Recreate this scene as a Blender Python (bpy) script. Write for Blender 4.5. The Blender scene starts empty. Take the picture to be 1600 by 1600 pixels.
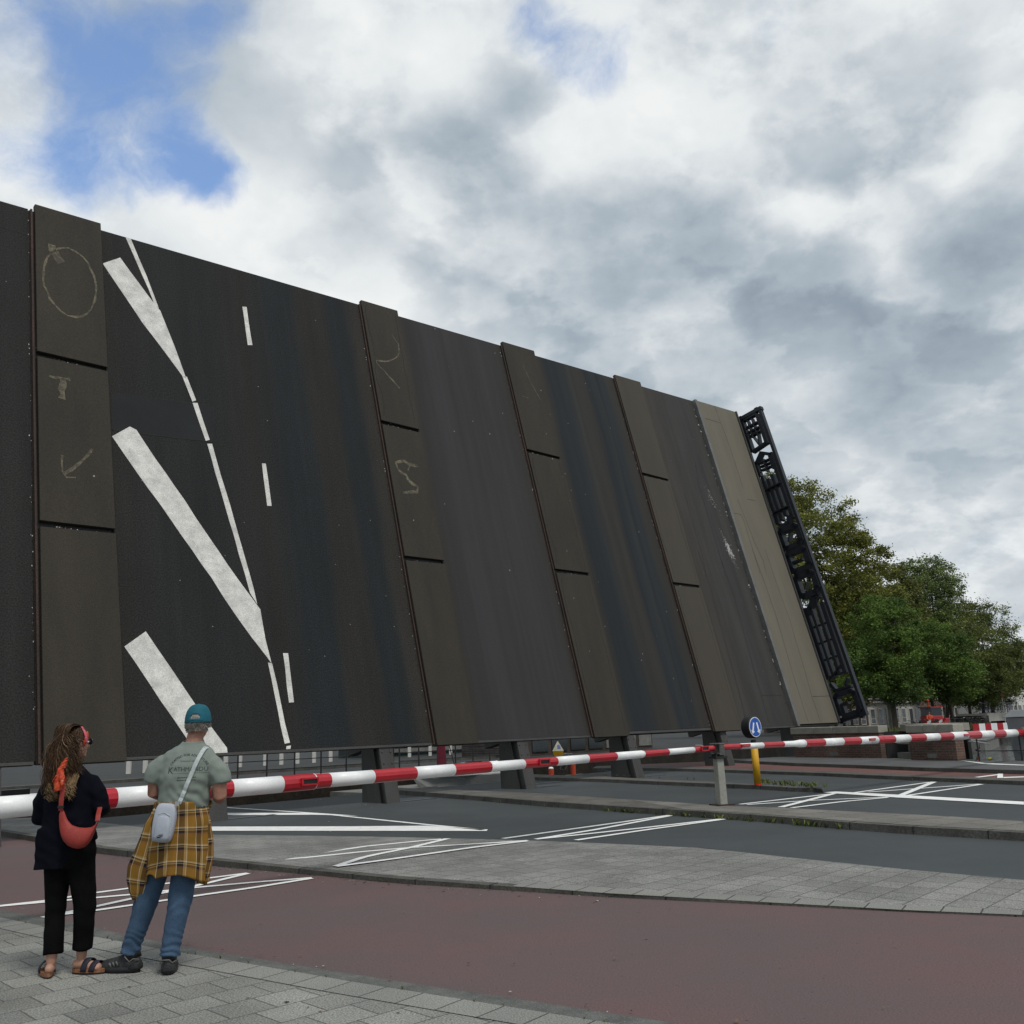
import bpy, bmesh, math, random
import numpy as np
from mathutils import Vector, Matrix, noise as mnoise
from mathutils.bvhtree import BVHTree
random.seed(7); rng = np.random.default_rng(7)
S = bpy.context.scene
C = bpy.context.collection
R = math.radians
PI = math.pi
D = {'kerb_front': [(-5.176,9.905,0.0),(-4.192,9.149,0.0),(-3.307,8.396,0.0),(-2.673,7.867,0.0),(-1.965,7.359,0.0),(-1.177,6.806,0.0),(-0.609,6.407,0.0),(-0.107,6.082,0.0),(0.425,5.707,0.0),(0.726,5.507,0.0)],'kerb_front_in': [(-4.925,9.433,0.012),(-3.96,8.655,0.012),(-2.985,7.905,0.012),(-2.491,7.547,0.012),(-1.766,7.033,0.012),(-1.136,6.571,0.012),(-0.589,6.197,0.012),(-0.105,5.865,0.012),(0.408,5.514,0.012)],'median_kerb_bot': [(-9.58,18.122,0.0),(-8.307,16.799,0.0),(-6.263,14.595,0.0),(-3.914,12.646,0.0),(-2.47,11.584,0.0),(-1.432,10.732,0.0),(-0.14,9.948,0.0),(0.758,9.388,0.0),(2.077,8.721,0.0),(3.043,8.207,0.0),(3.827,7.842,0.0)],'median_kerb_top': [(-9.58,18.122,0.085),(-8.307,16.799,0.085),(-6.263,14.595,0.085),(-3.914,12.646,0.076),(-2.47,11.584,0.052),(-1.432,10.732,0.051),(-0.14,9.948,0.04),(0.758,9.388,0.032),(2.077,8.721,0.018),(3.043,8.207,0.012),(3.827,7.842,0.012)],'median_back': [(-11.477,21.653,0.06),(-10.611,21.607,0.06),(-8.148,19.345,0.06),(-6.721,17.836,0.06),(-5.168,16.236,0.06),(-2.617,15.124,0.06),(-1.127,14.374,0.06),(0.051,13.706,0.06),(1.089,13.002,0.06),(2.187,12.188,0.06),(3.045,10.952,0.06),(3.756,9.99,0.06),(4.497,9.115,0.06)],'isl1_fb': [(-3.661,26.042,0.06),(-3.054,24.821,0.06),(-1.087,21.827,0.06),(0.289,19.562,0.06),(1.525,17.812,0.06),(2.421,16.588,0.06),(3.655,14.877,0.06),(4.368,13.596,0.06),(4.885,12.849,0.06),(5.847,11.714,0.06)],'isl1_ft': [(-3.54,25.183,0.18),(-2.945,23.943,0.18),(-1.055,21.23,0.18),(0.285,19.074,0.18),(1.489,17.338,0.18),(2.361,16.138,0.18),(3.601,14.619,0.18),(4.315,13.397,0.18),(4.806,12.608,0.18),(5.67,11.338,0.18)],'isl1_bt': [(-3.801,27.044,0.155),(-3.209,26.091,0.155),(-1.179,23.803,0.155),(0.335,21.885,0.155),(1.698,19.659,0.155),(2.666,18.151,0.155),(3.644,16.653,0.155),(4.239,16.11,0.155),(5.104,14.877,0.155),(5.88,13.906,0.155),(6.482,12.91,0.155)],'isl2_fb': [(0.426,29.283,0.06),(2.183,27.019,0.06),(3.319,25.037,0.06),(4.5,23.202,0.06),(5.199,22.043,0.06),(5.721,20.847,0.06),(6.103,20.418,0.06)],'isl2_ft': [(0.421,28.714,0.17),(2.135,26.372,0.17),(3.231,24.338,0.17),(4.364,22.471,0.17),(5.004,21.196,0.17),(5.494,20.004,0.17),(5.804,19.406,0.17)],'isl2_bt': [(0.461,31.171,0.14),(2.31,28.48,0.14),(3.458,26.016,0.14),(4.652,23.932,0.14),(5.322,22.519,0.14),(5.829,21.203,0.14),(6.111,20.244,0.14)],'k3_b': [(3.967,32.918,0.06),(4.331,32.598,0.06),(5.872,30.084,0.06),(6.719,28.319,0.06),(7.873,26.076,0.06),(8.4,24.664,0.06),(9.205,22.733,0.06),(10.275,20.243,0.06)],'k3_t': [(3.925,32.522,0.17),(4.282,32.183,0.17),(5.774,29.548,0.17),(6.583,27.714,0.17),(7.677,25.402,0.17),(8.167,23.957,0.17),(8.914,21.995,0.17),(9.945,19.574,0.17)],'k3_r': [(4.168,34.508,0.14),(4.546,34.135,0.14),(6.109,31.241,0.14),(6.949,29.237,0.14),(8.18,27.045,0.14),(8.731,25.589,0.14),(9.544,23.526,0.14),(10.69,21.019,0.14)],'k4_b': [(7.479,34.193,0.14),(8.4,30.327,0.14),(9.441,27.63,0.14),(10.193,25.095,0.14),(11.391,22.368,0.14)],'k4_t': [(7.124,32.538,0.28),(8.065,29.085,0.28),(9.07,26.516,0.28),(9.791,24.079,0.28),(10.92,21.419,0.28)],'marks': [('p',[(-5.715,17.686,0.066),(-2.888,16.686,0.066),(-1.569,16.298,0.066),(-0.552,15.317,0.066),(-0.57,15.116,0.066),(-2.755,15.915,0.066),(-5.452,16.88,0.066)]),(0.1,[(-6.959,22.721,0.066),(-6.624,22.292,0.066),(-4.141,19.775,0.066),(-1.584,16.465,0.066),(-0.626,15.296,0.066)]),('p',[(-6.373,20.823,0.067),(-6.156,20.728,0.067),(-4.159,19.861,0.067),(-3.126,18.761,0.067),(-4.057,19.378,0.067),(-6.183,20.206,0.067)]),(0.105,[(-3.188,12.588,0.066),(-2.689,13.109,0.066),(-2.175,13.685,0.066),(-1.365,14.153,0.066),(-1.179,14.213,0.066)]),(0.105,[(-3.177,12.548,0.067),(-2.799,12.654,0.067),(-2.08,13.087,0.067),(-1.501,13.324,0.067),(-0.167,13.56,0.067),(0.051,13.641,0.067)]),(0.105,[(-2.22,11.742,0.068),(-1.993,12.54,0.068),(-1.504,13.352,0.068),(-1.09,14.246,0.068)]),(0.105,[(-2.214,11.712,0.069),(-1.624,12.188,0.069),(-0.691,13.058,0.069),(-0.166,13.43,0.069),(0.024,13.556,0.069)]),(0.105,[(-0.297,14.001,0.066),(0.586,14.812,0.066),(1.659,15.802,0.066),(2.489,16.61,0.066)]),(0.105,[(0.163,13.76,0.067),(1.065,14.721,0.067),(2.473,16.508,0.067)]),(0.105,[(0.158,13.752,0.068),(0.79,14.106,0.068),(1.838,14.754,0.068),(3.15,15.618,0.068)]),(0.105,[(0.698,13.45,0.069),(1.796,14.436,0.069),(3.131,15.527,0.069)]),(0.105,[(3.983,18.184,0.066),(6.308,19.906,0.066)]),(0.105,[(4.08,18.048,0.067),(5.467,18.46,0.067),(6.822,18.506,0.067)]),(0.126,[(4.488,17.261,0.068),(6.326,19.962,0.068)]),(0.105,[(4.618,17.049,0.069),(5.817,17.933,0.069),(6.786,18.41,0.069)]),(0.105,[(6.666,19.898,0.066),(9.139,22.119,0.066)]),(0.105,[(6.956,19.914,0.067),(9.708,20.957,0.067)]),(0.1365,[(7.108,18.685,0.068),(9.236,22.146,0.068)]),(0.105,[(7.241,18.685,0.069),(9.7,20.853,0.069)]),('p',[(6.162,20.224,0.07),(6.45,20.343,0.07),(7.188,18.951,0.07),(8.359,16.55,0.07),(8.095,16.043,0.07),(6.939,18.313,0.07),(6.285,19.836,0.07)]),(0.0945,[(-5.323,10.177,0.006),(-4.963,10.395,0.006),(-4.629,10.813,0.006),(-4.336,11.063,0.006),(-3.3,11.9,0.006)]),(0.0945,[(-5.309,10.15,0.007),(-4.919,10.305,0.007),(-4.646,10.397,0.007),(-4.129,10.595,0.007),(-3.622,10.893,0.007),(-2.995,11.142,0.007),(-2.412,11.312,0.007)]),(0.0945,[(-4.51,9.406,0.008),(-4.233,9.907,0.008),(-4.019,10.351,0.008),(-3.757,10.708,0.008),(-3.288,11.857,0.008)]),(0.0945,[(-4.499,9.383,0.009),(-4.371,9.53,0.009),(-4.133,9.678,0.009),(-3.669,10.085,0.009),(-2.889,10.755,0.009),(-2.402,11.263,0.009)]),('p',[(10.082,21.993,0.146),(10.962,22.707,0.146),(10.817,22.382,0.146),(10.126,21.844,0.146)]),('p',[(11.045,22.875,0.147),(11.13,22.806,0.147),(10.424,21.373,0.147),(10.327,21.445,0.147)]),('p',[(10.58,21.672,0.146),(11.009,21.632,0.146),(10.85,21.325,0.146),(10.426,21.364,0.146)]),('p',[(12.501,27.996,0.236),(12.282,26.016,0.236),(12.505,24.485,0.236),(12.358,24.203,0.236),(12.139,25.038,0.236),(12.043,25.692,0.236)])],'leaf_marks': [[(-6.199,12.509),(-5.774,12.824),(-4.886,11.649),(-4.602,10.78),(-4.367,9.943),(-4.428,9.961),(-4.782,10.429),(-5.328,11.162)],[(-5.614,13.485),(-5.491,13.5),(-5.157,12.553),(-4.913,11.712),(-5.015,11.821),(-5.266,12.529)],[(-4.457,9.987),(-4.347,10.0),(-4.173,9.412),(-4.271,9.37)],[(-4.259,9.323),(-4.145,9.368),(-3.908,8.45),(-4.023,8.392)],[(-3.986,8.318),(-3.869,8.351),(-3.726,7.586),(-3.564,6.884),(-3.419,6.128),(-3.243,5.26),(-3.134,4.536),(-3.294,4.791),(-3.376,5.247),(-3.547,6.112),(-3.698,6.863),(-3.856,7.626)],[(-6.167,8.037),(-5.782,8.37),(-5.638,8.309),(-4.642,6.783),(-3.747,5.367),(-3.08,4.414),(-3.026,3.754),(-2.945,3.199),(-3.044,3.338),(-3.649,4.196),(-4.179,5.052),(-4.98,6.265),(-5.456,6.951)],[(-3.025,3.225),(-2.928,3.213),(-2.716,1.488),(-2.844,1.483)],[(-2.809,1.431),(-2.7,1.434),(-2.709,1.367),(-2.817,1.365)],[(-6.13,3.464),(-5.682,3.782),(-4.765,2.32),(-4.17,1.451),(-4.165,1.356),(-4.805,1.347),(-5.03,1.701)],[(-2.647,12.561),(-2.536,12.58),(-2.496,11.452),(-2.618,11.404)],[(-2.612,8.095),(-2.507,8.115),(-2.486,6.996),(-2.597,6.996)],[(-2.62,3.443),(-2.505,3.446),(-2.506,2.345),(-2.629,2.346)]],'leaf_patch': [(-6.12,9.107),(-3.729,9.37),(-3.848,8.405),(-6.16,8.191)],'chalk': [(0.1,[(-6.389,11.705),(-6.398,11.505),(-6.434,11.312),(-6.494,11.136),(-6.576,10.985),(-6.675,10.865),(-6.786,10.782),(-6.904,10.739),(-7.024,10.737),(-7.141,10.776),(-7.248,10.853),(-7.343,10.965),(-7.419,11.108),(-7.476,11.274),(-7.509,11.457),(-7.517,11.649),(-7.5,11.841),(-7.458,12.025),(-7.393,12.192),(-7.306,12.335),(-7.203,12.446),(-7.087,12.519),(-6.965,12.551),(-6.841,12.539),(-6.722,12.483),(-6.614,12.386),(-6.523,12.252),(-6.453,12.089),(-6.408,11.903),(-6.389,11.705)]),(0.35,[(-7.284,12.468),(-7.266,12.313),(-7.165,12.111)]),(0.14,[(-7.427,9.111),(-7.23,9.142),(-7.03,9.149)]),(0.24,[(-7.171,9.111),(-7.195,8.913),(-7.19,8.63)]),(0.1,[(-7.212,7.338),(-7.24,6.933),(-7.166,6.859),(-6.973,6.885)]),(0.13,[(-7.183,6.922),(-6.803,7.33),(-6.614,7.597)]),(0.09,[(2.229,13.23),(2.413,12.954),(2.418,12.679),(2.251,12.437),(1.851,12.183),(1.381,12.109),(1.864,11.653),(2.159,11.389)]),(0.18,[(2.318,8.941),(2.002,8.929),(1.788,8.986),(1.523,8.909),(1.554,8.649),(1.764,8.591),(1.886,8.372),(2.146,8.272),(2.08,8.092),(1.59,8.009)]),(0.08,[(1.901,8.714),(2.071,8.992),(2.337,8.895)]),(0.05,[(7.978,13.853),(8.179,13.215),(8.464,12.602)]),(0.05,[(7.584,12.53),(7.85,12.519)])],'cracks': [[(16.071,10.454),(16.018,9.163),(16.022,7.916),(15.876,7.011)],[(17.589,12.068),(17.337,11.001),(17.323,9.673),(17.31,8.38),(17.254,7.142)],[(15.805,8.021),(15.914,6.314),(15.822,4.651),(15.77,3.473),(15.737,2.533),(15.61,1.616)],[(17.281,8.193),(17.42,6.145),(17.294,4.439),(17.219,3.231),(17.191,2.48),(17.126,1.509)],[(17.198,2.491),(18.679,2.507)],[(19.397,14.476),(20.622,14.537)],[(20.573,15.387),(20.609,14.746),(20.714,14.015),(20.778,12.986),(20.761,11.383)],[(19.305,10.033),(19.839,10.043),(19.868,9.773),(19.854,8.687),(19.845,7.428)],[(20.801,10.904),(21.466,10.94)],[(19.93,10.75),(20.127,9.809),(20.193,8.863),(20.469,8.087),(20.328,7.435)],[(19.857,8.495),(19.956,7.007),(20.031,5.615),(19.9,3.214),(19.892,1.451)],[(20.902,8.617),(20.971,6.97),(21.075,5.617),(20.946,3.578),(20.828,2.421),(20.866,1.431)],[(20.887,2.421),(22.489,2.447)],[(-2.397,12.187),(-2.422,11.551),(-2.485,10.592),(-2.587,9.298)],[(-1.439,13.687),(-1.357,12.233),(-1.31,10.065),(-1.282,8.247),(-1.342,6.557)],[(-0.163,13.732),(-0.132,12.371),(-0.072,10.77),(-0.086,9.411),(-0.076,7.658)]],'spots': [[(17.952,8.598),(18.249,8.717),(18.395,8.46),(18.292,8.094),(18.064,7.934),(17.935,8.216)],[(17.959,10.771),(18.195,10.868),(18.043,10.387),(17.809,10.294)]]}
SKY_BLUE =  [([-0.409, 0.676, 0.613], 0.0744, 0.62), ([-0.354, 0.712, 0.606], 0.0744, 0.5), ([-0.3, 0.741, 0.601], 0.0609, 0.55), ([-0.254, 0.727, 0.638], 0.0338, 0.35), ([-0.198, 0.735, 0.649], 0.0406, 0.5), ([-0.1, 0.744, 0.66], 0.0372, 0.8), ([0.009, 0.756, 0.655], 0.0406, 0.5), ([0.038, 0.773, 0.633], 0.0372, 0.45), ([0.077, 0.793, 0.605], 0.0406, 0.5), ([0.113, 0.789, 0.604], 0.0372, 0.45), ([-0.291, 0.801, 0.523], 0.0406, 0.85), ([-0.263, 0.82, 0.508], 0.0372, 0.85), ([-0.354, 0.777, 0.521], 0.0676, 0.85), ([-0.402, 0.761, 0.51], 0.0609, 0.6), ([-0.323, 0.809, 0.491], 0.0338, 0.4), ([-0.217, 0.819, 0.531], 0.027, 0.35), ([-0.179, 0.785, 0.593], 0.0338, 0.25), ([0.248, 0.751, 0.612], 0.0406, 0.45), ([0.241, 0.763, 0.599], 0.027, 0.3), ([0.454, 0.888, 0.07], 0.0406, 0.35), ([0.136, 0.753, 0.644], 0.0338, 0.25), ([-0.388, 0.737, 0.553], 0.0406, -0.35), ([-0.329, 0.762, 0.558], 0.0406, -0.3), ([-0.175, 0.766, 0.619], 0.0676, -0.5), ([-0.082, 0.787, 0.611], 0.0879, -0.6), ([-0.392, 0.79, 0.47], 0.0811, -0.6), ([-0.285, 0.846, 0.45], 0.0879, -0.5), ([-0.142, 0.85, 0.508], 0.1082, -0.5), ([-0.05, 0.833, 0.551], 0.0811, -0.5), ([0.316, 0.814, 0.488], 0.169, -0.5), ([0.202, 0.881, 0.427], 0.169, -0.5), ([-0.398, 0.715, 0.575], 0.0406, -0.25)]
SKY_LIGHT =  [([-0.081, 0.777, 0.624], 0.0642, 0.3), ([-0.165, 0.771, 0.616], 0.0541, 0.26), ([-0.033, 0.791, 0.611], 0.0406, 0.18), ([-0.219, 0.827, 0.518], 0.0609, 0.16), ([-0.324, 0.813, 0.484], 0.0811, 0.26), ([-0.419, 0.771, 0.479], 0.0609, 0.2), ([-0.255, 0.851, 0.458], 0.0744, 0.2), ([0.052, 0.815, 0.577], 0.0406, 0.32), ([0.114, 0.811, 0.574], 0.0473, 0.3), ([0.186, 0.8, 0.57], 0.0541, 0.24), ([0.312, 0.825, 0.471], 0.027, 0.36), ([0.29, 0.839, 0.46], 0.0304, 0.25), ([0.418, 0.771, 0.48], 0.0257, 0.34), ([0.434, 0.752, 0.496], 0.023, 0.3), ([0.39, 0.791, 0.471], 0.027, 0.18), ([0.36, 0.809, 0.464], 0.0338, 0.2), ([0.397, 0.722, 0.566], 0.0947, 0.22), ([0.113, 0.765, 0.634], 0.0473, 0.15), ([0.435, 0.716, 0.546], 0.0406, 0.15), ([0.039, 0.802, 0.596], 0.0243, -0.25), ([-0.011, 0.823, 0.567], 0.0541, -0.22), ([-0.081, 0.824, 0.56], 0.0473, -0.1), ([0.051, 0.832, 0.553], 0.027, 0.12), ([0.012, 0.852, 0.524], 0.0541, -0.05), ([0.328, 0.777, 0.538], 0.0744, -0.16), ([0.387, 0.772, 0.505], 0.0473, -0.18), ([0.435, 0.734, 0.522], 0.0406, -0.1), ([0.214, 0.887, 0.408], 0.1014, -0.2), ([0.093, 0.913, 0.397], 0.0609, -0.18), ([0.292, 0.86, 0.419], 0.0676, -0.1), ([0.388, 0.859, 0.335], 0.0879, -0.22), ([0.44, 0.812, 0.383], 0.0473, -0.14), ([0.139, 0.855, 0.5], 0.0744, -0.08), ([-0.057, 0.892, 0.449], 0.0541, -0.1), ([0.023, 0.882, 0.47], 0.0676, -0.1), ([0.263, 0.915, 0.307], 0.0609, 0.1), ([0.386, 0.841, 0.379], 0.0406, 0.08), ([0.338, 0.911, 0.236], 0.0676, 0.18), ([0.458, 0.845, 0.275], 0.0676, -0.12), ([0.418, 0.883, 0.212], 0.0541, 0.1), ([0.425, 0.894, 0.139], 0.0406, 0.16), ([-0.098, 0.907, 0.409], 0.0609, 0.2), ([-0.147, 0.882, 0.448], 0.0406, 0.08), ([0.233, 0.906, 0.353], 0.0406, 0.06), ([0.17, 0.915, 0.366], 0.0406, 0.12)]


# ------------------------------------------------------------------ helpers
class MB:
    """collects vertices and faces (with material slots) for one mesh"""
    def __init__(s): s.v = []; s.f = []; s.m = []; s.uv = None
    def add(s, vs, fs, mi=0):
        b = len(s.v); s.v += [tuple(p) for p in vs]
        for f in fs: s.f.append(tuple(i + b for i in f)); s.m.append(mi)
    def box(s, c, d, mi=0, M=None):
        x, y, z = (k / 2 for k in d)
        vs = [Vector((a * x, b * y, e * z)) for a in (-1, 1) for b in (-1, 1) for e in (-1, 1)]
        c = Vector(c)
        vs = [(M @ p if M is not None else p) + c for p in vs]
        s.add(vs, [(0, 1, 3, 2), (4, 6, 7, 5), (0, 4, 5, 1), (2, 3, 7, 6), (0, 2, 6, 4), (1, 5, 7, 3)], mi)
    def hexa(s, p, mi=0):
        """8 points: bottom ring 0-3 then top ring 4-7"""
        s.add(p, [(3, 2, 1, 0), (4, 5, 6, 7), (0, 1, 5, 4), (1, 2, 6, 5), (2, 3, 7, 6), (3, 0, 4, 7)], mi)
    def beam(s, a, b, w, h=None, mi=0, up=(0, 0, 1)):
        a = Vector(a); b = Vector(b); h = w if h is None else h
        t = (b - a).normalized(); u = Vector(up)
        if abs(t.dot(u)) > .98: u = Vector((1, 0, 0))
        r = t.cross(u).normalized(); u = r.cross(t).normalized()
        q = [a - r * w / 2 - u * h / 2, a + r * w / 2 - u * h / 2, a + r * w / 2 + u * h / 2, a - r * w / 2 + u * h / 2]
        s.hexa(q + [p + (b - a) for p in q], mi)
    def prism(s, poly, z0, z1, mi=0, ax=None):
        """extrude a 2D outline; ax maps (x,y,z) to 3D"""
        f = ax or (lambda x, y, z: (x, y, z)); n = len(poly)
        vs = [f(x, y, z0) for x, y in poly] + [f(x, y, z1) for x, y in poly]
        s.add(vs, [tuple(range(n - 1, -1, -1)), tuple(range(n, 2 * n))] + [(i, (i + 1) % n, n + (i + 1) % n, n + i) for i in range(n)], mi)
    def tube(s, pts, rad, n=10, mi=0, cap=True, flat=None, round_ends=False):
        pts = [Vector(p) for p in pts]
        if not isinstance(rad, (list, tuple)): rad = [rad] * len(pts)
        rad = [r if isinstance(r, (list, tuple)) else (r, r) for r in rad]
        if round_ends:
            for e in (0, 1):
                P = pts[0] if e == 0 else pts[-1]; Q = pts[1] if e == 0 else pts[-2]
                rr = rad[0] if e == 0 else rad[-1]; d = (P - Q).normalized(); m = min(rr)
                ex = [(P + d * m * .5, (rr[0] * .86, rr[1] * .86)), (P + d * m * .87, (rr[0] * .5, rr[1] * .5)), (P + d * m, (rr[0] * .1, rr[1] * .1))]
                if e == 0:
                    for p_, r_ in ex: pts.insert(0, p_); rad.insert(0, r_)
                else:
                    for p_, r_ in ex: pts.append(p_); rad.append(r_)
        b = len(s.v); k = len(pts); ref = Vector(flat) if flat else None; pu = None
        for i in range(k):
            t = (pts[min(i + 1, k - 1)] - pts[max(i - 1, 0)])
            t = t.normalized() if t.length > 1e-9 else Vector((0, 0, 1))
            if ref is not None: u = ref - t * ref.dot(t)
            elif pu is not None: u = pu - t * pu.dot(t)
            else:
                u = Vector((1, 0, 0)) - t * t.x
                if u.length < .2: u = Vector((0, 1, 0)) - t * t.y
            if u.length < 1e-6: u = t.orthogonal()
            u.normalize(); pu = u; w = t.cross(u)
            for j in range(n):
                a = 2 * PI * j / n
                s.v.append(tuple(pts[i] + u * math.cos(a) * rad[i][0] + w * math.sin(a) * rad[i][1]))
        for i in range(k - 1):
            for j in range(n):
                j2 = (j + 1) % n
                s.f.append((b + i * n + j, b + i * n + j2, b + (i + 1) * n + j2, b + (i + 1) * n + j)); s.m.append(mi)
        if cap:
            s.f.append(tuple(b + j for j in range(n - 1, -1, -1))); s.m.append(mi)
            s.f.append(tuple(b + (k - 1) * n + j for j in range(n))); s.m.append(mi)
    def loft(s, rings, n=20, mi=0):
        """rings: (cx, cy, z, rx, ry[, power])  horizontal super-ellipses"""
        b = len(s.v)
        for q in rings:
            cx, cy, z, rx, ry = q[:5]; p = q[5] if len(q) > 5 else 2.0
            for j in range(n):
                a = 2 * PI * j / n; c, d = math.cos(a), math.sin(a)
                s.v.append((cx + rx * math.copysign(abs(c) ** (2 / p), c), cy + ry * math.copysign(abs(d) ** (2 / p), d), z))
        for i in range(len(rings) - 1):
            for j in range(n):
                j2 = (j + 1) % n
                s.f.append((b + i * n + j, b + i * n + j2, b + (i + 1) * n + j2, b + (i + 1) * n + j)); s.m.append(mi)
        s.f.append(tuple(b + j for j in range(n - 1, -1, -1))); s.m.append(mi)
        k = len(rings) - 1
        s.f.append(tuple(b + k * n + j for j in range(n))); s.m.append(mi)
    def ball(s, c, r, n=12, mi=0, M=None):
        r = r if isinstance(r, (list, tuple)) else (r, r, r); c = Vector(c); b = len(s.v); k = max(4, n // 2)
        for i in range(1, k):
            th = PI * i / k
            for j in range(n):
                a = 2 * PI * j / n
                p = Vector((r[0] * math.sin(th) * math.cos(a), r[1] * math.sin(th) * math.sin(a), r[2] * math.cos(th)))
                s.v.append(tuple((M @ p if M is not None else p) + c))
        for e in (1, -1):
            p = Vector((0, 0, e * r[2])); s.v.append(tuple((M @ p if M is not None else p) + c))
        t = len(s.v) - 2
        for i in range(k - 2):
            for j in range(n):
                j2 = (j + 1) % n; s.f.append((b + i * n + j, b + (i + 1) * n + j, b + (i + 1) * n + j2, b + i * n + j2)); s.m.append(mi)
        for j in range(n):
            j2 = (j + 1) % n
            s.f.append((t, b + j, b + j2)); s.m.append(mi)
            s.f.append((t + 1, b + (k - 2) * n + j2, b + (k - 2) * n + j)); s.m.append(mi)
    def torus(s, c, R0, r, ax=(0, 0, 1), n=24, k=6, mi=0, a0=0, a1=2 * PI, sy=1.0):
        ax = Vector(ax).normalized(); u = ax.orthogonal().normalized(); w = ax.cross(u); c = Vector(c)
        full = abs(a1 - a0) > 2 * PI - .01
        pts = [c + u * R0 * math.cos(a0 + (a1 - a0) * i / n) + w * R0 * sy * math.sin(a0 + (a1 - a0) * i / n) for i in range(n if full else n + 1)]
        if full: pts.append(pts[0])
        s.tube(pts, r, k, mi, cap=not full)
    def build(s, name, mats, parent=None, smooth=False, loc=None):
        me = bpy.data.meshes.new(name); me.from_pydata([tuple(p) for p in s.v], [], s.f)
        for m in (mats if isinstance(mats, (list, tuple)) else [mats]): me.materials.append(m)
        if any(s.m): me.polygons.foreach_set('material_index', s.m)
        if smooth: me.polygons.foreach_set('use_smooth', [True] * len(me.polygons))
        me.update(); return link(name, me, parent, loc)
def link(name, me, parent=None, loc=None):
    o = bpy.data.objects.new(name, me); C.objects.link(o)
    if parent: o.parent = parent
    if loc: o.location = loc
    return o
def tag(o, label=None, cat=None, group=None, kind=None):
    for k, v in (('label', label), ('category', cat), ('group', group), ('kind', kind)):
        if v: o[k] = v
    return o
def empty(name, loc=(0, 0, 0), rz=0):
    o = bpy.data.objects.new(name, None); C.objects.link(o); o.location = loc; o.rotation_euler = (0, 0, rz); return o
def struct(o): o['kind'] = 'structure'; return o
def copy_tree(o, parent=None):
    c = o.copy(); C.objects.link(c)
    if parent: c.parent = parent
    for ch in list(o.children): copy_tree(ch, c)
    return c
def bevel(o, w=.01, seg=2):
    m = o.modifiers.new('bevel', 'BEVEL'); m.width = w; m.segments = seg; m.limit_method = 'ANGLE'; m.angle_limit = R(40)
    return o
def remesh(mb, voxel, smooth=2, name='tmp'):
    """fuse overlapping closed pieces into one continuous surface"""
    me = bpy.data.meshes.new(name); me.from_pydata([tuple(p) for p in mb.v], [], mb.f); me.update()
    bm = bmesh.new(); bm.from_mesh(me); bmesh.ops.recalc_face_normals(bm, faces=bm.faces); bm.to_mesh(me); bm.free()
    o = bpy.data.objects.new(name, me); C.objects.link(o)
    m = o.modifiers.new('r', 'REMESH'); m.mode = 'VOXEL'; m.voxel_size = voxel; m.use_smooth_shade = True
    if smooth:
        k = o.modifiers.new('s', 'SMOOTH'); k.iterations = smooth; k.factor = .5
    dg = bpy.context.evaluated_depsgraph_get(); out = bpy.data.meshes.new_from_object(o.evaluated_get(dg))
    bpy.data.objects.remove(o); bpy.data.meshes.remove(me)
    out.polygons.foreach_set('use_smooth', [True] * len(out.polygons)); out.name = name
    return out
def arr(me):
    a = np.empty(len(me.vertices) * 3); me.vertices.foreach_get('co', a); return a.reshape(-1, 3)
def setarr(me, a): me.vertices.foreach_set('co', a.ravel()); me.update()
def normals(me):
    a = np.empty(len(me.vertices) * 3); me.vertices.foreach_get('normal', a); return a.reshape(-1, 3)

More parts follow.
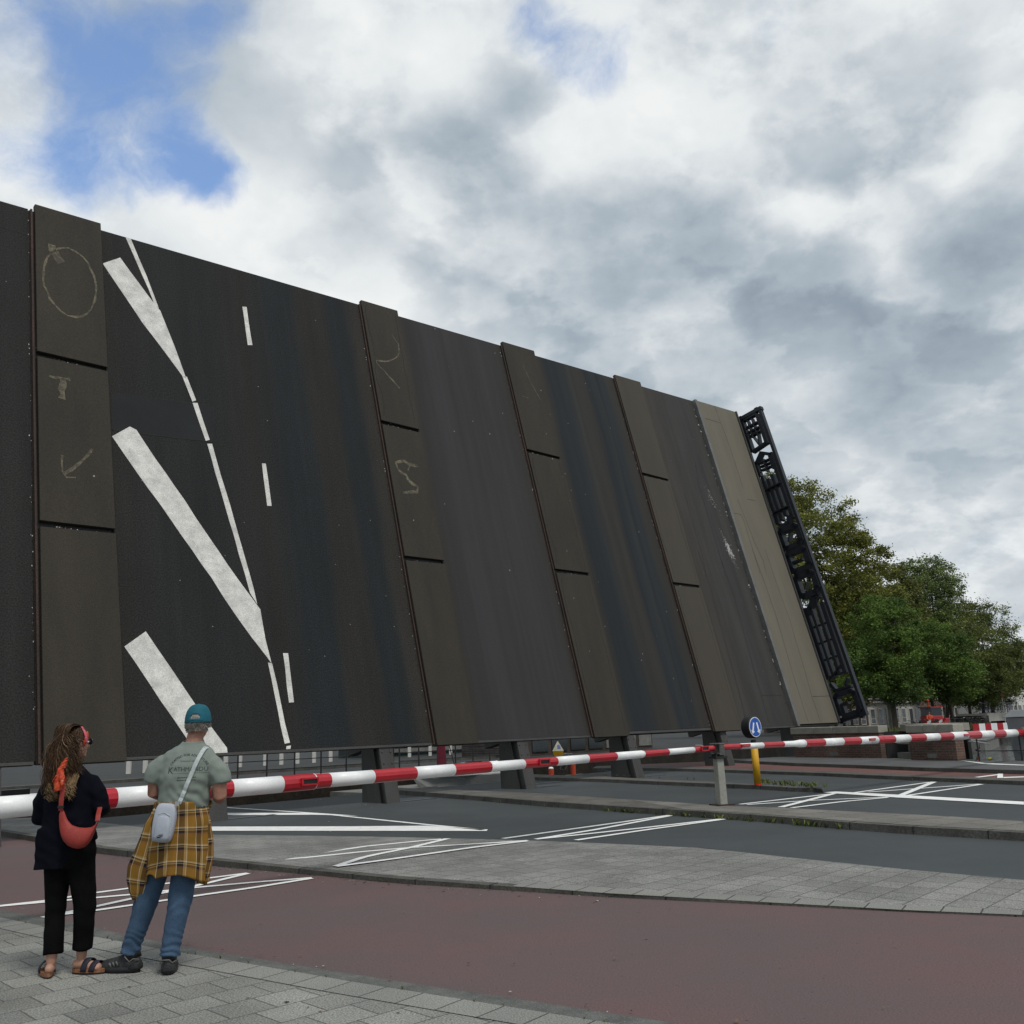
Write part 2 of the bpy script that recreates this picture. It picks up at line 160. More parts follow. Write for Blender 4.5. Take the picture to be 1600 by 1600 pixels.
# ------------------------------------------------------------------ materials
def nodes(name):
    m = bpy.data.materials.new(name); m.use_nodes = True; nt = m.node_tree; b = nt.nodes['Principled BSDF']; return m, nt, b
def N(nt, t, **kw):
    n = nt.nodes.new(t)
    for k, v in kw.items(): setattr(n, k, v)
    return n
def mat(name, col, rough=.8, var=.25, scale=6.0, col2=None, bump=0.0, bscale=60.0, metal=0.0, stretch=(1, 1, 1), detail=6, speck=None, spec=.4, stain=None, coat=0.0, bands=None):
    """base colour broken up by two noises, optional bright specks and stains, fine bump"""
    m, nt, b = nodes(name); L = nt.links.new
    tc = N(nt, 'ShaderNodeTexCoord'); mp = N(nt, 'ShaderNodeMapping'); mp.inputs['Scale'].default_value = stretch
    L(tc.outputs['Object'], mp.inputs['Vector'])
    n1 = N(nt, 'ShaderNodeTexNoise'); n1.inputs['Scale'].default_value = scale; n1.inputs['Detail'].default_value = detail; n1.inputs['Roughness'].default_value = .62
    L(mp.outputs[0], n1.inputs['Vector'])
    r = N(nt, 'ShaderNodeValToRGB'); e = r.color_ramp.elements
    c2 = col2 or tuple(c * (1 - var) for c in col); c1 = tuple(min(1, c * (1 + var * .8)) for c in col) if col2 is None else col
    e[0].position = .34; e[0].color = (*c2, 1); e[1].position = .66; e[1].color = (*c1, 1)
    L(n1.outputs['Fac'], r.inputs['Fac']); cur = r.outputs['Color']
    n2 = N(nt, 'ShaderNodeTexNoise'); n2.inputs['Scale'].default_value = bscale; n2.inputs['Detail'].default_value = 3; L(tc.outputs['Object'], n2.inputs['Vector'])
    mr = N(nt, 'ShaderNodeMapRange'); mr.inputs['From Min'].default_value = .3; mr.inputs['From Max'].default_value = .7
    mr.inputs['To Min'].default_value = 1 - var * .9; mr.inputs['To Max'].default_value = 1 + var * .9; L(n2.outputs['Fac'], mr.inputs['Value'])
    mx = N(nt, 'ShaderNodeVectorMath', operation='SCALE'); L(cur, mx.inputs[0]); L(mr.outputs[0], mx.inputs['Scale']); cur = mx.outputs[0]
    if bands:        # tracks and dirt that run the length of the deck: (across position, colour)
        sx = N(nt, 'ShaderNodeSeparateXYZ'); L(tc.outputs['Object'], sx.inputs[0])
        nw = N(nt, 'ShaderNodeTexNoise'); nw.inputs['Scale'].default_value = .9; nw.inputs['Detail'].default_value = 6; mpw = N(nt, 'ShaderNodeMapping'); mpw.inputs['Scale'].default_value = (1, .22, 1); L(tc.outputs['Object'], mpw.inputs['Vector']); L(mpw.outputs[0], nw.inputs['Vector'])
        ns = N(nt, 'ShaderNodeTexNoise'); ns.inputs['Scale'].default_value = 4.5; ns.inputs['Detail'].default_value = 4; mps = N(nt, 'ShaderNodeMapping'); mps.inputs['Scale'].default_value = (1, .012, 1); L(tc.outputs['Object'], mps.inputs['Vector']); L(mps.outputs[0], ns.inputs['Vector'])
        ad = N(nt, 'ShaderNodeMath', operation='MULTIPLY_ADD'); ad.inputs[1].default_value = .7; L(nw.outputs['Fac'], ad.inputs[0]); L(sx.outputs['X'], ad.inputs[2])
        av = [sum(b_[1][k] for b_ in bands) / len(bands) for k in range(3)]; bands = [(p_, tuple(.62 * c_[k] + .38 * av[k] * (1, 1.02, 1.05)[k] for k in range(3))) for p_, c_ in bands]
        u0, u1 = bands[0][0], bands[-1][0]
        q = N(nt, 'ShaderNodeMapRange'); q.inputs['From Min'].default_value = u0 + .35; q.inputs['From Max'].default_value = u1 + .35; L(ad.outputs[0], q.inputs['Value'])
        rb = N(nt, 'ShaderNodeValToRGB'); eb = rb.color_ramp.elements; L(q.outputs[0], rb.inputs['Fac'])
        eb[0].position = 0; eb[0].color = (*bands[0][1], 1); eb[1].position = 1; eb[1].color = (*bands[-1][1], 1)
        for p_, c_ in bands[1:-1]: x_ = eb.new((p_ - u0) / (u1 - u0)); x_.color = (*c_, 1)
        msr = N(nt, 'ShaderNodeMapRange'); msr.inputs['From Min'].default_value = .3; msr.inputs['From Max'].default_value = .7; msr.inputs['To Min'].default_value = .91; msr.inputs['To Max'].default_value = 1.09; L(ns.outputs['Fac'], msr.inputs['Value'])
        m2 = N(nt, 'ShaderNodeMath', operation='MULTIPLY'); L(mr.outputs[0], m2.inputs[0]); L(msr.outputs[0], m2.inputs[1])
        r2 = N(nt, 'ShaderNodeMapRange'); r2.inputs['From Min'].default_value = .3; r2.inputs['From Max'].default_value = .7; r2.inputs['To Min'].default_value = .85; r2.inputs['To Max'].default_value = 1.15; L(n1.outputs['Fac'], r2.inputs['Value'])
        m3 = N(nt, 'ShaderNodeMath', operation='MULTIPLY'); L(m2.outputs[0], m3.inputs[0]); L(r2.outputs[0], m3.inputs[1])
        mx2 = N(nt, 'ShaderNodeVectorMath', operation='SCALE'); L(rb.outputs['Color'], mx2.inputs[0]); L(m3.outputs[0], mx2.inputs['Scale']); cur = mx2.outputs[0]
    if stain:
        sc, th, scol, fac = stain
        n3 = N(nt, 'ShaderNodeTexNoise'); n3.inputs['Scale'].default_value = sc; n3.inputs['Detail'].default_value = 8; n3.inputs['Roughness'].default_value = .7; L(mp.outputs[0], n3.inputs['Vector'])
        q = N(nt, 'ShaderNodeMapRange'); q.inputs['From Min'].default_value = th; q.inputs['From Max'].default_value = th + .12; q.inputs['To Max'].default_value = fac; L(n3.outputs['Fac'], q.inputs['Value'])
        mm = N(nt, 'ShaderNodeMix', data_type='RGBA'); L(q.outputs[0], mm.inputs['Factor']); L(cur, mm.inputs['A']); mm.inputs['B'].default_value = (*scol, 1); cur = mm.outputs['Result']
    if speck:
        sc, th, scol = speck
        vo = N(nt, 'ShaderNodeTexVoronoi'); vo.inputs['Scale'].default_value = sc; L(tc.outputs['Object'], vo.inputs['Vector'])
        lt = N(nt, 'ShaderNodeMath', operation='LESS_THAN'); lt.inputs[1].default_value = th; L(vo.outputs['Distance'], lt.inputs[0])
        mm = N(nt, 'ShaderNodeMix', data_type='RGBA'); L(lt.outputs[0], mm.inputs['Factor']); L(cur, mm.inputs['A']); mm.inputs['B'].default_value = (*scol, 1); cur = mm.outputs['Result']
    L(cur, b.inputs['Base Color']); b.inputs['Roughness'].default_value = rough; b.inputs['Metallic'].default_value = metal
    b.inputs['Specular IOR Level'].default_value = spec; b.inputs['Coat Weight'].default_value = coat
    if bump:
        bp = N(nt, 'ShaderNodeBump'); bp.inputs['Strength'].default_value = min(1, bump); bp.inputs['Distance'].default_value = .01 if bscale < 130 else .0025; L(n2.outputs['Fac'], bp.inputs['Height']); L(bp.outputs[0], b.inputs['Normal'])
    return m
def brick_mat(name, c1, c2, mortar, bw, bh, rot=0.0, msize=.012, offset=.5, rough=.85, speck=.25, bump=.35, nscale=180, coord='Object', plane='xy', big=.18):
    m, nt, b = nodes(name); L = nt.links.new
    tc = N(nt, 'ShaderNodeTexCoord'); mp = N(nt, 'ShaderNodeMapping'); mp.inputs['Rotation'].default_value = (R(90) if plane == 'xz' else 0, 0, rot)
    src = tc.outputs[coord]; L(src, mp.inputs['Vector'])
    w = N(nt, 'ShaderNodeTexNoise'); w.inputs['Scale'].default_value = 3.0; L(src, w.inputs['Vector'])
    ws = N(nt, 'ShaderNodeVectorMath', operation='MULTIPLY_ADD'); ws.inputs[1].default_value = (.012, .012, .012); L(w.outputs['Color'], ws.inputs[0]); L(mp.outputs[0], ws.inputs[2])
    k = N(nt, 'ShaderNodeTexBrick'); k.offset = offset; k.inputs['Scale'].default_value = 1.0; k.inputs['Brick Width'].default_value = bw; k.inputs['Row Height'].default_value = bh
    k.inputs['Mortar Size'].default_value = msize; k.inputs['Mortar Smooth'].default_value = .25; k.inputs['Bias'].default_value = -.1
    k.inputs['Color1'].default_value = (*c1, 1); k.inputs['Color2'].default_value = (*c2, 1); k.inputs['Mortar'].default_value = (*mortar, 1); L(ws.outputs[0], k.inputs['Vector'])
    n = N(nt, 'ShaderNodeTexNoise'); n.inputs['Scale'].default_value = nscale; n.inputs['Detail'].default_value = 2; L(src, n.inputs['Vector'])
    mr = N(nt, 'ShaderNodeMapRange'); mr.inputs['From Min'].default_value = .3; mr.inputs['From Max'].default_value = .7; mr.inputs['To Min'].default_value = 1 - speck; mr.inputs['To Max'].default_value = 1 + speck; L(n.outputs['Fac'], mr.inputs['Value'])
    nb = N(nt, 'ShaderNodeTexNoise'); nb.inputs['Scale'].default_value = .9; nb.inputs['Detail'].default_value = 5; L(src, nb.inputs['Vector'])
    mb_ = N(nt, 'ShaderNodeMapRange'); mb_.inputs['From Min'].default_value = .3; mb_.inputs['From Max'].default_value = .7; mb_.inputs['To Min'].default_value = 1 - big; mb_.inputs['To Max'].default_value = 1 + big; L(nb.outputs['Fac'], mb_.inputs['Value'])
    mu = N(nt, 'ShaderNodeMath', operation='MULTIPLY'); L(mr.outputs[0], mu.inputs[0]); L(mb_.outputs[0], mu.inputs[1])
    mx = N(nt, 'ShaderNodeVectorMath', operation='SCALE'); L(k.outputs['Color'], mx.inputs[0]); L(mu.outputs[0], mx.inputs['Scale'])
    L(mx.outputs[0], b.inputs['Base Color']); b.inputs['Roughness'].default_value = rough; b.inputs['Specular IOR Level'].default_value = .3
    ad = N(nt, 'ShaderNodeMath', operation='MULTIPLY_ADD'); ad.inputs[1].default_value = -1.6; L(k.outputs['Fac'], ad.inputs[0]); L(n.outputs['Fac'], ad.inputs[2])
    bp = N(nt, 'ShaderNodeBump'); bp.inputs['Strength'].default_value = bump; bp.inputs['Distance'].default_value = .008; L(ad.outputs[0], bp.inputs['Height']); L(bp.outputs[0], b.inputs['Normal'])
    return m
M = {}
M['asphalt'] = mat('road_asphalt', (0.0458, 0.0528, 0.0554), .9, .20, .35, bump=.5, bscale=160, speck=(9, .022, (.14, .14, .13)), stretch=(1, 1, 1))
M['red'] = mat('red_cycle_asphalt', (.128, .076, .075), .92, .20, .5, col2=(.100, .078, .078), bump=.6, bscale=75, speck=(7, .05, (.035, .032, .030)), stain=(.9, .60, (.148, .076, .072), .5), detail=10)
M['red_far'] = mat('red_cycle_asphalt_far', (.135, .062, .055), .9, .2, .5, bump=.3, bscale=90)
M['paver'] = brick_mat('grey_paving_slabs', (.235, .235, .213), (.165, .166, .153), (.095, .095, .087), .30, .30, R(-44), .006, .5, speck=.55, nscale=85, bump=.6, big=.30)
M['paver_edge'] = brick_mat('grey_edge_slabs', (.230, .230, .210), (.200, .20, .185), (.07, .07, .065), .30, 5.0, 0, .007, .5, speck=.5, nscale=110, coord='UV', bump=.5)
M['paver2'] = brick_mat('median_paving_slabs', (.215, .212, .198), (.165, .164, .154), (.10, .099, .092), .295, .295, R(-44.4), .0075, .5, speck=.52, nscale=80, bump=.6, big=.26)
M['median_edge'] = brick_mat('median_edge_blocks', (.225, .222, .205), (.19, .19, .175), (.06, .06, .055), .29, 5.0, 0, .008, .5, speck=.45, nscale=100, coord='UV', bump=.5)
M['kerb'] = mat('kerb_aggregate', (.105, .108, .10), .9, .28, 5, bump=.7, bscale=110, speck=(60, .16, (.25, .25, .23)))
M['kerb_light'] = brick_mat('island_paving', (.175, .165, .145), (.14, .133, .118), (.06, .06, .055), .60, .60, R(-30), .012, .5, speck=.3, nscale=60)
M['kerb_dark'] = mat('weathered_kerb', (.082, .080, .070), .92, .30, 2.5, bump=.6, bscale=40, stain=(3, .62, (.05, .06, .025), .5))
M['island'] = mat('island_concrete', (.105, .098, .085), .92, .3, 2.2, bump=.5, bscale=50, stain=(2.5, .6, (.05, .055, .03), .5))
M['pave_far'] = mat('far_pavement', (.085, .087, .088), .9, .18, 1.0, bump=.3, bscale=50)
M['white_line'] = mat('road_paint', (.78, .78, .76), .7, .10, 5, bump=.3, bscale=80, stain=(7, .66, (.35, .35, .33), .6))
M['white_line_worn'] = mat('worn_deck_paint', (.64, .63, .59), .8, .22, 3, bump=.6, bscale=45, stain=(7, .60, (.26, .26, .25), .8), speck=(9, .05, (.12, .12, .12)))
M['soil'] = mat('ground_soil', (.07, .065, .05), .95, .3, .8, bump=.4, bscale=20)
# leaf surfaces; object space of the leaf is (across, up the deck, out of the deck)
st = (1.0, .05, 1.0)
M['deck0'] = mat('deck_asphalt_black', (.0215, .0205, .0185), .85, .55, .9, bump=.6, bscale=34, speck=(2.2, .03, (.20, .20, .18)), stretch=(1.0, .3, 1), spec=.22, detail=8, bands=[(-15.5, (.021, .022, .023)), (-9.2, (.017, .018, .019)), (-8.2, (.024, .023, .021)), (-7.7, (.018, .017, .016)), (-6.2, (.022, .020, .018)), (-5.2, (.019, .0195, .019)), (-3.9, (.0165, .0175, .018)), (-2.6, (.022, .0205, .018)), (-1.9, (.013, .0175, .0205)), (-1.15, (.0135, .018, .021)), (-.85, (.0255, .0225, .0185)), (-.15, (.022, .021, .0185)), (.1, (.0125, .0175, .021)), (.6, (.0145, .0185, .021)), (.85, (.036, .032, .026)), (1.25, (.038, .033, .027))])
M['deck2'] = mat('deck_asphalt_violet', (.040, .039, .041), .85, .28, .9, bump=.3, bscale=40, speck=(1.6, .035, (.24, .24, .22)), stretch=(1, .12, 1), spec=.22, bands=[(2.6, (.036, .032, .027)), (2.95, (.034, .032, .031)), (3.6, (.041, .039, .042)), (4.9, (.043, .041, .043)), (5.8, (.038, .037, .039)), (6.5, (.041, .039, .039)), (6.9, (.036, .033, .030)), (7.15, (.026, .023, .020))])
M['deck3'] = mat('deck_asphalt_blue', (.034, .033, .032), .85, .30, 1.0, bump=.35, bscale=40, speck=(2.0, .035, (.25, .25, .23)), stretch=(1, .1, 1), spec=.22, bands=[(8.8, (.042, .036, .028)), (9.05, (.030, .028, .025)), (9.35, (.013, .019, .024)), (10.1, (.019, .024, .028)), (10.6, (.036, .033, .029)), (11.3, (.038, .034, .030)), (11.6, (.015, .020, .025)), (12.1, (.027, .031, .034)), (12.2, (.014, .019, .024)), (12.65, (.020, .024, .027)), (12.95, (.042, .037, .030)), (13.35, (.034, .030, .025))])
M['deck4'] = mat('deck_asphalt_grey', (.050, .047, .045), .88, .28, 1.2, bump=.35, bscale=40, speck=(2.5, .03, (.2, .2, .19)), stretch=(1, .2, 1), spec=.22, bands=[(15.1, (.058, .051, .042)), (15.6, (.052, .047, .041)), (16.1, (.044, .041, .039)), (17.0, (.048, .046, .045)), (17.8, (.041, .040, .040)), (18.4, (.050, .048, .046)), (18.95, (.034, .032, .029))])
M['patch'] = mat('deck_patch', (0.0155, 0.0174, 0.0192), .8, .15, 1.0, bump=.3, bscale=50, spec=.25)
M['slab'] = mat('rail_slab', (.0425, .0365, .0275), .85, .28, .9, col2=(.0320, .0280, .0215), bump=.2, bscale=45, speck=(1.6, .035, (.28, .27, .24)), stain=(1.2, .66, (.030, .027, .023), .6), stretch=(1.6, .35, 1), spec=.3)
M['slab4'] = mat('rail_slab_brown', (0.0640, 0.0562, 0.0429), .85, .12, .8, col2=(0.0546, 0.0476, 0.0374), bump=.15, bscale=45, speck=(1.6, .03, (.3, .28, .25)), stretch=(1.4, .15, 1), spec=.3)
M['walk'] = mat('sidewalk_coating', (0.1560, 0.1394, 0.1082), .85, .10, .7, col2=(0.1331, 0.1196, 0.0936), bump=.15, bscale=40, stain=(1.5, .66, (.085, .077, .062), .5), stretch=(1.5, .3, 1), spec=.3)
M['chalk'] = mat('chalk_scrawl', (.150, .132, .088), .9, .3, 20, bump=.2, bscale=60, stain=(6, .44, (.062, .055, .043), .95))
M['crack'] = mat('crack_filler', (.018, .017, .016), .9, .2, 5)
M['groove'] = mat('rail_groove', (.014, .012, .011), .9, .4, 3, bump=.5, bscale=30)
M['rust'] = mat('rusty_rail', (.055, .028, .020), .8, .4, 2.5, col2=(.025, .018, .015), bump=.5, bscale=30, stretch=(1, .3, 1))
M['salt'] = mat('white_splash', (.45, .45, .43), .9, .2, 12, stain=(6, .5, (.12, .12, .12), .9))
M['steel'] = mat('painted_girder_steel', (0.0496, 0.0480, 0.0448), .6, .22, 1.3, bump=.15, bscale=30, stain=(1.4, .6, (.035, .030, .025), .6), stretch=(1, .25, 1))
M['steel_dark'] = mat('dark_steel', (.022, .022, .022), .6, .3, 2, bump=.2, bscale=30)
M['strip'] = mat('galvanised_edge', (.15, .15, .145), .55, .2, 2, metal=.3, bump=.15, bscale=40)
M['navy'] = mat('navy_railing_paint', (.0045, .0075, .0135), .5, .25, 2.0, bump=.1, bscale=40, spec=.4)
# barrier
M['bred'] = mat('barrier_red', (.40, .008, .018), .35, .12, 5, spec=.5, coat=.15, stain=(5, .60, (.17, .012, .016), .7))
M['bwhite'] = mat('barrier_white', (.84, .84, .83), .40, .05, 4, spec=.5, stain=(4, .60, (.50, .49, .45), .55), stretch=(1, 1, 1))
M['grey_paint'] = mat('grey_post_paint', (.30, .30, .26), .6, .12, 3, stain=(4, .62, (.16, .12, .07), .8), bump=.1, bscale=30)
M['iron'] = mat('cast_iron_head', (.10, .105, .095), .55, .35, 12, bump=.3, bscale=40, metal=.2)
M['cab'] = mat('cabinet_grey', (.20, .215, .225), .5, .10, 2, stain=(3, .66, (.12, .12, .12), .5))
M['yellow'] = mat('yellow_post', (.62, .33, .015), .5, .10, 4, stain=(6, .68, (.3, .16, .02), .5))
M['blue_sign'] = mat('blue_sign_face', (.015, .10, .42), .4, .05, 4)
M['sign_white'] = mat('sign_white', (.80, .80, .80), .4, .03, 4)
M['black'] = mat('black_plastic', (.012, .012, .013), .5, .2, 5)
# ------------------------------------------------------------------ camera, sky, sun
def setup_view():
    up = Vector((-240, 6430, 1479)).normalized()          # world up seen from the camera (x right, y up, z ahead)
    ah = Vector((0, 0, 1)); ah = (ah - up * ah.dot(up)).normalized(); rt = up.cross(ah)
    # rows of the camera's own axes written in world axes (x right, y ahead, z up)
    ex = Vector((rt.x, ah.x, up.x)); ey = Vector((rt.y, ah.y, up.y)); ez = Vector((rt.z, ah.z, up.z))
    cd = bpy.data.cameras.new('camera'); co = bpy.data.objects.new('camera', cd); C.objects.link(co)
    m = Matrix((ex, ey, -ez)).transposed().to_4x4(); m.translation = (0, 0, 1.55); co.matrix_world = m
    cd.sensor_width = 36; cd.lens = 1479 / 1600 * 36; cd.clip_end = 3000; cd.clip_start = .05
    S.camera = co
setup_view()
SUN_DIR = Vector((.30, -.42, .86)).normalized()            # towards the sun
def setup_light():
    w = bpy.data.worlds.new('World'); S.world = w; w.use_nodes = True; nt = w.node_tree; L = nt.links.new
    bg = nt.nodes['Background']; bg.inputs['Strength'].default_value = .10
    sky = N(nt, 'ShaderNodeTexSky'); sky.sky_type = 'NISHITA'; sky.sun_disc = False
    sky.sun_elevation = math.asin(SUN_DIR.z); sky.sun_rotation = math.atan2(SUN_DIR.x, SUN_DIR.y); sky.air_density = 1.1; sky.dust_density = .6; sky.ozone_density = 1.6
    tc = N(nt, 'ShaderNodeTexCoord'); D3 = tc.outputs['Generated']
    # bend the directions a little so that cloud edges come out ragged
    def warp(scale, amt, src):
        n = N(nt, 'ShaderNodeTexNoise'); n.inputs['Scale'].default_value = scale; n.inputs['Detail'].default_value = 5; L(src, n.inputs['Vector'])
        s = N(nt, 'ShaderNodeVectorMath', operation='SUBTRACT'); L(n.outputs['Color'], s.inputs[0]); s.inputs[1].default_value = (.5, .5, .5)
        k = N(nt, 'ShaderNodeVectorMath', operation='SCALE'); k.inputs['Scale'].default_value = amt; L(s.outputs[0], k.inputs[0])
        a = N(nt, 'ShaderNodeVectorMath', operation='ADD'); L(src, a.inputs[0]); L(k.outputs[0], a.inputs[1]); return a.outputs[0]
    W1 = warp(16, .045, warp(5, .11, D3))
    def lumps(lst, src):
        cur = None
        for d, r, amp in lst:
            dv = N(nt, 'ShaderNodeVectorMath', operation='DISTANCE'); L(src, dv.inputs[0]); dv.inputs[1].default_value = d
            mr = N(nt, 'ShaderNodeMapRange'); mr.interpolation_type = 'SMOOTHERSTEP'
            mr.inputs['From Min'].default_value = r * 1.9; mr.inputs['From Max'].default_value = 0; mr.inputs['To Min'].default_value = 0; mr.inputs['To Max'].default_value = amp
            L(dv.outputs['Value'], mr.inputs['Value'])
            if cur is None: cur = mr.outputs[0]
            else:
                a = N(nt, 'ShaderNodeMath', operation='ADD'); L(cur, a.inputs[0]); L(mr.outputs[0], a.inputs[1]); cur = a.outputs[0]
        return cur
    # flatten the sky to a cloud ceiling for the noise: clouds shrink towards the horizon
    sp = N(nt, 'ShaderNodeSeparateXYZ'); L(D3, sp.inputs[0])
    za = N(nt, 'ShaderNodeMath', operation='ADD'); za.inputs[1].default_value = .42; L(sp.outputs['Z'], za.inputs[0])
    zm = N(nt, 'ShaderNodeMath', operation='MAXIMUM'); zm.inputs[1].default_value = .05; L(za.outputs[0], zm.inputs[0])
    iv = N(nt, 'ShaderNodeMath', operation='DIVIDE'); iv.inputs[0].default_value = 1; L(zm.outputs[0], iv.inputs[1])
    P = N(nt, 'ShaderNodeVectorMath', operation='SCALE'); L(D3, P.inputs[0]); L(iv.outputs[0], P.inputs['Scale'])
    def fbm(scale, detail, rough, src, off=(0, 0, 0), dist=0.0):
        mp = N(nt, 'ShaderNodeMapping'); mp.inputs['Location'].default_value = off; L(src, mp.inputs['Vector'])
        n = N(nt, 'ShaderNodeTexNoise'); n.inputs['Scale'].default_value = scale; n.inputs['Detail'].default_value = detail; n.inputs['Roughness'].default_value = rough; n.inputs['Distortion'].default_value = dist
        L(mp.outputs[0], n.inputs['Vector']); return n.outputs['Fac']
    def M2(op, a, b):
        n = N(nt, 'ShaderNodeMath', operation=op)
        for i, x in enumerate((a, b)):
            if isinstance(x, (int, float)): n.inputs[i].default_value = x
            else: L(x, n.inputs[i])
        return n.outputs[0]
    blue = lumps(SKY_BLUE, W1); light = lumps(SKY_LIGHT, W1)
    nz = fbm(3.6, 10, .60, P.outputs[0], (1.3, 2.1, .4), .3); nf = fbm(9, 10, .66, W1, (2.2, .7, 5.1), .3)
    cover = M2('SUBTRACT', M2('ADD', M2('ADD', .66, M2('MULTIPLY', M2('SUBTRACT', nz, .5), 1.0)), M2('MULTIPLY', M2('SUBTRACT', nf, .5), 1.5)), blue)
    mr = N(nt, 'ShaderNodeMapRange'); mr.interpolation_type = 'SMOOTHSTEP'; mr.inputs['From Min'].default_value = -.52; mr.inputs['From Max'].default_value = .46; L(cover, mr.inputs['Value'])
    n2 = fbm(2.2, 9, .52, P.outputs[0], (4.7, .2, 1.1), .2); n3 = fbm(6.5, 10, .60, P.outputs[0], (.3, 5.2, 2.0), .15)
    n4 = fbm(3.6, 6, .48, P.outputs[0], (7.3, 1.2, .6), .2); bil = M2('ABSOLUTE', M2('SUBTRACT', n4, .5), 0)
    sh = M2('ADD', M2('ADD', M2('MULTIPLY', M2('SUBTRACT', n2, .5), .46), M2('MULTIPLY', M2('SUBTRACT', n3, .5), .42)), M2('MULTIPLY', M2('SUBTRACT', bil, .08), 1.1))
    def billow(scale, off, a, c):      # heaped layer: crisp bright rim, greyer middle
        m5 = fbm(scale, 12, .56, W2, off, .1); r5 = N(nt, 'ShaderNodeMapRange'); r5.interpolation_type = 'SMOOTHSTEP'; r5.inputs['From Min'].default_value = .46; r5.inputs['From Max'].default_value = .525; L(m5, r5.inputs['Value'])
        inn = M2('MAXIMUM', M2('SUBTRACT', m5, .525), 0)
        return M2('SUBTRACT', M2('MULTIPLY', M2('SUBTRACT', r5.outputs[0], .5), a), M2('MULTIPLY', inn, c))
    W2 = P.outputs[0]
    sh = M2('ADD', sh, M2('ADD', billow(2.7, (9.1, 3.3, .2), .17, 1.5), billow(5.2, (1.9, 8.4, 3.0), .10, .8)))
    br = M2('ADD', M2('ADD', .595, sh), M2('MULTIPLY', light, .85))
    cr = N(nt, 'ShaderNodeValToRGB'); e = cr.color_ramp.elements; L(br, cr.inputs['Fac'])
    e[0].position = .12; e[0].color = (.30, .36, .43, 1); e[1].position = .96; e[1].color = (.93, .95, .95, 1)
    for p, c in ((.38, (.45, .52, .58, 1)), (.60, (.66, .71, .75, 1)), (.78, (.83, .87, .885, 1))):
        x = e.new(p); x.color = c
    k = N(nt, 'ShaderNodeVectorMath', operation='SCALE'); k.inputs['Scale'].default_value = 9.4; L(cr.outputs['Color'], k.inputs[0])
    sk = N(nt, 'ShaderNodeVectorMath', operation='MULTIPLY'); sk.inputs[1].default_value = (1.95, 2.0, 2.1); L(sky.outputs[0], sk.inputs[0])
    mx = N(nt, 'ShaderNodeMix', data_type='RGBA'); L(mr.outputs[0], mx.inputs['Factor']); L(sk.outputs[0], mx.inputs['A']); L(k.outputs[0], mx.inputs['B'])
    L(mx.outputs['Result'], bg.inputs['Color'])
    s = bpy.data.lights.new('sun', 'SUN'); s.energy = 1.9; s.angle = R(15); s.color = (1, .965, .91)
    so = bpy.data.objects.new('sun', s); C.objects.link(so); so.rotation_euler = SUN_DIR.to_track_quat('Z', 'Y').to_euler(); so.location = (20, -30, 60)
    S.view_settings.view_transform = 'Standard'; S.view_settings.look = 'None'; S.view_settings.exposure = 0; S.view_settings.gamma = 1
    S.cycles.max_bounces = 5; S.cycles.diffuse_bounces = 3; S.cycles.glossy_bounces = 3; S.cycles.transparent_max_bounces = 6; S.cycles.caustics_reflective = False; S.cycles.caustics_refractive = False
    S.cycles.use_adaptive_sampling = True; S.cycles.use_denoising = True
setup_light()

# ------------------------------------------------------------------ ground, roads, kerbs
HO = Vector((-2.7, 22.04, 0)); HU = Vector((.690005, .723805, 0)); HN = Vector((-.723805, .690005, 0))   # hinge line: origin, along it, across it to the water
def hp(u, n, z=0): return HO + HU * u + HN * n + Vector((0, 0, z))
def ext(p, a=0, b=0):
    p = [Vector(q) for q in p]
    if a: d = (p[0] - p[1]); d.z = 0; p = [p[0] + d.normalized() * a] + p
    if b: d = (p[-1] - p[-2]); d.z = 0; p = p + [p[-1] + d.normalized() * b]
    return p
def resamp(p, n):
    p = [Vector(q) for q in p]; s = [0]
    for i in range(1, len(p)): s.append(s[-1] + (p[i] - p[i - 1]).length)
    out = []
    for k in range(n):
        t = s[-1] * k / (n - 1); i = 0
        while i < len(s) - 2 and s[i + 1] < t: i += 1
        f = (t - s[i]) / max(1e-9, s[i + 1] - s[i]); out.append(p[i].lerp(p[i + 1], min(1, max(0, f))))
    return out
def ribbon(mb, a, b, mi=0, n=60):
    a = resamp(a, n); b = resamp(b, n); o = len(mb.v); mb.v += [tuple(p) for p in a] + [tuple(p) for p in b]
    for i in range(n - 1):
        q = (o + i, o + i + 1, o + n + i + 1, o + n + i)
        nz = (a[i + 1] - a[i]).cross(b[i] - a[i]).z
        mb.f.append(q if nz >= 0 else q[::-1]); mb.m.append(mi)
def sheet(mb, poly, mi=0):
    from mathutils.geometry import tessellate_polygon
    poly = [Vector(p) for p in poly]; o = len(mb.v); mb.v += [tuple(p) for p in poly]
    for t in tessellate_polygon([[Vector((p.x, p.y, 0)) for p in poly]]):
        a, b, c = (poly[i] for i in t)
        t = t if (b - a).cross(c - a).z > 0 else t[::-1]
        mb.f.append(tuple(o + i for i in t)); mb.m.append(mi)
def tzed(p, z): return [Vector((q[0], q[1], z)) for q in p]
def side_off(p, d, z=None):
    p = [Vector(q) for q in p]; out = []
    for i in range(len(p)):
        t = p[min(i + 1, len(p) - 1)] - p[max(i - 1, 0)]; t.z = 0; t.normalize()
        q = p[i] + Vector((-t.y, t.x, 0)) * d
        if z is not None: q.z = z
        out.append(q)
    return out
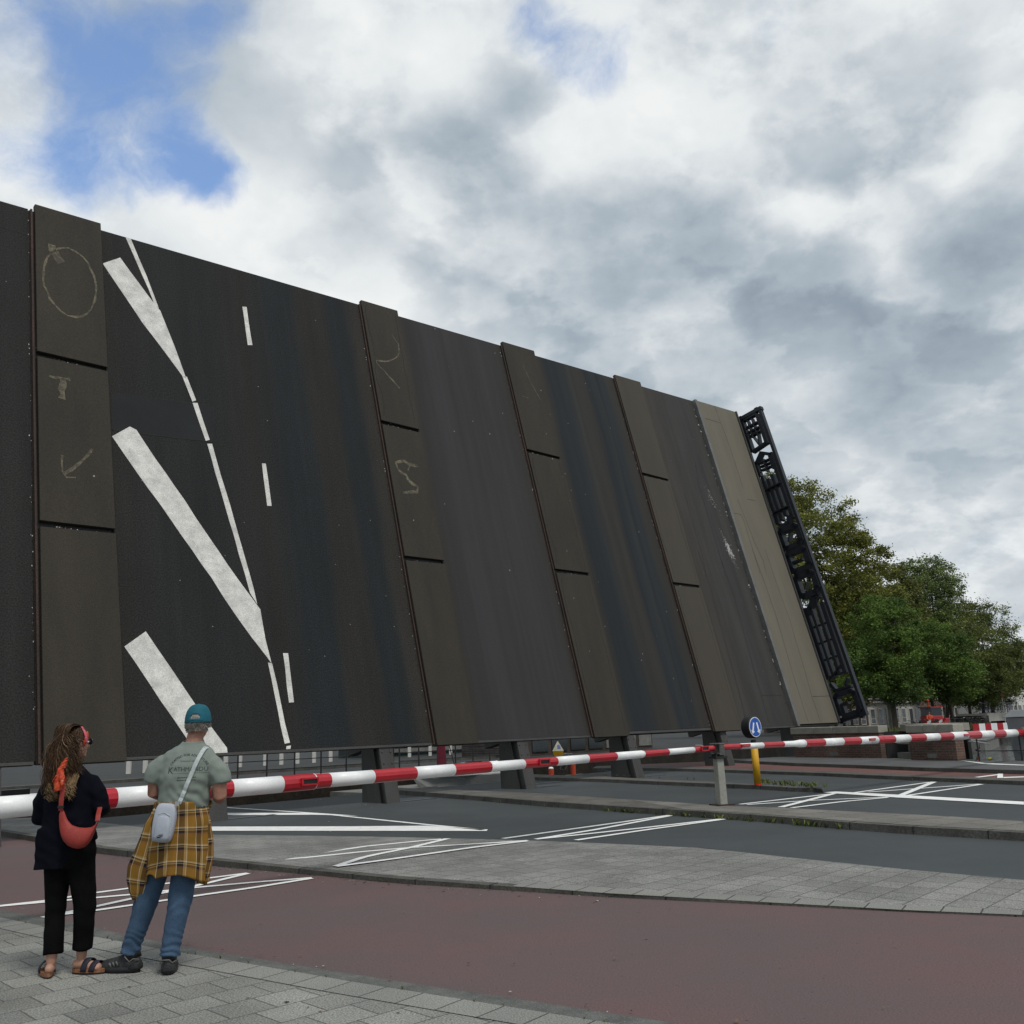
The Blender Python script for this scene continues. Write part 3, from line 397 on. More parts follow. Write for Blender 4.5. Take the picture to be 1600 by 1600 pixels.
def make_ground():
    wall_line = [Vector((10.16, 34.17, 0)), Vector((11.66, 31.43, 0)), Vector((11.72, 29.40, 0)), Vector((12.60, 27.60, 0))]
    kf = ext(D['kerb_front'], 14, 12); kfi = ext(D['kerb_front_in'], 14, 12)
    mbk = ext(D['median_kerb_bot'], 14, 14); mt = ext(D['median_kerb_top'], 14, 14); mb2 = ext(D['median_back'], 14, 18)
    # the bank: one body with its quay wall down to the water
    edge = [hp(-95, 3.55), hp(24, 3.55), hp(24, -1.1)] + wall_line + [Vector((14.25, 25.6, 0)), Vector((20, 19, 0)), Vector((70, -20, 0)), Vector((70, -70, 0)), Vector((-120, -70, 0))]
    b = MB(); sheet(b, tzed(edge, -.03))
    for i in range(len(edge) - 1):
        p, q = edge[i], edge[i + 1]
        b.add([(p.x, p.y, -.03), (q.x, q.y, -.03), (q.x, q.y, -3), (p.x, p.y, -3)], [(0, 3, 2, 1)], 1)
    struct(b.build('ground', [M['soil'], M['abut']]))
    b = MB(); sheet(b, [Vector((p.x, p.y, .012)) for p in kfi] + [Vector((14, -14, .012)), Vector((-40, -14, .012)), Vector((-40, 30, .012))]); struct(b.build('sidewalk', M['paver']))
    b = MB(); ribbon(b, tzed(kf, .010), tzed(kfi, .014)); ribbon(b, tzed(kf, -.02), tzed(kf, .010)); struct(b.build('kerb', M['kerb']))
    b = MB(); ribbon(b, kf, mbk, 0, 90); struct(b.build('cycle_path', M['red']))
    b = MB(); top2 = side_off(mt, .14)
    top2 = [Vector((p.x, p.y, q.z + .002)) for p, q in zip(top2, mt)]
    ribbon(b, mbk, mt); ribbon(b, mt, top2); med = b
    b = MB(); ribbon(b, top2, mb2, 0, 90); struct(b.build('median_pavement', M['paver2']))
    # carriageway
    k3b = ext(D['k3_b'], 2, 12)
    pit = [hp(u, 3.55, .06) for u in (-9.5, 0, 8, 12)]
    far = [Vector(p) for p in pit] + [Vector((p.x, p.y, .06)) for p in k3b]
    b = MB(); sheet(b, [Vector((p.x, p.y, .06)) for p in mb2[1:]][::-1] + far)
    for i in range(len(pit) - 1):
        p, q = pit[i], pit[i + 1]; b.add([p, q, (q.x, q.y, -1.2), (p.x, p.y, -1.2)], [(0, 3, 2, 1)], 1)
    struct(b.build('road', [M['asphalt'], M['kerb_dark']]))
    def uprib(name, a, c, m):
        b = MB(); n = 140; ribbon(b, a, c, 0, n); o = b.build(name, m); a2 = resamp(a, n); s_ = [0]
        for i in range(1, n): s_.append(s_[-1] + (a2[i] - a2[i - 1]).length)
        w_ = (resamp(c, n)[n // 2] - a2[n // 2]).length; ul = o.data.uv_layers.new(name='UVMap')
        for l in o.data.loops: k = l.vertex_index; ul.data[l.index].uv = (s_[k % n], 2.2 + (0 if k < n else w_))
        return o
    ei = side_off(tzed(kfi, .0165), -.245); struct(uprib('sidewalk_edge', tzed(kfi, .0165), ei, M['paver_edge']))
    mb_in = side_off(top2, .125); mb_in = [Vector((p.x, p.y, q.z + .004)) for p, q in zip(mb_in, top2)]; t3 = [Vector((p.x, p.y, p.z + .004)) for p in (mt)]
    struct(uprib('median_edge', t3[7:], mb_in[7:], M['median_edge']))
    def kjoint(b, lo, hi, ins, mi):
        L_ = sum((Vector(lo[i + 1]) - Vector(lo[i])).length for i in range(len(lo) - 1)); n = int(L_ / .95) + 1
        A, B_, C_ = resamp(lo, n * 40), resamp(hi, n * 40), resamp(ins, n * 40)
        for k in range(1, n):
            i = k * 40; t = (A[i + 1] - A[i - 1]); t.z = 0; t = t.normalized() * .007; o = Vector((t.y, -t.x, 0)).normalized() * .003; up = Vector((0, 0, .003))
            b.add([A[i] - t + o, A[i] + t + o, B_[i] + t + o + up, B_[i] - t + o + up], [(0, 1, 2, 3)], mi); b.add([B_[i] - t + o + up, B_[i] + t + o + up, C_[i] + t + up, C_[i] - t + up], [(0, 1, 2, 3)], mi)
    def lift(fb, z):
        q = side_off(fb, .012); return [Vector((p.x, p.y, z)) for p in q]
    kjoint(med, mbk, mt, top2, 1); struct(med.build('kerb', [M['kerb_dark'], M['crack']]))
    def island(fb, ft, bt, zb, name, mats, m_top=1, e0=3.0, e1=10):
        b = MB(); fb, ft, bt = ext(fb, e0, e1), ext(ft, e0, e1), ext(bt, e0, e1); ins = side_off(ft, .13); kjoint(b, fb, ft, ins, 2)
        ribbon(b, fb, ft, 0); ribbon(b, ft, ins, 0); ribbon(b, ins, bt, m_top)
        bb = [Vector((p.x, p.y, zb)) for p in bt]; ribbon(b, bt, side_off(bb, .03), 0)
        for P in (0, -1):
            b.add([fb[P], ft[P], bt[P], bb[P]], [(0, 1, 2, 3), (3, 2, 1, 0)], 0)
        struct(b.build(name, mats))
    island(D['isl1_fb'], lift(D['isl1_fb'], .155), D['isl1_bt'], .05, 'traffic_island', [M['kerb_dark'], M['island'], M['crack']], e0=1.2)
    island(D['isl2_fb'], lift(D['isl2_fb'], .14), D['isl2_bt'], .05, 'traffic_island', [M['kerb_dark'], M['island'], M['crack']], e0=.8, e1=.05)
    # paved strip at the near end of the barrier island
    b = MB(); a = resamp(lift(D['isl1_fb'], .155), 40)[26:]; c = resamp(D['isl1_bt'], 40)[22:]
    ribbon(b, tzed(side_off(a, .14), .159), tzed(side_off(c, -.03), .159)); struct(b.build('island_pavement', M['kerb_light']))
    b = MB(); k3t = lift(k3b, .14); k3r = ext(D['k3_r'], 2, 12); ribbon(b, k3b, k3t); ribbon(b, k3t, k3r); struct(b.build('kerb', M['kerb_dark']))
    b = MB(); k4b = ext(D['k4_b'], 2.2, 12); ribbon(b, k3r, k4b, 0, 70); struct(b.build('cycle_path', M['red_far']))
    b = MB(); k4t = lift(k4b, .23); ribbon(b, k4b, k4t); t2 = side_off(k4t, .2); ribbon(b, k4t, t2); struct(b.build('kerb', M['kerb_dark']))
    b = MB(); sheet(b, [Vector((p.x, p.y, .23)) for p in t2] + [Vector((30, 14, .23)), Vector((14.3, 25.6, .23))] + [Vector((p.x, p.y, .23)) for p in wall_line[::-1]] + [hp(19, -.2, .23), hp(17, 1.5, .23)])
    struct(b.build('far_pavement', M['pave_far']))
    # painted markings
    b = MB()
    for w, p in D['marks']:
        if w == 'p': sheet(b, p)
        else:
            p = [Vector(q) for q in p]; ribbon(b, side_off(p, -w / 2), side_off(p, w / 2), 0, max(6, len(p) * 3))
    struct(b.build('road_marking', M['white_line']))
    # steel-edged slots in the road where the girders come through
    b = MB()
    for uR in GIRDERS[1:6]:
        c = hp(uR + .35, .15, .066 if uR < 4 or uR > 8 else .165); M3 = Matrix.Rotation(math.atan2(HU.y, HU.x), 3, 'Z')
        b.box(c, (1.5, .16, .006), 0, M3)
    struct(b.build('road_slot', M['black']))
GIRDERS = (-8.3, -4.25, 0.0, 4.5, 9.15, 14.2, 19.5)
M['quay_wall'] = brick_mat('quay_brick', (.105, .070, .052), (.070, .050, .040), (.10, .095, .085), .22, .07, 0, .008, .5, speck=.3, nscale=30, plane='xz', big=.4)
M['abut'] = mat('lichen_stone', (.050, .040, .030), .95, .35, 1.2, col2=(.022, .019, .016), bump=.7, bscale=12, stain=(2.5, .58, (.11, .095, .07), .7))
make_ground()
# ------------------------------------------------------------------ the raised bridge leaf
LV = Vector((-.166510, .158734, .973179)); LN = Vector((.704392, -.671498, .230048))
def top_v(u): return 13.90 + .0725 * u
def make_leaf():
    root = empty('bascule_bridge_leaf'); m = Matrix((HU, LV, LN)).transposed().to_4x4(); m.translation = HO; root.matrix_world = m
    tag(root, 'huge raised bridge deck of dark asphalt tilted up behind the barriers', 'bridge')
    UL, UR = -15.5, 22.42
    def plate(mb, u0, u1, v0, v1a, v1b, w0, w1, mi=0):
        mb.hexa([(u0, v0, w0), (u1, v0, w0), (u1, v0, w1), (u0, v0, w1), (u0, v1a, w0), (u1, v1b, w0), (u1, v1b, w1), (u0, v1a, w1)], mi)
    # structural deck plate behind the wearing course
    b = MB(); plate(b, UL, UR, 1.36, top_v(UL) - .03, top_v(UR) - .03, -.30, -.035); b.build('deck_plate', M['steel_dark'], root)
    b = MB()
    for k in range(5):
        v = 2.4 + k * 2.6; b.box(((UL + UR) / 2, v, -.75), (UR - UL - .6, .25, .85))
    b.build('cross_beam', M['steel_dark'], root)
    # wearing course, one part per carriageway strip
    strips = [('asphalt_strip', UL, -7.78, M['deck0'], None), ('asphalt_strip', -6.20, 1.20, M['deck0'], 'black asphalt strip with white chevron lines'), ('asphalt_strip', 2.66, 7.10, M['deck2'], 'smooth violet grey asphalt strip'),
              ('asphalt_strip', 8.84, 13.32, M['deck3'], 'blue black asphalt strip with long wear streaks'), ('asphalt_strip', 15.14, 18.93, M['deck4'], 'grey asphalt strip with long cracks')]
    cr = D['cracks']
    for i, (nm, u0, u1, mt, lb) in enumerate(strips):
        b = MB(); v0 = 1.36 if i != 3 else 1.42
        plate(b, u0, u1, v0, top_v(u0), top_v(u1), -.035, 0.0, 0)
        if i == 4:
            for c in cr[:5]: strip2(b, c, .022, .003, 1)
        if i == 1:
            for c in cr[13:]: strip2(b, c, .014, .003, 1)
            q = [Vector((p[0], p[1], .003)) for p in D['leaf_patch']]; b.add(q, [(0, 3, 2, 1) if (q[1] - q[0]).cross(q[2] - q[0]).z < 0 else (0, 1, 2, 3)], 2)
            for k in range(4): strip2(b, [D['leaf_patch'][k], D['leaf_patch'][(k + 1) % 4]], .03, .0045, 1)
        if i == 0:
            strip2(b, [(UL, 12.2), (-7.8, 12.62)], .03, .003, 1)
        if i == 4:
            z = random.Random(5)
            for q_, s in enumerate(D['spots']):
                c = np.mean(np.array(s), 0)
                for k in range(330 if q_ == 0 else 90):
                    dv = z.gauss(0, .30); du = z.gauss(0, .065) * (1.3 - .5 * dv); r0 = z.uniform(.005, .022) * (1.25 if q_ == 0 and abs(dv) < .25 else .7); a0 = z.uniform(0, 6)
                    b.add([(c[0] + du - dv * .25 + r0 * math.cos(a0 + t_) * z.uniform(.6, 1.2), c[1] + dv + r0 * 1.5 * math.sin(a0 + t_) * z.uniform(.6, 1.2), .003 + k * 4e-6) for t_ in (0, 1.2, 2.5, 3.8, 5.0)], [(0, 1, 2, 3, 4)], 3)
            for k in range(160):
                v_ = z.uniform(2, 15); b.add([(18.9 - abs(z.gauss(0, .05)) + .03 * math.cos(t_) * z.uniform(.2, 1), v_ + .05 * math.sin(t_) * z.uniform(.3, 1), .0035 + k * 4e-6) for t_ in (0, 1.5, 3, 4.5)], [(0, 1, 2, 3)], 3 if z.random() < .22 else 1)
        o = b.build(nm, [mt, M['crack'], M['patch'], M['salt']], root)
        if lb: o['label'] = lb
    # raised slabs over the four rails, three to a rail, with an open groove along their left side
    cuts = {-7.66: (5.80, 9.60), 1.28: (6.08, 10.08), 7.18: (6.32, 10.42), 13.42: (6.45, 10.74)}
    wid = {-7.66: 1.44, 1.28: 1.36, 7.18: 1.60, 13.42: 1.68}
    for u0, (c1, c2) in cuts.items():
        u1 = u0 + wid[u0]; tp = top_v(u0) + .13
        segs = [(1.27, c1 - .065), (c1 + .065, c2 - .065), (c2 + .065, tp)]
        for k, (a, c) in enumerate(segs):
            b = MB(); w1 = .085 - .004 * k
            sl = .03 * (u1 - u0) if k < 2 else (u1 - u0) * .0725
            b.hexa([(u0, a, -.03), (u1, a + (.02 if k else 0), -.03), (u1, a + (.02 if k else 0), w1), (u0, a, w1), (u0, c, -.03), (u1, c + sl, -.03), (u1, c + sl, w1), (u0, c, w1)])
            if k == 1 and u0 > 5 or k == 0 and u0 > 5 or k == 2 and 0 < u0 < 5:      # broken edge lines in the coating
                z = random.Random(int(u0 * 10) + k); pl = []
                for q in range(14):
                    pl.append((u0 + .10 + .05 * z.random() + .04 * math.sin(q), a + .15 + (c - a - .3) * q / 13))
                strip2(b, pl, .016, w1 + .002, 2)
                pl = [(u1 - .12 - .06 * z.random(), a + .1 + (c - a - .2) * q / 13) for q in range(14)]
                strip2(b, pl, .014, w1 + .002, 2)
            for wch, pl in D['chalk']:
                mu = sum(p[0] for p in pl) / len(pl); mv = sum(p[1] for p in pl) / len(pl)
                if u0 - .1 < mu < u1 + .1 and a < mv < c: strip2(b, pl, wch * .55, w1 + .003, 1, rough=True)
            bevel(b.build('rail_slab', [M['slab4'] if u0 > 13 else M['slab'], M['chalk'], M['groove']], root), .008, 2)
        b = MB(); plate(b, u0 - .10, u0 + .02, 1.30, tp - .15, tp - .15, -.06, -.012, 0); plate(b, u0 - .085, u0 - .045, 1.30, tp - .15, tp - .15, -.012, .055, 1)
        z = random.Random(int(u0 * 7) + 50)
        for k in range(150):
            v_ = z.uniform(1.5, tp - .4); uu = u0 - .11 - abs(z.gauss(0, .018)); r0 = z.uniform(.005, .016); a0 = z.uniform(0, 6)
            b.add([(uu + r0 * math.cos(a0 + t_) * z.uniform(.4, 1.2), v_ + r0 * 1.6 * math.sin(a0 + t_), .003) for t_ in (0, 1.5, 3, 4.5)], [(0, 1, 2, 3)], 0 if z.random() < .82 else 2)
        for cv in (c1, c2):
            for k in range(16):
                uu = u0 + wid[u0] * z.uniform(.15, .95); r0 = z.uniform(.006, .020); b.add([(uu + r0 * math.cos(t_), cv - .03 + .02 * z.random() + r0 * .7 * math.sin(t_), .045) for t_ in (0, 1.5, 3, 4.5)], [(0, 1, 2, 3)], 2 if z.random() < .35 else 1)
        b.build('rail_groove', [M['groove'], M['rust'], M['salt']], root)
        b = MB(); plate(b, u1 - .01, u1 + .045, 1.40, tp - .16, tp - .16, -.04, .006, 0); b.build('joint_filler', M['groove'], root)
    # kerb edge and raised footway
    b = MB(); plate(b, 18.97, 19.13, 1.30, top_v(19) + .03, top_v(19.1) + .03, -.03, .13); bevel(b.build('kerb_edge', M['strip'], root), .01)
    b = MB(); plate(b, 19.17, 22.32, 1.38, top_v(19.17), top_v(22.3), -.03, .10)
    for c in cr[5:13]: strip2(b, c, .018, .103, 1, jag=.02)
    b.build('footway_coating', [M['walk'], M['crack']], root)
    b = MB(); plate(b, 22.325, 22.42, 1.38, top_v(22.3), top_v(22.4), -.03, .16); b.build('outer_edge', M['steel'], root)
    for a_, b_, lo, hi in ((UL, -7.80, 1.30, 1.355), (-6.2, 1.2, 1.30, 1.355), (2.7, 7.1, 1.30, 1.355), (8.9, 13.3, 1.34, 1.41), (15.2, 22.4, 1.30, 1.355)):
        b = MB(); plate(b, a_, b_, lo, hi, hi, -.10, .002); b.build('bottom_edge', M['steel'], root)
    # white paint on the deck: one part per painted mark
    for pl in D['leaf_marks']:
        b = MB(); pts = outline(pl, .35, .010); b.prism(pts, .001, .0055); b.build('deck_marking', M['white_line_worn'], root)
    # main girders: web box tapering down into its road slot, flange plate on the deck side
    for uR in GIRDERS:
        b = MB(); u0 = uR - .36; u1 = uR - .04
        def prof(w, v): return w, v
        pr = [(-.40, -.9), (-1.02, .05), (-.74, 1.42), (-.30, 1.42), (-.30, 1.0), (-.30, -.9)]
        b.add([(u0 + .03, v, w) for w, v in pr] + [(u1, v, w) for w, v in pr], [tuple(range(5, -1, -1)), tuple(range(6, 12))] + [(i, (i + 1) % 6, 6 + (i + 1) % 6, 6 + i) for i in range(6)])
        b.box((u0 + .11, .4, -.22), (.05, 2.0, .30))
        tv = top_v(uR) - .2
        b.hexa([(u0 + .05, 1.42, -1.30), (u1, 1.42, -1.30), (u1, 1.42, -.30), (u0 + .05, 1.42, -.30), (u0 + .05, tv, -.7), (u1, tv, -.7), (u1, tv, -.30), (u0 + .05, tv, -.30)])
        g = b.build('main_girder', M['steel'], root)
        b = MB(); b.hexa([(uR - .38, -.5, -.085), (uR, -.5, -.085), (uR, -.5, -.03), (uR - .38, -.5, -.03), (uR - .38, 1.31, -.085), (uR, 1.31, -.085), (uR, 1.31, -.03), (uR - .38, 1.31, -.03)])
        for k in (-1, 1):
            for vv in (.95, 1.2): b.ball((uR - .19 + k * .12, vv, -.03), (.03, .03, .02), 8)
        bevel(b.build('flange', M['steel'], g), .006)
    railing(root)
    return root
def strip2(mb, pl, w, z, mi, rough=False, jag=0.0):
    """thin ribbon lying on the deck surface"""
    pl = [Vector((p[0] + random.uniform(-jag, jag), p[1], 0)) for p in pl]
    n = max(4, int(sum((pl[i + 1] - pl[i]).length for i in range(len(pl) - 1)) / .16)); p = resamp(pl, n + 1)
    p = [q + Vector((random.uniform(-1, 1), random.uniform(-1, 1), 0)) * w * .25 for q in p]
    A = []; B = []
    for i in range(len(p)):
        t = (p[min(i + 1, n)] - p[max(i - 1, 0)]).normalized(); s = Vector((-t.y, t.x, 0)) * w / 2 * (random.uniform(.45, 1.2) if rough else random.uniform(.7, 1.1))
        A.append(p[i] - s + Vector((0, 0, z))); B.append(p[i] + s + Vector((0, 0, z)))
    o = len(mb.v); k = len(A); mb.v += [tuple(q) for q in A + B]
    for i in range(k - 1): mb.f.append((o + i, o + i + 1, o + k + i + 1, o + k + i)); mb.m.append(mi)
def outline(pl, step, j):
    pl = [Vector((p[0], p[1], 0)) for p in pl]; out = []
    for i in range(len(pl)):
        a, b = pl[i], pl[(i + 1) % len(pl)]; n = max(1, int((b - a).length / step))
        for k in range(n):
            q = a.lerp(b, k / n); out.append((q.x + random.uniform(-j, j), q.y + random.uniform(-j, j)))
    area = sum(out[i][0] * out[(i + 1) % len(out)][1] - out[(i + 1) % len(out)][0] * out[i][1] for i in range(len(out)))
    return out if area > 0 else out[::-1]
def railing(root):
    """sign railing along the footway edge: cut-out letters between two rails, standing out from the deck"""
    U0 = 22.72
    b = MB()
    def B(v0, w0, v1, w1, t=.07, d=.16, mb=None): (mb or b).beam((U0, v0, w0), (U0, v1, w1), t, d, up=(1, 0, 0))
    B(1.45, 1.13, 15.15, 1.10, .13, .24); B(1.45, -.10, 15.3, -.06, .07, .20); B(1.5, .02, 15.25, .02, .05, .10)
    r = b.build('sign_railing', M['navy'], root); bevel(r, .008, 1)
    for v in np.arange(2.0, 15.3, .8): b2 = MB(); b2.beam((U0 - .3, v, -.08), (U0 + .02, v, -.08), .08, .06); b2.build('railing_bracket', M['navy'], r)
    for v in (1.46, 15.22): b2 = MB(); b2.beam((U0, v, -.15), (U0, v, 1.2), .16, .26, up=(1, 0, 0)); b2.box((U0, v + (.07 if v > 5 else -.07), .10), (.2, .12, .12)); b2.box((U0, v + (.07 if v > 5 else -.07), .95), (.2, .12, .16)); b2.build('end_post', M['navy'], r)
    def letter(fn):
        mb = MB(); fn(mb); mb.v = [(U0 + .03 + (p[0] - U0) * 1.45, p[1], p[2]) for p in mb.v]; o = mb.build('cutout_letter', M['navy'], r); bevel(o, .006, 1)
    def ring(mb, v0, v1, w0, w1, t, d=.26, gap=None, cut=.13):
        t *= 1.25
        """rounded frame with an octagonal outline"""
        P = [(v0 + cut, w0), (v1 - cut, w0), (v1, w0 + cut), (v1, w1 - cut), (v1 - cut, w1), (v0 + cut, w1), (v0, w1 - cut), (v0, w0 + cut)]
        for i in range(8):
            if gap is not None and i in gap: continue
            (a, c), (e, f) = P[i], P[(i + 1) % 8]; L = math.hypot(e - a, f - c); x = t * .28 / L
            B(a - (e - a) * x, c - (f - c) * x, e + (e - a) * x, f + (f - c) * x, t, d, mb)
    def G(mb):
        ring(mb, 1.56, 2.44, .16, 1.0, .16, gap=(7,)); B(1.62, .34, 2.02, .34, .10, .2, mb); B(2.02, .30, 2.02, .62, .10, .2, mb)
    def I_(mb): B(2.62, .16, 2.62, .95, .10, .2, mb); B(2.62, .3, 2.95, .16, .10, .2, mb); B(2.7, .7, 2.95, .92, .06, .2, mb)
    def N3(mb):
        for w in (.14, .38, .66, .90): B(3.15, w, 6.15, w + .02, .16 if w in (.14, .9) else .12, .2, mb)
        for v in (3.2, 3.9, 4.6, 5.3): B(v, .14, v, .9, .06, .10, mb)
        B(3.1, .2, 3.5, .85, .08, .2, mb)
    def Vv(mb): B(5.85, .12, 6.45, .72, .24, .2, mb); B(6.45, .72, 6.3, .95, .14, .2, mb)
    def O1(mb): ring(mb, 6.62, 7.52, .14, .98, .20, cut=.15); B(6.88, .42, 7.15, .60, .05, .24, mb)
    def B1(mb): ring(mb, 7.72, 8.58, .14, .98, .21, cut=.14); B(8.14, .25, 8.14, .72, .10, .2, mb)
    def D1(mb): ring(mb, 8.78, 9.62, .14, .98, .20, cut=.12); B(9.05, .4, 9.4, .6, .06, .22, mb)
    def E1(mb):
        for w, a, c in ((.20, 9.95, 12.25), (.42, 10.05, 12.05), (.66, 10.15, 12.15), (.92, 9.95, 13.1)): B(a, w, c, w, .15, .2, mb)
        for v in (10.5, 11.6): B(v, .16, v, .95, .06, .3, mb)
        B(9.80, .25, 9.85, .62, .14, .2, mb); B(9.85, .62, 10.15, .95, .12, .2, mb)
    def R1(mb):
        for v in (12.55, 12.72, 12.89): B(v, .22, v - .04, .86, .055, .2, mb)
        B(12.35, .5, 13.0, .5, .05, .2, mb); B(12.35, .8, 13.0, .8, .05, .2, mb); B(12.9, .10, 13.32, .55, .16, .2, mb); B(13.3, .5, 13.0, .95, .12, .2, mb); B(12.3, .12, 12.95, .12, .12, .2, mb)
    def A1(mb):
        B(13.55, .12, 15.1, .12, .15, .2, mb); B(13.55, .90, 15.05, .90, .16, .2, mb); B(13.52, .12, 13.62, .9, .12, .2, mb); B(15.08, .12, 15.08, .9, .08, .2, mb)
        for v in (14.25, 14.45, 14.70): B(v, .22, v, .8, .08, .2, mb)
        for w in (.38, .60): B(14.2, w, 15.0, w, .05, .2, mb)
        B(14.25, .36, 13.62, .56, .06, .2, mb); B(14.25, .66, 13.62, .56, .06, .2, mb)
    for f in (G, I_, N3, Vv, O1, B1, D1, E1, R1, A1): letter(f)
leaf = make_leaf()

# ------------------------------------------------------------------ barriers
def make_boom(name, pts, stripes, label, group):
    """pts: list of (x, y, z, radius) along the arm; stripes: [(t0, t1, 'r'|'w')] over the arm's length"""
    P = [Vector(p[:3]) for p in pts]; s = [0]
    for i in range(1, len(P)): s.append(s[-1] + (P[i] - P[i - 1]).length)
    def at(d):
        for i in range(len(s) - 1):
            if d <= s[i + 1] or i == len(s) - 2:
                f = (d - s[i]) / (s[i + 1] - s[i]); return P[i].lerp(P[i + 1], f), pts[i][3] + (pts[i + 1][3] - pts[i][3]) * f
    root = empty(name, P[0]); tag(root, label, 'barrier', group); base = P[0]
    for d0, d1, k in stripes:
        b = MB(); cs = [d0] + [q for q in s if d0 + .001 < q < d1 - .001] + [d1]
        pp = [at(c)[0] - base for c in cs]; rr = [at(c)[1] * (1.008 if k == 'r' else 1.0) for c in cs]
        if k == 'r':
            b.tube(pp, rr, 12, 0); o = b.build('red_band', M['bred'], root)
        else:
            b.tube(pp, rr, 36, 0); o = b.build('white_band', M['bwhite'], root, smooth=True)
            for p_ in o.data.polygons:
                if len(p_.vertices) > 4: p_.use_smooth = False
    return root, at, s[-1], base
def make_barriers():
    dirL = Vector((.690, .7238, 0)); post = Vector((3.414, 16.986, .155))
    # left arm, thick at its pivot outside the frame, stepping down to the rest post
    def LP(t): return Vector((3.32, 16.89, 1.112)) - dirL * t      # t metres back from the post
    zl = lambda t: 1.112 - .0055 * t
    def pt(t, r): q = LP(t); return (q.x, q.y, zl(t), r)
    steps = [pt(15.5, .104), pt(8.2, .088), pt(8.17, .079), pt(5.30, .071), pt(5.27, .065), pt(2.08, .058), pt(2.05, .051), pt(0, .048)]
    # distances from the post at which the bands change (measured along the arm)
    tt = LEFT_BANDS
    L = 15.5; st = []
    ds = [L - t for t in tt]
    ds = [0.0] + [d for d in ds if d > 0] 
    ks = ['w' if (len(ds) - 2 - i) % 2 == 1 else 'r' for i in range(len(ds) - 1)]
    for i in range(len(ds) - 1): st.append((ds[i], ds[i + 1], ks[i]))
    root, at, ln, base = make_boom('striped_barrier', steps, st, 'long red and white barrier crossing in front of the two people', 'red and white bridge barriers')
    for d in (L - 8.30, L - 4.42, L - .34):
        p, r = at(d); b = MB(); Mz = Matrix.Rotation(math.atan2(dirL.y, dirL.x), 3, 'Z'); nrm = Vector((.7238, -.69, 0))
        c = p - base + nrm * (r + .008) + Vector((0, 0, .01))
        for sx, sz, w, h in ((0, .032, .20, .016), (0, -.032, .20, .016), (-.1, 0, .02, .08), (.1, 0, .02, .08)): b.box(c + dirL * sx + Vector((0, 0, sz)), (w, .03, h), 0, Mz)
        b.box(c - nrm * .006, (.18, .02, .05), 1, Mz); b.build('warning_lamp', [M['bred'], M['black']], root)
    for d in (L - 8.17, L - 5.27, L - 2.05):
        p, r = at(d); b = MB(); b.torus(p - base - dirL * .02, r * 1.01 + .002, .006, dirL, 30, 6); b.build('joint_ring', M['bwhite'], root, smooth=True)
    # right arm: from the rest post to the cabinet
    A = Vector((3.50, 17.10, 1.117)); Bq = Vector((13.45, 26.37, .968)); d = (Bq - A)
    def rp(f, r): q = A + d * f; return (q.x, q.y, q.z, r)
    stR = [rp(0, .049), rp(.175, .056), rp(.19, .072), rp(.43, .078), rp(.433, .083), rp(.69, .088), rp(.693, .096), rp(1.14, .104)]
    fr = RIGHT_BANDS; ln = d.length
    st = [(ln * fr[i], ln * fr[i + 1], 'r' if i % 2 == 0 else 'w') for i in range(len(fr) - 1)]
    root2, at2, l2, base2 = make_boom('striped_barrier', stR, st, 'red and white barrier running from the rest post to the cabinet', 'red and white bridge barriers')
    dn = d.normalized(); nr = Vector((dn.y, -dn.x, 0)); Mz = Matrix.Rotation(math.atan2(dn.y, dn.x), 3, 'Z')
    for f in (.05, .39, .735):
        p, r = at2(f * ln); b = MB(); c = p - base2 + nr * (r + .006); b.box(c + Vector((0, 0, .015)), (.26, .03, .05), 0, Mz); b.box(c + nr * .012 + Vector((0, 0, .015)), (.2, .02, .028), 1, Mz); b.build('warning_lamp', [M['bred'], mat_lampred], root2)
    # rest post between the arms
    t = empty('barrier_rest_post', post); tag(t, 'grey steel post with rusty foot carrying the ends of both barrier arms', 'post')
    Mr = Matrix.Rotation(R(24), 3, 'Z')
    b = MB(); b.hexa([Mr @ Vector(q) for q in [(-.075, -.075, 0), (.075, -.075, 0), (.075, .075, 0), (-.075, .075, 0), (-.068, -.068, .79), (.068, -.068, .79), (.068, .068, .79), (-.068, .068, .79)]])
    bevel(b.build('shaft', M['grey_paint'], t), .014)
    b = MB(); b.box((0, 0, .012), (.32, .30, .024), 0, Mr); b.build('foot_plate', M['rust'], t)
    b = MB(); b.box((0, 0, .80), (.24, .22, .03), 0, Mr); b.box((-.02, 0, .845), (.12, .14, .07), 0, Mr); b.build('head_plate', M['steel_dark'], t)
    Ma = Matrix.Rotation(math.atan2(dirL.y, dirL.x), 3, 'Z')
    b = MB()
    for sx in (-1, 1): b.box(Ma @ Vector((0, .085 * sx, 0)) + Vector((0, 0, .93)), (.15, .035, .20), 0, Ma)
    b.box((0, 0, .862), (.16, .20, .03), 0, Ma); b.box((0, 0, 1.025), (.17, .215, .03), 0, Ma); b.box(Ma @ Vector((.06, -.09, 0)) + Vector((0, 0, .83)), (.04, .03, .09), 0, Ma)
    o = bevel(b.build('fork', M['iron'], t), .012)
    b = MB(); b.box(Ma @ Vector((-.32, .13, 0)) + Vector((0, 0, 1.0)), (.16, .10, .02), 0, Ma @ Matrix.Rotation(.25, 3, 'Y')); b.build('guide_flap', M['grey_paint'], t)
    # cabinet that the right arm turns on
    t = empty('barrier_cabinet', (14.05, 26.95, .22)); tag(t, 'grey metal barrier cabinet with sloping lid beside the canal', 'cabinet')
    t.rotation_euler = (0, 0, R(43))
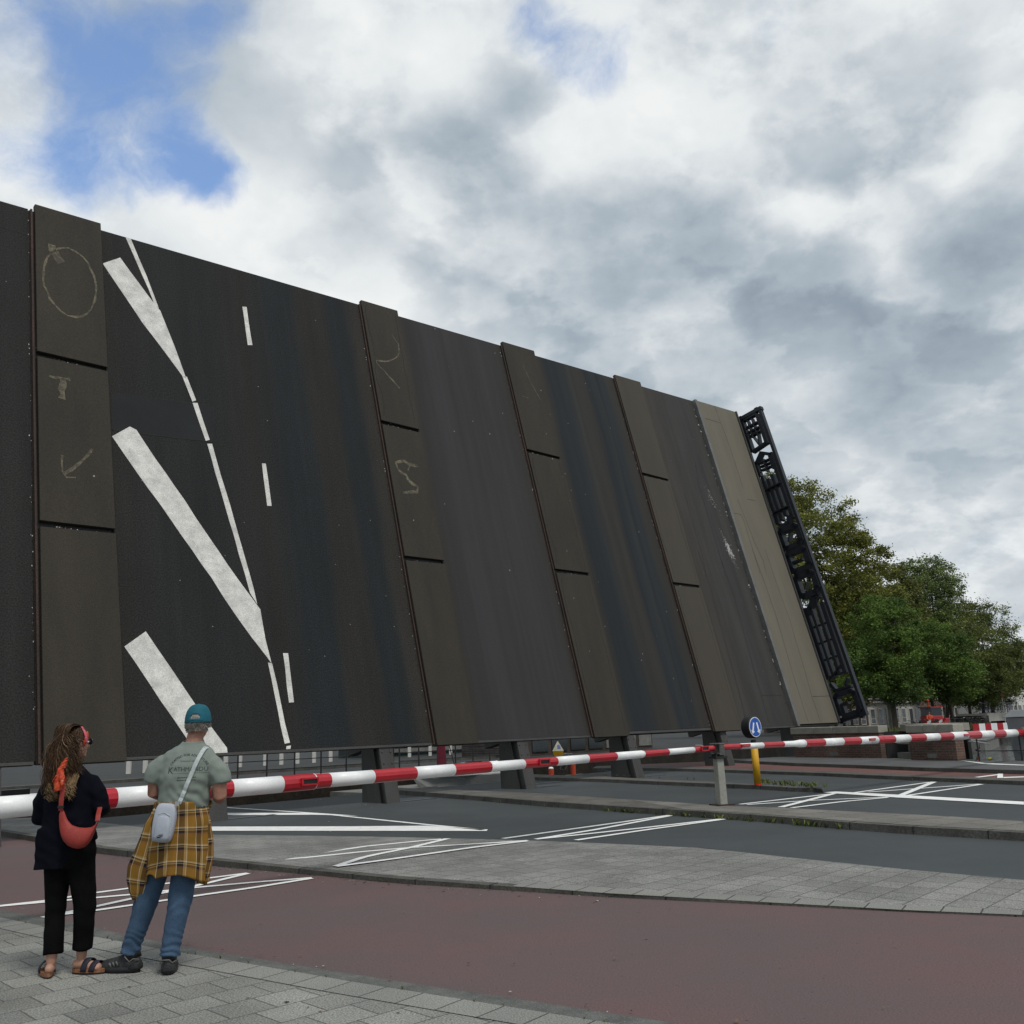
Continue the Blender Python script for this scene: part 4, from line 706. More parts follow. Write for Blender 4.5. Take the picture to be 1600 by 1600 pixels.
    b = MB(); b.hexa([(-.36, -.36, 0), (.36, -.36, 0), (.36, .36, 0), (-.36, .36, 0), (-.42, -.42, 1.16), (.42, -.42, 1.16), (.42, .42, 1.16), (-.42, .42, 1.16)]); bevel(b.build('housing', M['cab'], t), .02)
    b = MB(); b.hexa([(-.47, -.47, 1.163), (.47, -.47, 1.163), (.47, .47, 1.163), (-.47, .47, 1.163), (-.30, -.30, 1.36), (.30, -.30, 1.36), (.30, .30, 1.36), (-.30, .30, 1.36)]); bevel(b.build('lid', M['cab'], t), .02)
    b = MB(); b.box((-.40, 0, .62), (.012, .5, .8)); b.build('door', M['cab'], t)
    b = MB(); b.tube([(-.5, .0, .77), (-.3, 0, .77)], .13, 20); b.build('pivot_hub', M['iron'], t, smooth=True)
    # cabinet of the left arm, just outside the picture
    q = LP(15.9); t = empty('barrier_cabinet', (q.x, q.y, .0)); tag(t, 'grey barrier cabinet at the thick end of the long arm', 'cabinet'); t.rotation_euler = (0, 0, R(46))
    b = MB(); b.hexa([(-.4, -.4, 0), (.4, -.4, 0), (.4, .4, 0), (-.4, .4, 0), (-.42, -.42, 1.3), (.42, -.42, 1.3), (.42, .42, 1.3), (-.42, .42, 1.3)]); bevel(b.build('housing', M['cab'], t), .02)
    b = MB(); b.hexa([(-.47, -.47, 1.303), (.47, -.47, 1.303), (.47, .47, 1.303), (-.47, .47, 1.303), (-.3, -.3, 1.46), (.3, -.3, 1.46), (.3, .3, 1.46), (-.3, .3, 1.46)]); b.build('lid', M['cab'], t)
    # keep-either-side sign on its yellow post
    p0 = Vector((5.27, 22.05, .14)); t = empty('keep_either_side_sign', p0); tag(t, 'round blue sign with two white arrows on a yellow post on the traffic island', 'sign')
    t.rotation_euler = (R(1.0), R(-.8), R(0))
    b = MB(); b.tube([(0, 0, 0), (0, 0, .9)], .078, 24); b.build('post', M['yellow'], t, smooth=False)
    for o in (t.children[-1],):
        for p_ in o.data.polygons: p_.use_smooth = len(p_.vertices) == 4
    b = MB(); b.tube([(0, 0, .002), (0, 0, .03)], .0805, 24); b.build('reflective_ring', mat_lampred, t)
    face = Matrix.Rotation(R(40), 3, 'Z'); f3 = lambda p: face @ Vector(p)
    b = MB(); b.tube([f3((0, .0, .90)), f3((0, 0, .99))], .06, 16); b.build('neck', M['black'], t)
    zc = 1.27
    b = MB(); b.tube([f3((0, .13, zc)), f3((0, .11, zc)), f3((0, -.075, zc)), f3((0, -.085, zc))], [.232, .244, .244, .232], 40); b.build('lamp_housing', M['black'], t, smooth=False)
    b = MB(); b.tube([f3((0, -.084, zc)), f3((0, -.090, zc))], .220, 40, 0); b.tube([f3((0, -.090, zc)), f3((0, -.0925, zc))], .204, 40, 1); o = b.build('sign_face', [M['sign_white'], M['blue_sign']], t)
    b = MB()
    for sx in (-1, 1):
        a = Vector((sx * .055, -.094, zc + .10)); e = Vector((sx * .105, -.094, zc - .075)); dd = (e - a).normalized(); nn_ = Vector((dd.z, 0, -dd.x))
        q = [a + nn_ * .024, a - nn_ * .024, e - nn_ * .024, e + nn_ * .024]; b.prism([(x.x, x.z) for x in q], -.0935, -.0960, 0, lambda x, y, z: tuple(f3((x, z, y))))
        tip = e + dd * .075; q = [e + nn_ * .066, tip, e - nn_ * .066]; b.prism([(x.x, x.z) for x in q], -.0935, -.0958, 0, lambda x, y, z: tuple(f3((x, z, y))))
    b.build('arrows', M['sign_white'], o)
mat_lampred = mat('lamp_lens_red', (.60, .03, .02), .25, .1, 10, coat=.4)
LEFT_BANDS = [14.8, 14.1, 13.45, 12.85, 12.25, 11.64, 11.035, 10.43, 9.81, 9.215, 8.613, 7.988, 7.372, 6.725, 6.088, 5.436, 4.783, 4.108, 3.411, 2.739, 2.021, 1.359, .615, .0]
RIGHT_BANDS = [0.0, .0421, .0945, .1451, .2001, .2528, .3064, .3589, .4139, .4696, .5236, .5801, .6343, .6883, .7489, .8068, .8657, .921, .982, 1.0388, 1.09, 1.14]
make_barriers()
# ------------------------------------------------------------------ people
M['skin'] = mat('skin', (.40, .22, .155), .55, .08, 12, spec=.4)
M['skin_m'] = mat('skin_tanned', (.33, .165, .115), .55, .12, 14, spec=.4)
M['shirt'] = mat('sage_tshirt', (.185, .215, .190), .9, .07, 4, bump=.25, bscale=220)
M['ink'] = mat('shirt_print', (.035, .05, .05), .9, .1, 20)
M['jeans'] = mat('blue_denim', (.052, .098, .165), .9, .25, 5, col2=(.034, .068, .122), bump=.35, bscale=180)
M['cap'] = mat('teal_cap', (.004, .095, .135), .8, .15, 9, bump=.3, bscale=200)
M['hair_grey'] = mat('grey_hair', (.30, .27, .235), .65, .35, 40)
M['shoe'] = mat('black_shoe', (.022, .023, .024), .7, .35, 14, bump=.3, bscale=90)
M['shoe_trim'] = mat('shoe_trim', (.13, .13, .12), .6, .2, 20)
M['jacket'] = mat('black_jacket', (.0045, .005, .009), .85, .3, 5, bump=.3, bscale=150, spec=.06)
M['trouser'] = mat('black_trousers', (.005, .005, .0055), .9, .3, 6, bump=.3, bscale=160, spec=.05)
M['cork'] = mat('cork_footbed', (.23, .105, .052), .8, .2, 30)
M['strap_navy'] = mat('sandal_strap', (.012, .013, .028), .6, .2, 20)
M['bag_red'] = mat('coral_red_nylon', (.27, .030, .022), .6, .12, 9, bump=.3, bscale=120)
M['bag_grey'] = mat('pale_grey_nylon', (.36, .385, .44), .6, .08, 9, bump=.25, bscale=160)
M['bag_strap'] = mat('bag_webbing', (.42, .46, .46), .7, .1, 30)
M['nail'] = mat('nail_varnish', (.60, .09, .08), .3, .1, 20)
M['hair_b'] = mat('brown_hair', (.052, .027, .013), .62, .45, 30, stretch=(1, 1, .25), spec=.25)
M['hair_l'] = mat('blonde_hair_ends', (.17, .105, .045), .6, .4, 30, stretch=(1, 1, .25), spec=.5)
M['scarf'] = mat('orange_scarf', (.55, .085, .018), .75, .3, 25, col2=(.40, .035, .02), stain=(28, .60, (.75, .55, .42), .7))
M['pink'] = mat('pink_hairband', (.50, .09, .13), .7, .3, 40, stain=(50, .52, (.6, .5, .45), .7))
M['glasses'] = mat('sunglasses', (.006, .006, .007), .15, .1, 10, spec=.6)
M['metalbit'] = mat('metal_fitting', (.45, .45, .43), .35, .1, 20, metal=.7)
M['eye'] = mat('eye_white', (.7, .68, .65), .3, .03, 10); M['iris'] = mat('iris', (.06, .05, .035), .2, .1, 20); M['lip'] = mat('lips', (.36, .13, .11), .5, .1, 20)
def plaid():
    m, nt, b = nodes('plaid_flannel'); L = nt.links.new
    tc = N(nt, 'ShaderNodeTexCoord'); sp = N(nt, 'ShaderNodeSeparateXYZ'); L(tc.outputs['UV'], sp.inputs[0])
    base = (.225, .115, .018); brown = (.030, .022, .015); navy = (.007, .007, .016); cream = (.55, .47, .33); tan = (.36, .24, .10); rustc = (.20, .075, .035)
    def ramp(sock, k, stops, off=0.0):
        a = N(nt, 'ShaderNodeMath', operation='MULTIPLY_ADD'); a.inputs[1].default_value = k; a.inputs[2].default_value = off; L(sock, a.inputs[0])
        f = N(nt, 'ShaderNodeMath', operation='FRACT'); L(a.outputs[0], f.inputs[0])
        r = N(nt, 'ShaderNodeValToRGB'); r.color_ramp.interpolation = 'CONSTANT'; e = r.color_ramp.elements; L(f.outputs[0], r.inputs[0])
        e[0].position = 0; e[0].color = (*stops[0][1], 1); e[1].position = stops[1][0]; e[1].color = (*stops[1][1], 1)
        for p, c in stops[2:]: x = e.new(p); x.color = (*c, 1)
        return r.outputs[0]
    V = ramp(sp.outputs[0], 6.2, [(0, base), (.36, cream), (.40, navy), (.43, brown), (.70, navy), (.73, tan), (.86, cream), (.90, base)])
    H = ramp(sp.outputs[1], 4.4, [(0, base), (.42, tan), (.48, cream), (.53, navy), (.60, tan), (.66, navy), (.80, rustc), (.88, base)])
    mx = N(nt, 'ShaderNodeMix', data_type='RGBA'); mx.inputs['Factor'].default_value = .46; L(V, mx.inputs['A']); L(H, mx.inputs['B'])
    n = N(nt, 'ShaderNodeTexNoise'); n.inputs['Scale'].default_value = 400; L(tc.outputs['Object'], n.inputs['Vector'])
    mr = N(nt, 'ShaderNodeMapRange'); mr.inputs['To Min'].default_value = .7; mr.inputs['To Max'].default_value = 1.3; L(n.outputs[0], mr.inputs[0])
    k = N(nt, 'ShaderNodeVectorMath', operation='SCALE'); L(mx.outputs['Result'], k.inputs[0]); L(mr.outputs[0], k.inputs['Scale'])
    L(k.outputs[0], b.inputs['Base Color']); b.inputs['Roughness'].default_value = .92; b.inputs['Specular IOR Level'].default_value = .2
    return m
M['plaid'] = plaid()
def hand(mb, wrist, dirv, palm_n, s=1.0, curl=.9, side=1):
    """palm, four bent fingers of unequal length and a thumb leaving the side of the palm"""
    w = Vector(wrist); f = Vector(dirv).normalized(); n = Vector(palm_n); n = (n - f * n.dot(f)).normalized(); t = f.cross(n) * side
    mb.tube([w - f * .02, w + f * .02, w + f * .055, w + f * .092], [(.021 * s, .026 * s), (.020 * s, .034 * s), (.017 * s, .041 * s), (.015 * s, .039 * s)], 12, flat=n)
    for i, ln in enumerate((.072, .080, .074, .058)):
        b = w + f * .085 + t * (.029 - .0195 * i) * s; p = [b - f * .015]; d = f.copy(); a = 0
        for k, q in enumerate((.45, .32, .23)):
            a += curl * (.45, .65, .45)[k]; d = f * math.cos(a) + n * math.sin(a); p.append(p[-1] + d * (ln * q * s + (.015 if k == 0 else 0)))
        mb.tube(p, [.0098 * s, .0092 * s, .0084 * s, .0072 * s], 8, round_ends=True)
    b = w + f * .025 + t * .03 * s
    mb.tube([b, b + (f * .6 + t * .75) .normalized() * .032 * s, b + (f * .9 + t * .7).normalized() * .056 * s + n * .012, b + (f * 1.0 + t * .5).normalized() * .078 * s + n * .026], [.013 * s, .0115 * s, .0105 * s, .0085 * s], 8, round_ends=True)
def head(mb, c, yaw, s=1.0, pitch=0.0):
    """skull, jaw, nose, ears, lips; face towards local +y turned by yaw (radians, clockwise from above is negative)"""
    Mx = Matrix.Rotation(yaw, 3, 'Z') @ Matrix.Rotation(pitch, 3, 'X'); c = Vector(c)
    P = lambda x, y, z: c + Mx @ Vector((x * s, y * s, z * s))
    mb.ball(P(0, -.012, .025), (.076 * s, .096 * s, .092 * s), 20, M=Mx)
    mb.ball(P(0, .012, -.035), (.063 * s, .075 * s, .085 * s), 18, M=Mx)
    mb.ball(P(0, .062, -.092), (.030 * s, .026 * s, .026 * s), 12, M=Mx)
    mb.tube([P(0, .080, .010), P(0, .096, -.012), P(0, .104, -.030), P(0, .088, -.042)], [.011 * s, .012 * s, .014 * s, .010 * s], 8)
    mb.ball(P(0, .082, -.062), (.024 * s, .012 * s, .008 * s), 8, M=Mx); mb.ball(P(0, .081, -.073), (.021 * s, .012 * s, .008 * s), 8, M=Mx)
    mb.ball(P(0, .078, .022), (.050 * s, .016 * s, .010 * s), 10, M=Mx)
    for k in (-1, 1):
        mb.ball(P(.076 * k, -.008, -.010), (.011 * s, .020 * s, .033 * s), 10, M=Mx @ Matrix.Rotation(.25 * k, 3, 'Z'))
        mb.ball(P(.036 * k, .062, -.028), (.022 * s, .018 * s, .020 * s), 8, M=Mx)
    return P, Mx
def face_bits(P, Mx, s, parent):
    for k in (-1, 1):
        b = MB(); b.ball(P(.031 * k, .079, .003), .0118 * s, 10, 0); b.ball(P(.031 * k, .0862, .003), .0055 * s, 8, 1); b.build('eye', [M['eye'], M['iris']], parent, smooth=True)
def wrinkle(me, amp, fn):
    a = arr(me); n = normals(me); d = np.array([fn(Vector(p)) for p in a]); setarr(me, a + n * (d * amp)[:, None])
def keep(me, fn):
    bm = bmesh.new(); bm.from_mesh(me); bmesh.ops.delete(bm, geom=[v for v in bm.verts if not fn(v.co)], context='VERTS'); bm.to_mesh(me); bm.free(); me.update()
def shoe(mb, heel, ang, ln=.29, w=.052, sole=1):
    d = Vector((math.cos(ang), math.sin(ang), 0)); t = Vector((-d.y, d.x, 0)); h = Vector(heel)
    up = [(-.035, .030, .050), (-.015, .040, .078), (.02, .042, .088), (.06, .042, .092), (.10, .044, .080), (.15, .049, .064), (.20, .050, .052), (.24, .046, .044), (.272, .034, .036)]
    b0 = len(mb.v); k = 16; rows = len(up)
    for x, a, z in up:
        for j in range(k):
            th = 2 * PI * j / k; y = a * w / .052 * math.cos(th); zz = math.sin(th)
            zz = .030 + (z * zz if zz > 0 else .012 * zz); mb.v.append(tuple(h + d * x * ln / .29 + t * (y * (1 - .25 * max(0, math.sin(th)))) + Vector((0, 0, zz))))
    for i in range(rows - 1):
        for j in range(k): j2 = (j + 1) % k; mb.f.append((b0 + i * k + j, b0 + i * k + j2, b0 + (i + 1) * k + j2, b0 + (i + 1) * k + j)); mb.m.append(0)
    mb.f.append(tuple(b0 + j for j in range(k - 1, -1, -1))); mb.m.append(0); mb.f.append(tuple(b0 + (rows - 1) * k + j for j in range(k))); mb.m.append(0)
    n = 18
    o = []
    for i in range(n):
        a = 2 * PI * i / n; x = math.cos(a) * ln / 2 * 1.07 + ln * .415; y = math.sin(a) * (w * 1.04) * (1 + .10 * math.cos(a))
        o.append(h + d * x + t * y)
    mb.add([q + Vector((0, 0, .002)) for q in o] + [q + Vector((0, 0, .038)) for q in o], [tuple(range(n - 1, -1, -1)), tuple(range(n, 2 * n))] + [(i, (i + 1) % n, n + (i + 1) % n, n + i) for i in range(n)], sole)
def text_mesh(txt, size, arc=None, bold=0.0, spacing=1.0):
    """flat lettering as triangles: list of (verts, faces) in the x-z plane centred on x=0; arc=(radius) bends it upwards in the middle"""
    cu = bpy.data.curves.new('t', 'FONT'); cu.body = txt; cu.size = size; cu.align_x = 'CENTER'; cu.offset = bold; cu.space_character = spacing; cu.resolution_u = 3
    o = bpy.data.objects.new('t', cu); C.objects.link(o); dg = bpy.context.evaluated_depsgraph_get()
    me = bpy.data.meshes.new_from_object(o.evaluated_get(dg)); bpy.data.objects.remove(o)
    bm = bmesh.new(); bm.from_mesh(me); bmesh.ops.triangulate(bm, faces=bm.faces); bmesh.ops.subdivide_edges(bm, edges=[e for e in bm.edges if e.calc_length() > size * .45], cuts=1); bm.to_mesh(me); bm.free()
    vs = []
    for v in me.vertices:
        x, y = v.co.x, v.co.y
        if arc: a = x / arc; x, y = (arc + y) * math.sin(a), (arc + y) * math.cos(a) - arc
        vs.append((x, y))
    fs = [tuple(p.vertices) for p in me.polygons]; bpy.data.meshes.remove(me); return vs, fs
def project(mb, vs, fs, bvh, origin, right, upv, into, lift=.0022, mi=0):
    out = []
    for x, y in vs:
        p = Vector(origin) + Vector(right) * x + Vector(upv) * y
        h = bvh.ray_cast(p - Vector(into) * .6, Vector(into)); out.append((h[0] - Vector(into) * lift) if h[0] is not None else p)
    mb.add(out, fs, mi)
def locks(mb, roots, n, seed, mi=0, **kw): ...

def make_man():
    base = Vector((-2.62, 7.05, .014)); t = empty('person', base); tag(t, 'person in sage green T-shirt and teal cap, plaid shirt tied over blue jeans', 'person', None)
    hc = Vector((.268, .03, 1.672)); yaw = R(7)
    # --- body: one continuous surface
    b = MB()
    P, Mx = head(b, hc, yaw, 1.04)
    b.tube([(.245, .0, 1.46), (.25, .0, 1.52), (.262, .012, 1.60), (.267, .02, 1.66)], [(.085, .07), (.062, .06), (.058, .058), (.06, .06)], 14)
    b.loft([(.165, .0, .84, .165, .11), (.172, .0, .95, .165, .115), (.19, 0, 1.1, .155, .105), (.205, 0, 1.28, .165, .10), (.215, 0, 1.38, .165, .09), (.225, 0, 1.44, .12, .075), (.235, 0, 1.49, .075, .06)], 20)
    for pts, rr in (([(.10, 0, 1.37), (.035, .0, 1.33), (-.02, .0, 1.28), (-.028, .01, 1.19), (.0, .10, 1.165), (.05, .22, 1.19), (.085, .29, 1.21)], [.055, .055, .053, .047, .046, .036, .028]),
                    ([(.335, 0, 1.355), (.40, 0, 1.325), (.448, -.01, 1.25), (.455, -.01, 1.155), (.425, .09, 1.135), (.36, .20, 1.18), (.32, .27, 1.205)], [.055, .056, .053, .048, .047, .037, .028])):
        b.tube(pts, rr, 14, round_ends=True)
    hand(b, (.085, .29, 1.21), (.6, .75, .15), (.4, -.2, .9), 1.0, .9, 1); hand(b, (.32, .27, 1.205), (-.6, .75, .15), (-.4, -.2, .9), 1.0, .9, -1)
    for pts, rr in (([(.085, 0, .92), (.045, .0, .75), (-.05, .02, .46), (-.115, .035, .28), (-.148, .04, .10)], [.095, .085, .062, .055, .042]), ([(.25, 0, .92), (.235, 0, .75), (.20, -.005, .46), (.175, -.04, .28), (.16, -.055, .10)], [.095, .085, .062, .055, .042])):
        b.tube(pts, rr, 14, round_ends=True)
    b.tube([(-.145, .04, .075), (-.25, .07, .045)], [.038, .034], 10, round_ends=True); b.tube([(.160, -.065, .075), (.135, .07, .050)], [.034, .030], 10, round_ends=True)
    me = remesh(b, .0075, 3, 'person_body'); me.materials.append(M['skin_m']); body = link('body', me, t); face_bits(P, Mx, 1.04, t)
    # --- T-shirt
    b = MB()
    b.loft([(.190, .0, 1.070, .180, .128), (.192, -.005, 1.12, .182, .132), (.195, -.005, 1.20, .183, .130), (.203, -.004, 1.30, .196, .132), (.212, -.002, 1.38, .200, .126), (.217, 0, 1.43, .196, .112), (.224, 0, 1.47, .160, .096), (.230, 0, 1.50, .118, .082), (.238, .0, 1.515, .088, .072), (.244, .004, 1.545, .072, .066)], 28)
    b.tube([(.10, 0, 1.40), (.045, 0, 1.385), (.0, 0, 1.338), (-.030, .0, 1.285), (-.036, .003, 1.262)], [(.055, .06), (.072, .075), (.080, .078), (.074, .072), (.070, .07)], 18)
    b.tube([(.33, 0, 1.395), (.395, 0, 1.368), (.434, -.003, 1.322), (.455, -.006, 1.27), (.462, -.008, 1.232)], [(.055, .06), (.072, .075), (.080, .078), (.074, .072), (.070, .07)], 18)
    me = remesh(b, .009, 9, 'tshirt')
    def folds(p):
        a = 0.0; lowb = max(0, min(1, (1.36 - p.z) / .25)); back = max(0, min(1, -p.y * 12))
        # drag folds running from the left waist up to the right armpit, and slack at the hem
        q = (p.x - .02) * 1.0 + (1.08 - p.z) * 1.0; u = (p.x * .62 + p.z * .78)
        a += lowb * back * (math.sin(u * 95 + 6 * mnoise.noise(p * 6)) * .55 * max(0, min(1, (p.x - .10) * 6)))
        a += lowb * math.sin((p.x * .8 - p.z * .5) * 70 + 5 * mnoise.noise(p * 5)) * .35 * max(0, min(1, (.24 - p.x) * 5))
        a += .8 * mnoise.noise(p * 9) + .35 * mnoise.noise(p * 22)
        if p.z < 1.14: a += .9 * math.sin(p.x * 42 + 2) * (1.14 - p.z) / .07 * .5
        return a
    wrinkle(me, .0125, folds); me.materials.append(M['shirt'])
    keep(me, lambda v: not (v.z > 1.538 and abs(v.x - .244) < .12) and v.z > 1.078)
    sh = link('tshirt', me, t); so = sh.modifiers.new('s', 'SOLIDIFY'); so.thickness = .003; so.offset = 0
    bm = bmesh.new(); bm.from_mesh(me); bv = BVHTree.FromBMesh(bm); bm.free()
    b = MB(); o = (.224, 0, 0)
    def put(txt, size, x, z, arc=None, bold=0.0, sp=1.0, tilt=-.02):
        vs, fs = text_mesh(txt, size, arc, bold, sp); project(b, vs, fs, bv, (x, 0, z), (1, 0, tilt), (.0, 0, 1), (0, 1, 0))
    put('CRAFTED FOR ADVENTURE', .0225, .256, 1.438, .140, .0006, 1.02)
    put('ESTABLISHED 1987', .0115, .250, 1.398, None, .0001)
    put('K', .060, .133, 1.322, None, .0006); put('ATHMANDU', .0415, .272, 1.333, None, .0, .95)
    for z, w in ((1.318, .24),):
        for k in range(22):
            x = .15 + k * .0112; project(b, [(0, 0), (.007, 0), (.007, .003), (0, .003)], [(0, 1, 2, 3)], bv, (x, 0, z), (1, 0, -.02), (0, 0, 1), (0, 1, 0))
    for z in (1.287, 1.269):
        x = .190 if z > 1.28 else .186
        while x < .308:
            w = random.uniform(.004, .012); project(b, [(0, 0), (w, 0), (w, .007), (0, .007)], [(0, 1, 2, 3)], bv, (x, 0, z), (1, 0, -.02), (0, 0, 1), (0, 1, 0)); x += w + .0025
    b.build('shirt_print', M['ink'], sh)
    b = MB(); b.tube([(.244 + .0735 * math.cos(a), .004 + .067 * math.sin(a), 1.534 + .012 * math.sin(a)) for a in np.linspace(0, 2 * PI, 33)], [(.008, .004)] * 33, 8, flat=(0, 0, 1)); b.build('collar', M['shirt'], sh, smooth=True)
    # --- jeans
    b = MB()
    b.loft([(.165, .0, .80, .172, .12), (.168, -.004, .90, .180, .132), (.178, -.002, 1.0, .175, .128), (.19, 0, 1.08, .165, .118)], 24)
    jl = [(.078, -.005, .90), (.048, -.002, .76), (-.005, .008, .60), (-.056, .02, .43), (-.105, .033, .28), (-.138, .040, .18), (-.152, .042, .120)]
    jr = [(.255, -.005, .90), (.242, -.002, .76), (.215, -.006, .60), (.198, -.015, .43), (.176, -.038, .28), (.164, -.052, .17), (.160, -.055, .110)]
    for q in (jl, jr): b.tube(q, [(.108, .115), (.100, .105), (.088, .095), (.078, .084), (.068, .076), (.064, .072), (.068, .076)], 18)
    me = remesh(b, .009, 3, 'jeans')
    def jf(p):
        lo = max(0, min(1, (.32 - p.z) / .16)); k = math.exp(-((p.z - .45) / .09) ** 2)
        return mnoise.noise(p * 9) * .8 + lo * math.sin(p.z * 120 + p.x * 45 + p.y * 60 + 7 * mnoise.noise(p * 8)) * .75 + k * .45 * math.sin(p.z * 70 - p.x * 50 + p.y * 60 + 5 * mnoise.noise(p * 6)) + .5 * mnoise.noise(Vector((p.x * 20, p.y * 20, p.z * 5)))
    wrinkle(me, .006, jf); me.materials.append(M['jeans']); link('jeans', me, t)
    # --- flannel shirt tied round the waist by its sleeves
    b = MB(); nu, nv = 64, 40; uv = []
    cx = lambda z: .178 + (z - 1.1) * -.012
    def fp(u, v):      # u 0..1 left front -> back -> right front; v 0..1 from waist to hem
        a = (-.62 + 1.24 * u) * PI; z = 1.125 - v * (.515 + .035 * math.sin(u * 9) * v)
        fl = 1 + .12 * v; rx = (.182 + .012 * math.sin(v * 3)) * fl; ry = (.140 + .02 * v) * fl
        f = .010 * v * math.sin(a * 9 + 1.2) + .006 * math.sin(a * 17 + 8 * v) * (v ** .5) + .008 * math.sin(v * 16 + 3 * a) * (1 - v)
        x = cx(z) + (rx + f) * math.sin(a) - .05 * v * max(0, -math.sin(a)); y = -(ry + f) * math.cos(a)
        if v > .85 and u < .5: z += .05 * (v - .85) / .15 * max(0, math.sin((u - .27) * PI / .12)) if .27 < u < .39 else 0
        return (x, y, z)
    grid = [[fp(i / nu, j / nv) for i in range(nu + 1)] for j in range(nv + 1)]
    for j in range(nv + 1):
        for i in range(nu + 1): b.v.append(grid[j][i])
    uvs = [(i / nu, j / nv) for j in range(nv + 1) for i in range(nu + 1)]
    for j in range(nv):
        for i in range(nu): q = j * (nu + 1) + i; b.f.append((q, q + nu + 1, q + nu + 2, q + 1)); b.m.append(0)
    def sleeve(path, ws, u0, v0, seed):
        k0 = len(b.v); n = 14; m = len(path); z = random.Random(seed)
        for j in range(m):
            p = Vector(path[j]); tt = (Vector(path[min(j + 1, m - 1)]) - Vector(path[max(j - 1, 0)])).normalized(); sd = tt.cross(Vector((0, -1, 0))).normalized()
            for i in range(n + 1):
                a = 2 * PI * i / n; q = p + sd * ws[j] * math.cos(a) + Vector((0, 1, 0)) * ws[j] * .34 * math.sin(a) + Vector((0, 1, 0)) * .008 * math.sin(3 * a + j)
                b.v.append(tuple(q)); uvs.append((u0 + .12 * math.cos(a), v0 + j / (m - 1) * 1.0))
        for j in range(m - 1):
            for i in range(n): q = k0 + j * (n + 1) + i; b.f.append((q, q + 1, q + n + 2, q + n + 1)); b.m.append(0)
        q = k0 + (m - 1) * (n + 1); b.f.append(tuple(q + i for i in range(n))); b.m.append(0)
    sleeve([(.03, -.05, 1.08), (.0, -.06, .98), (-.008, -.065, .88), (-.028, -.065, .78), (-.060, -.06, .68), (-.074, -.06, .60), (-.080, -.055, .53), (-.092, -.05, .475)], [.03, .055, .078, .094, .102, .088, .066, .03], .3, .1, 3)
    sleeve([(.345, .0, 1.05), (.362, -.01, .95), (.378, -.02, .84), (.382, -.03, .74), (.366, -.03, .65), (.352, -.03, .565)], [.03, .04, .048, .050, .046, .036], .8, .2, 4)
    b.tube([(.02, .12, 1.09), (.10, .17, 1.085), (.18, .18, 1.08), (.26, .17, 1.085), (.34, .12, 1.09)], [.03, .035, .05, .035, .03], 10); b.tube([(.17, .19, 1.08), (.14, .21, .95), (.12, .20, .82)], [.03, .04, .035], 10); b.tube([(.19, .19, 1.08), (.23, .21, .96), (.25, .20, .84)], [.03, .04, .035], 10)
    while len(uvs) < len(b.v): p = b.v[len(uvs)]; uvs.append((p[0] * 2, p[2] * 2))
    me = bpy.data.meshes.new('flannel'); me.from_pydata(b.v, [], b.f); ul = me.uv_layers.new(name='UVMap')
    fl = np.array([uvs[l.vertex_index] for l in me.loops]); ul.data.foreach_set('uv', fl.ravel()); me.polygons.foreach_set('use_smooth', [True] * len(me.polygons)); me.materials.append(M['plaid']); me.update()
    o = link('flannel_shirt', me, t); sm = o.modifiers.new('s', 'SOLIDIFY'); sm.thickness = .004
    o['label'] = 'mustard and navy plaid flannel shirt tied round the waist'
    # --- cap with an open back, grey hair under it
    b = MB(); cc = P(0, -.012, .008); nu, nv = 48, 20; rx, ry, rz = .089, .113, .130
    def cp(i, j, k=1.0):
        a = 2 * PI * i / nu; th = PI * .5 * (1 - j / nv) ; r = math.cos(th) if False else math.sin(PI / 2 * (1 - j / nv)) ** .66 if j < nv else 0
        return cc + Mx @ Vector((rx * r * math.sin(a) * k, -ry * r * math.cos(a) * k, rz * math.sin(PI / 2 * j / nv) * k - .012))
    for j in range(nv + 1):
        for i in range(nu): b.v.append(tuple(cp(i, j)))
    for j in range(nv):
        for i in range(nu):
            i2 = (i + 1) % nu; im = (i + .5) if i < nu / 2 else i + .5 - nu
            if abs(im) < 3.6 and ((im / 3.5) ** 2 + ((j + .5 - 2.0) / 4.0) ** 2) < 1 and j >= 2: continue
            b.f.append((j * nu + i, j * nu + i2, (j + 1) * nu + i2, (j + 1) * nu + i)); b.m.append(0)
    o = b.build('cap', M['cap'], t, smooth=True); sm = o.modifiers.new('s', 'SOLIDIFY'); sm.thickness = .004; sm.offset = 1
    b = MB(); n = 20; vs = []
    for i in range(n + 1):
        a = (-.5 + i / n) * 1.7; e = Vector((rx * 1.0 * math.sin(a), ry * 1.0 * math.cos(a), -.014)); f_ = Vector((rx * .80 * math.sin(a), ry * math.cos(a) + .085 * math.cos(a * 1.35) , -.03 + .012 * math.cos(a)))
        vs += [cc + Mx @ e, cc + Mx @ f_, cc + Mx @ (f_ + Vector((0, 0, .005))), cc + Mx @ (e + Vector((0, 0, .006)))]
    b.add(vs, [(4 * i + k, 4 * i + 4 + k, 4 * i + 4 + (k + 1) % 4, 4 * i + (k + 1) % 4) for i in range(n) for k in range(4)]); b.build('visor', M['cap'], o, smooth=True)
    b = MB(); b.ball(cc + Mx @ Vector((0, 0, rz - .01)), (.011, .011, .006), 10); b.build('cap_button', M['cap'], o, smooth=True); b = MB()
    b.tube([cc + Mx @ Vector((rx * 1.015 * math.sin(a), -ry * 1.02 * math.cos(a), .008)) for a in np.linspace(-.62, .62, 12)], [(.009, .003)] * 12, 8, flat=(0, 0, 1)); b.build('back_strap', M['cap'], o, smooth=True)
    b = MB(); z = random.Random(5); b.ball(P(0, -.012, .026), (.0815 * 1.04, .1055 * 1.04, .097 * 1.04), 32, M=Mx)
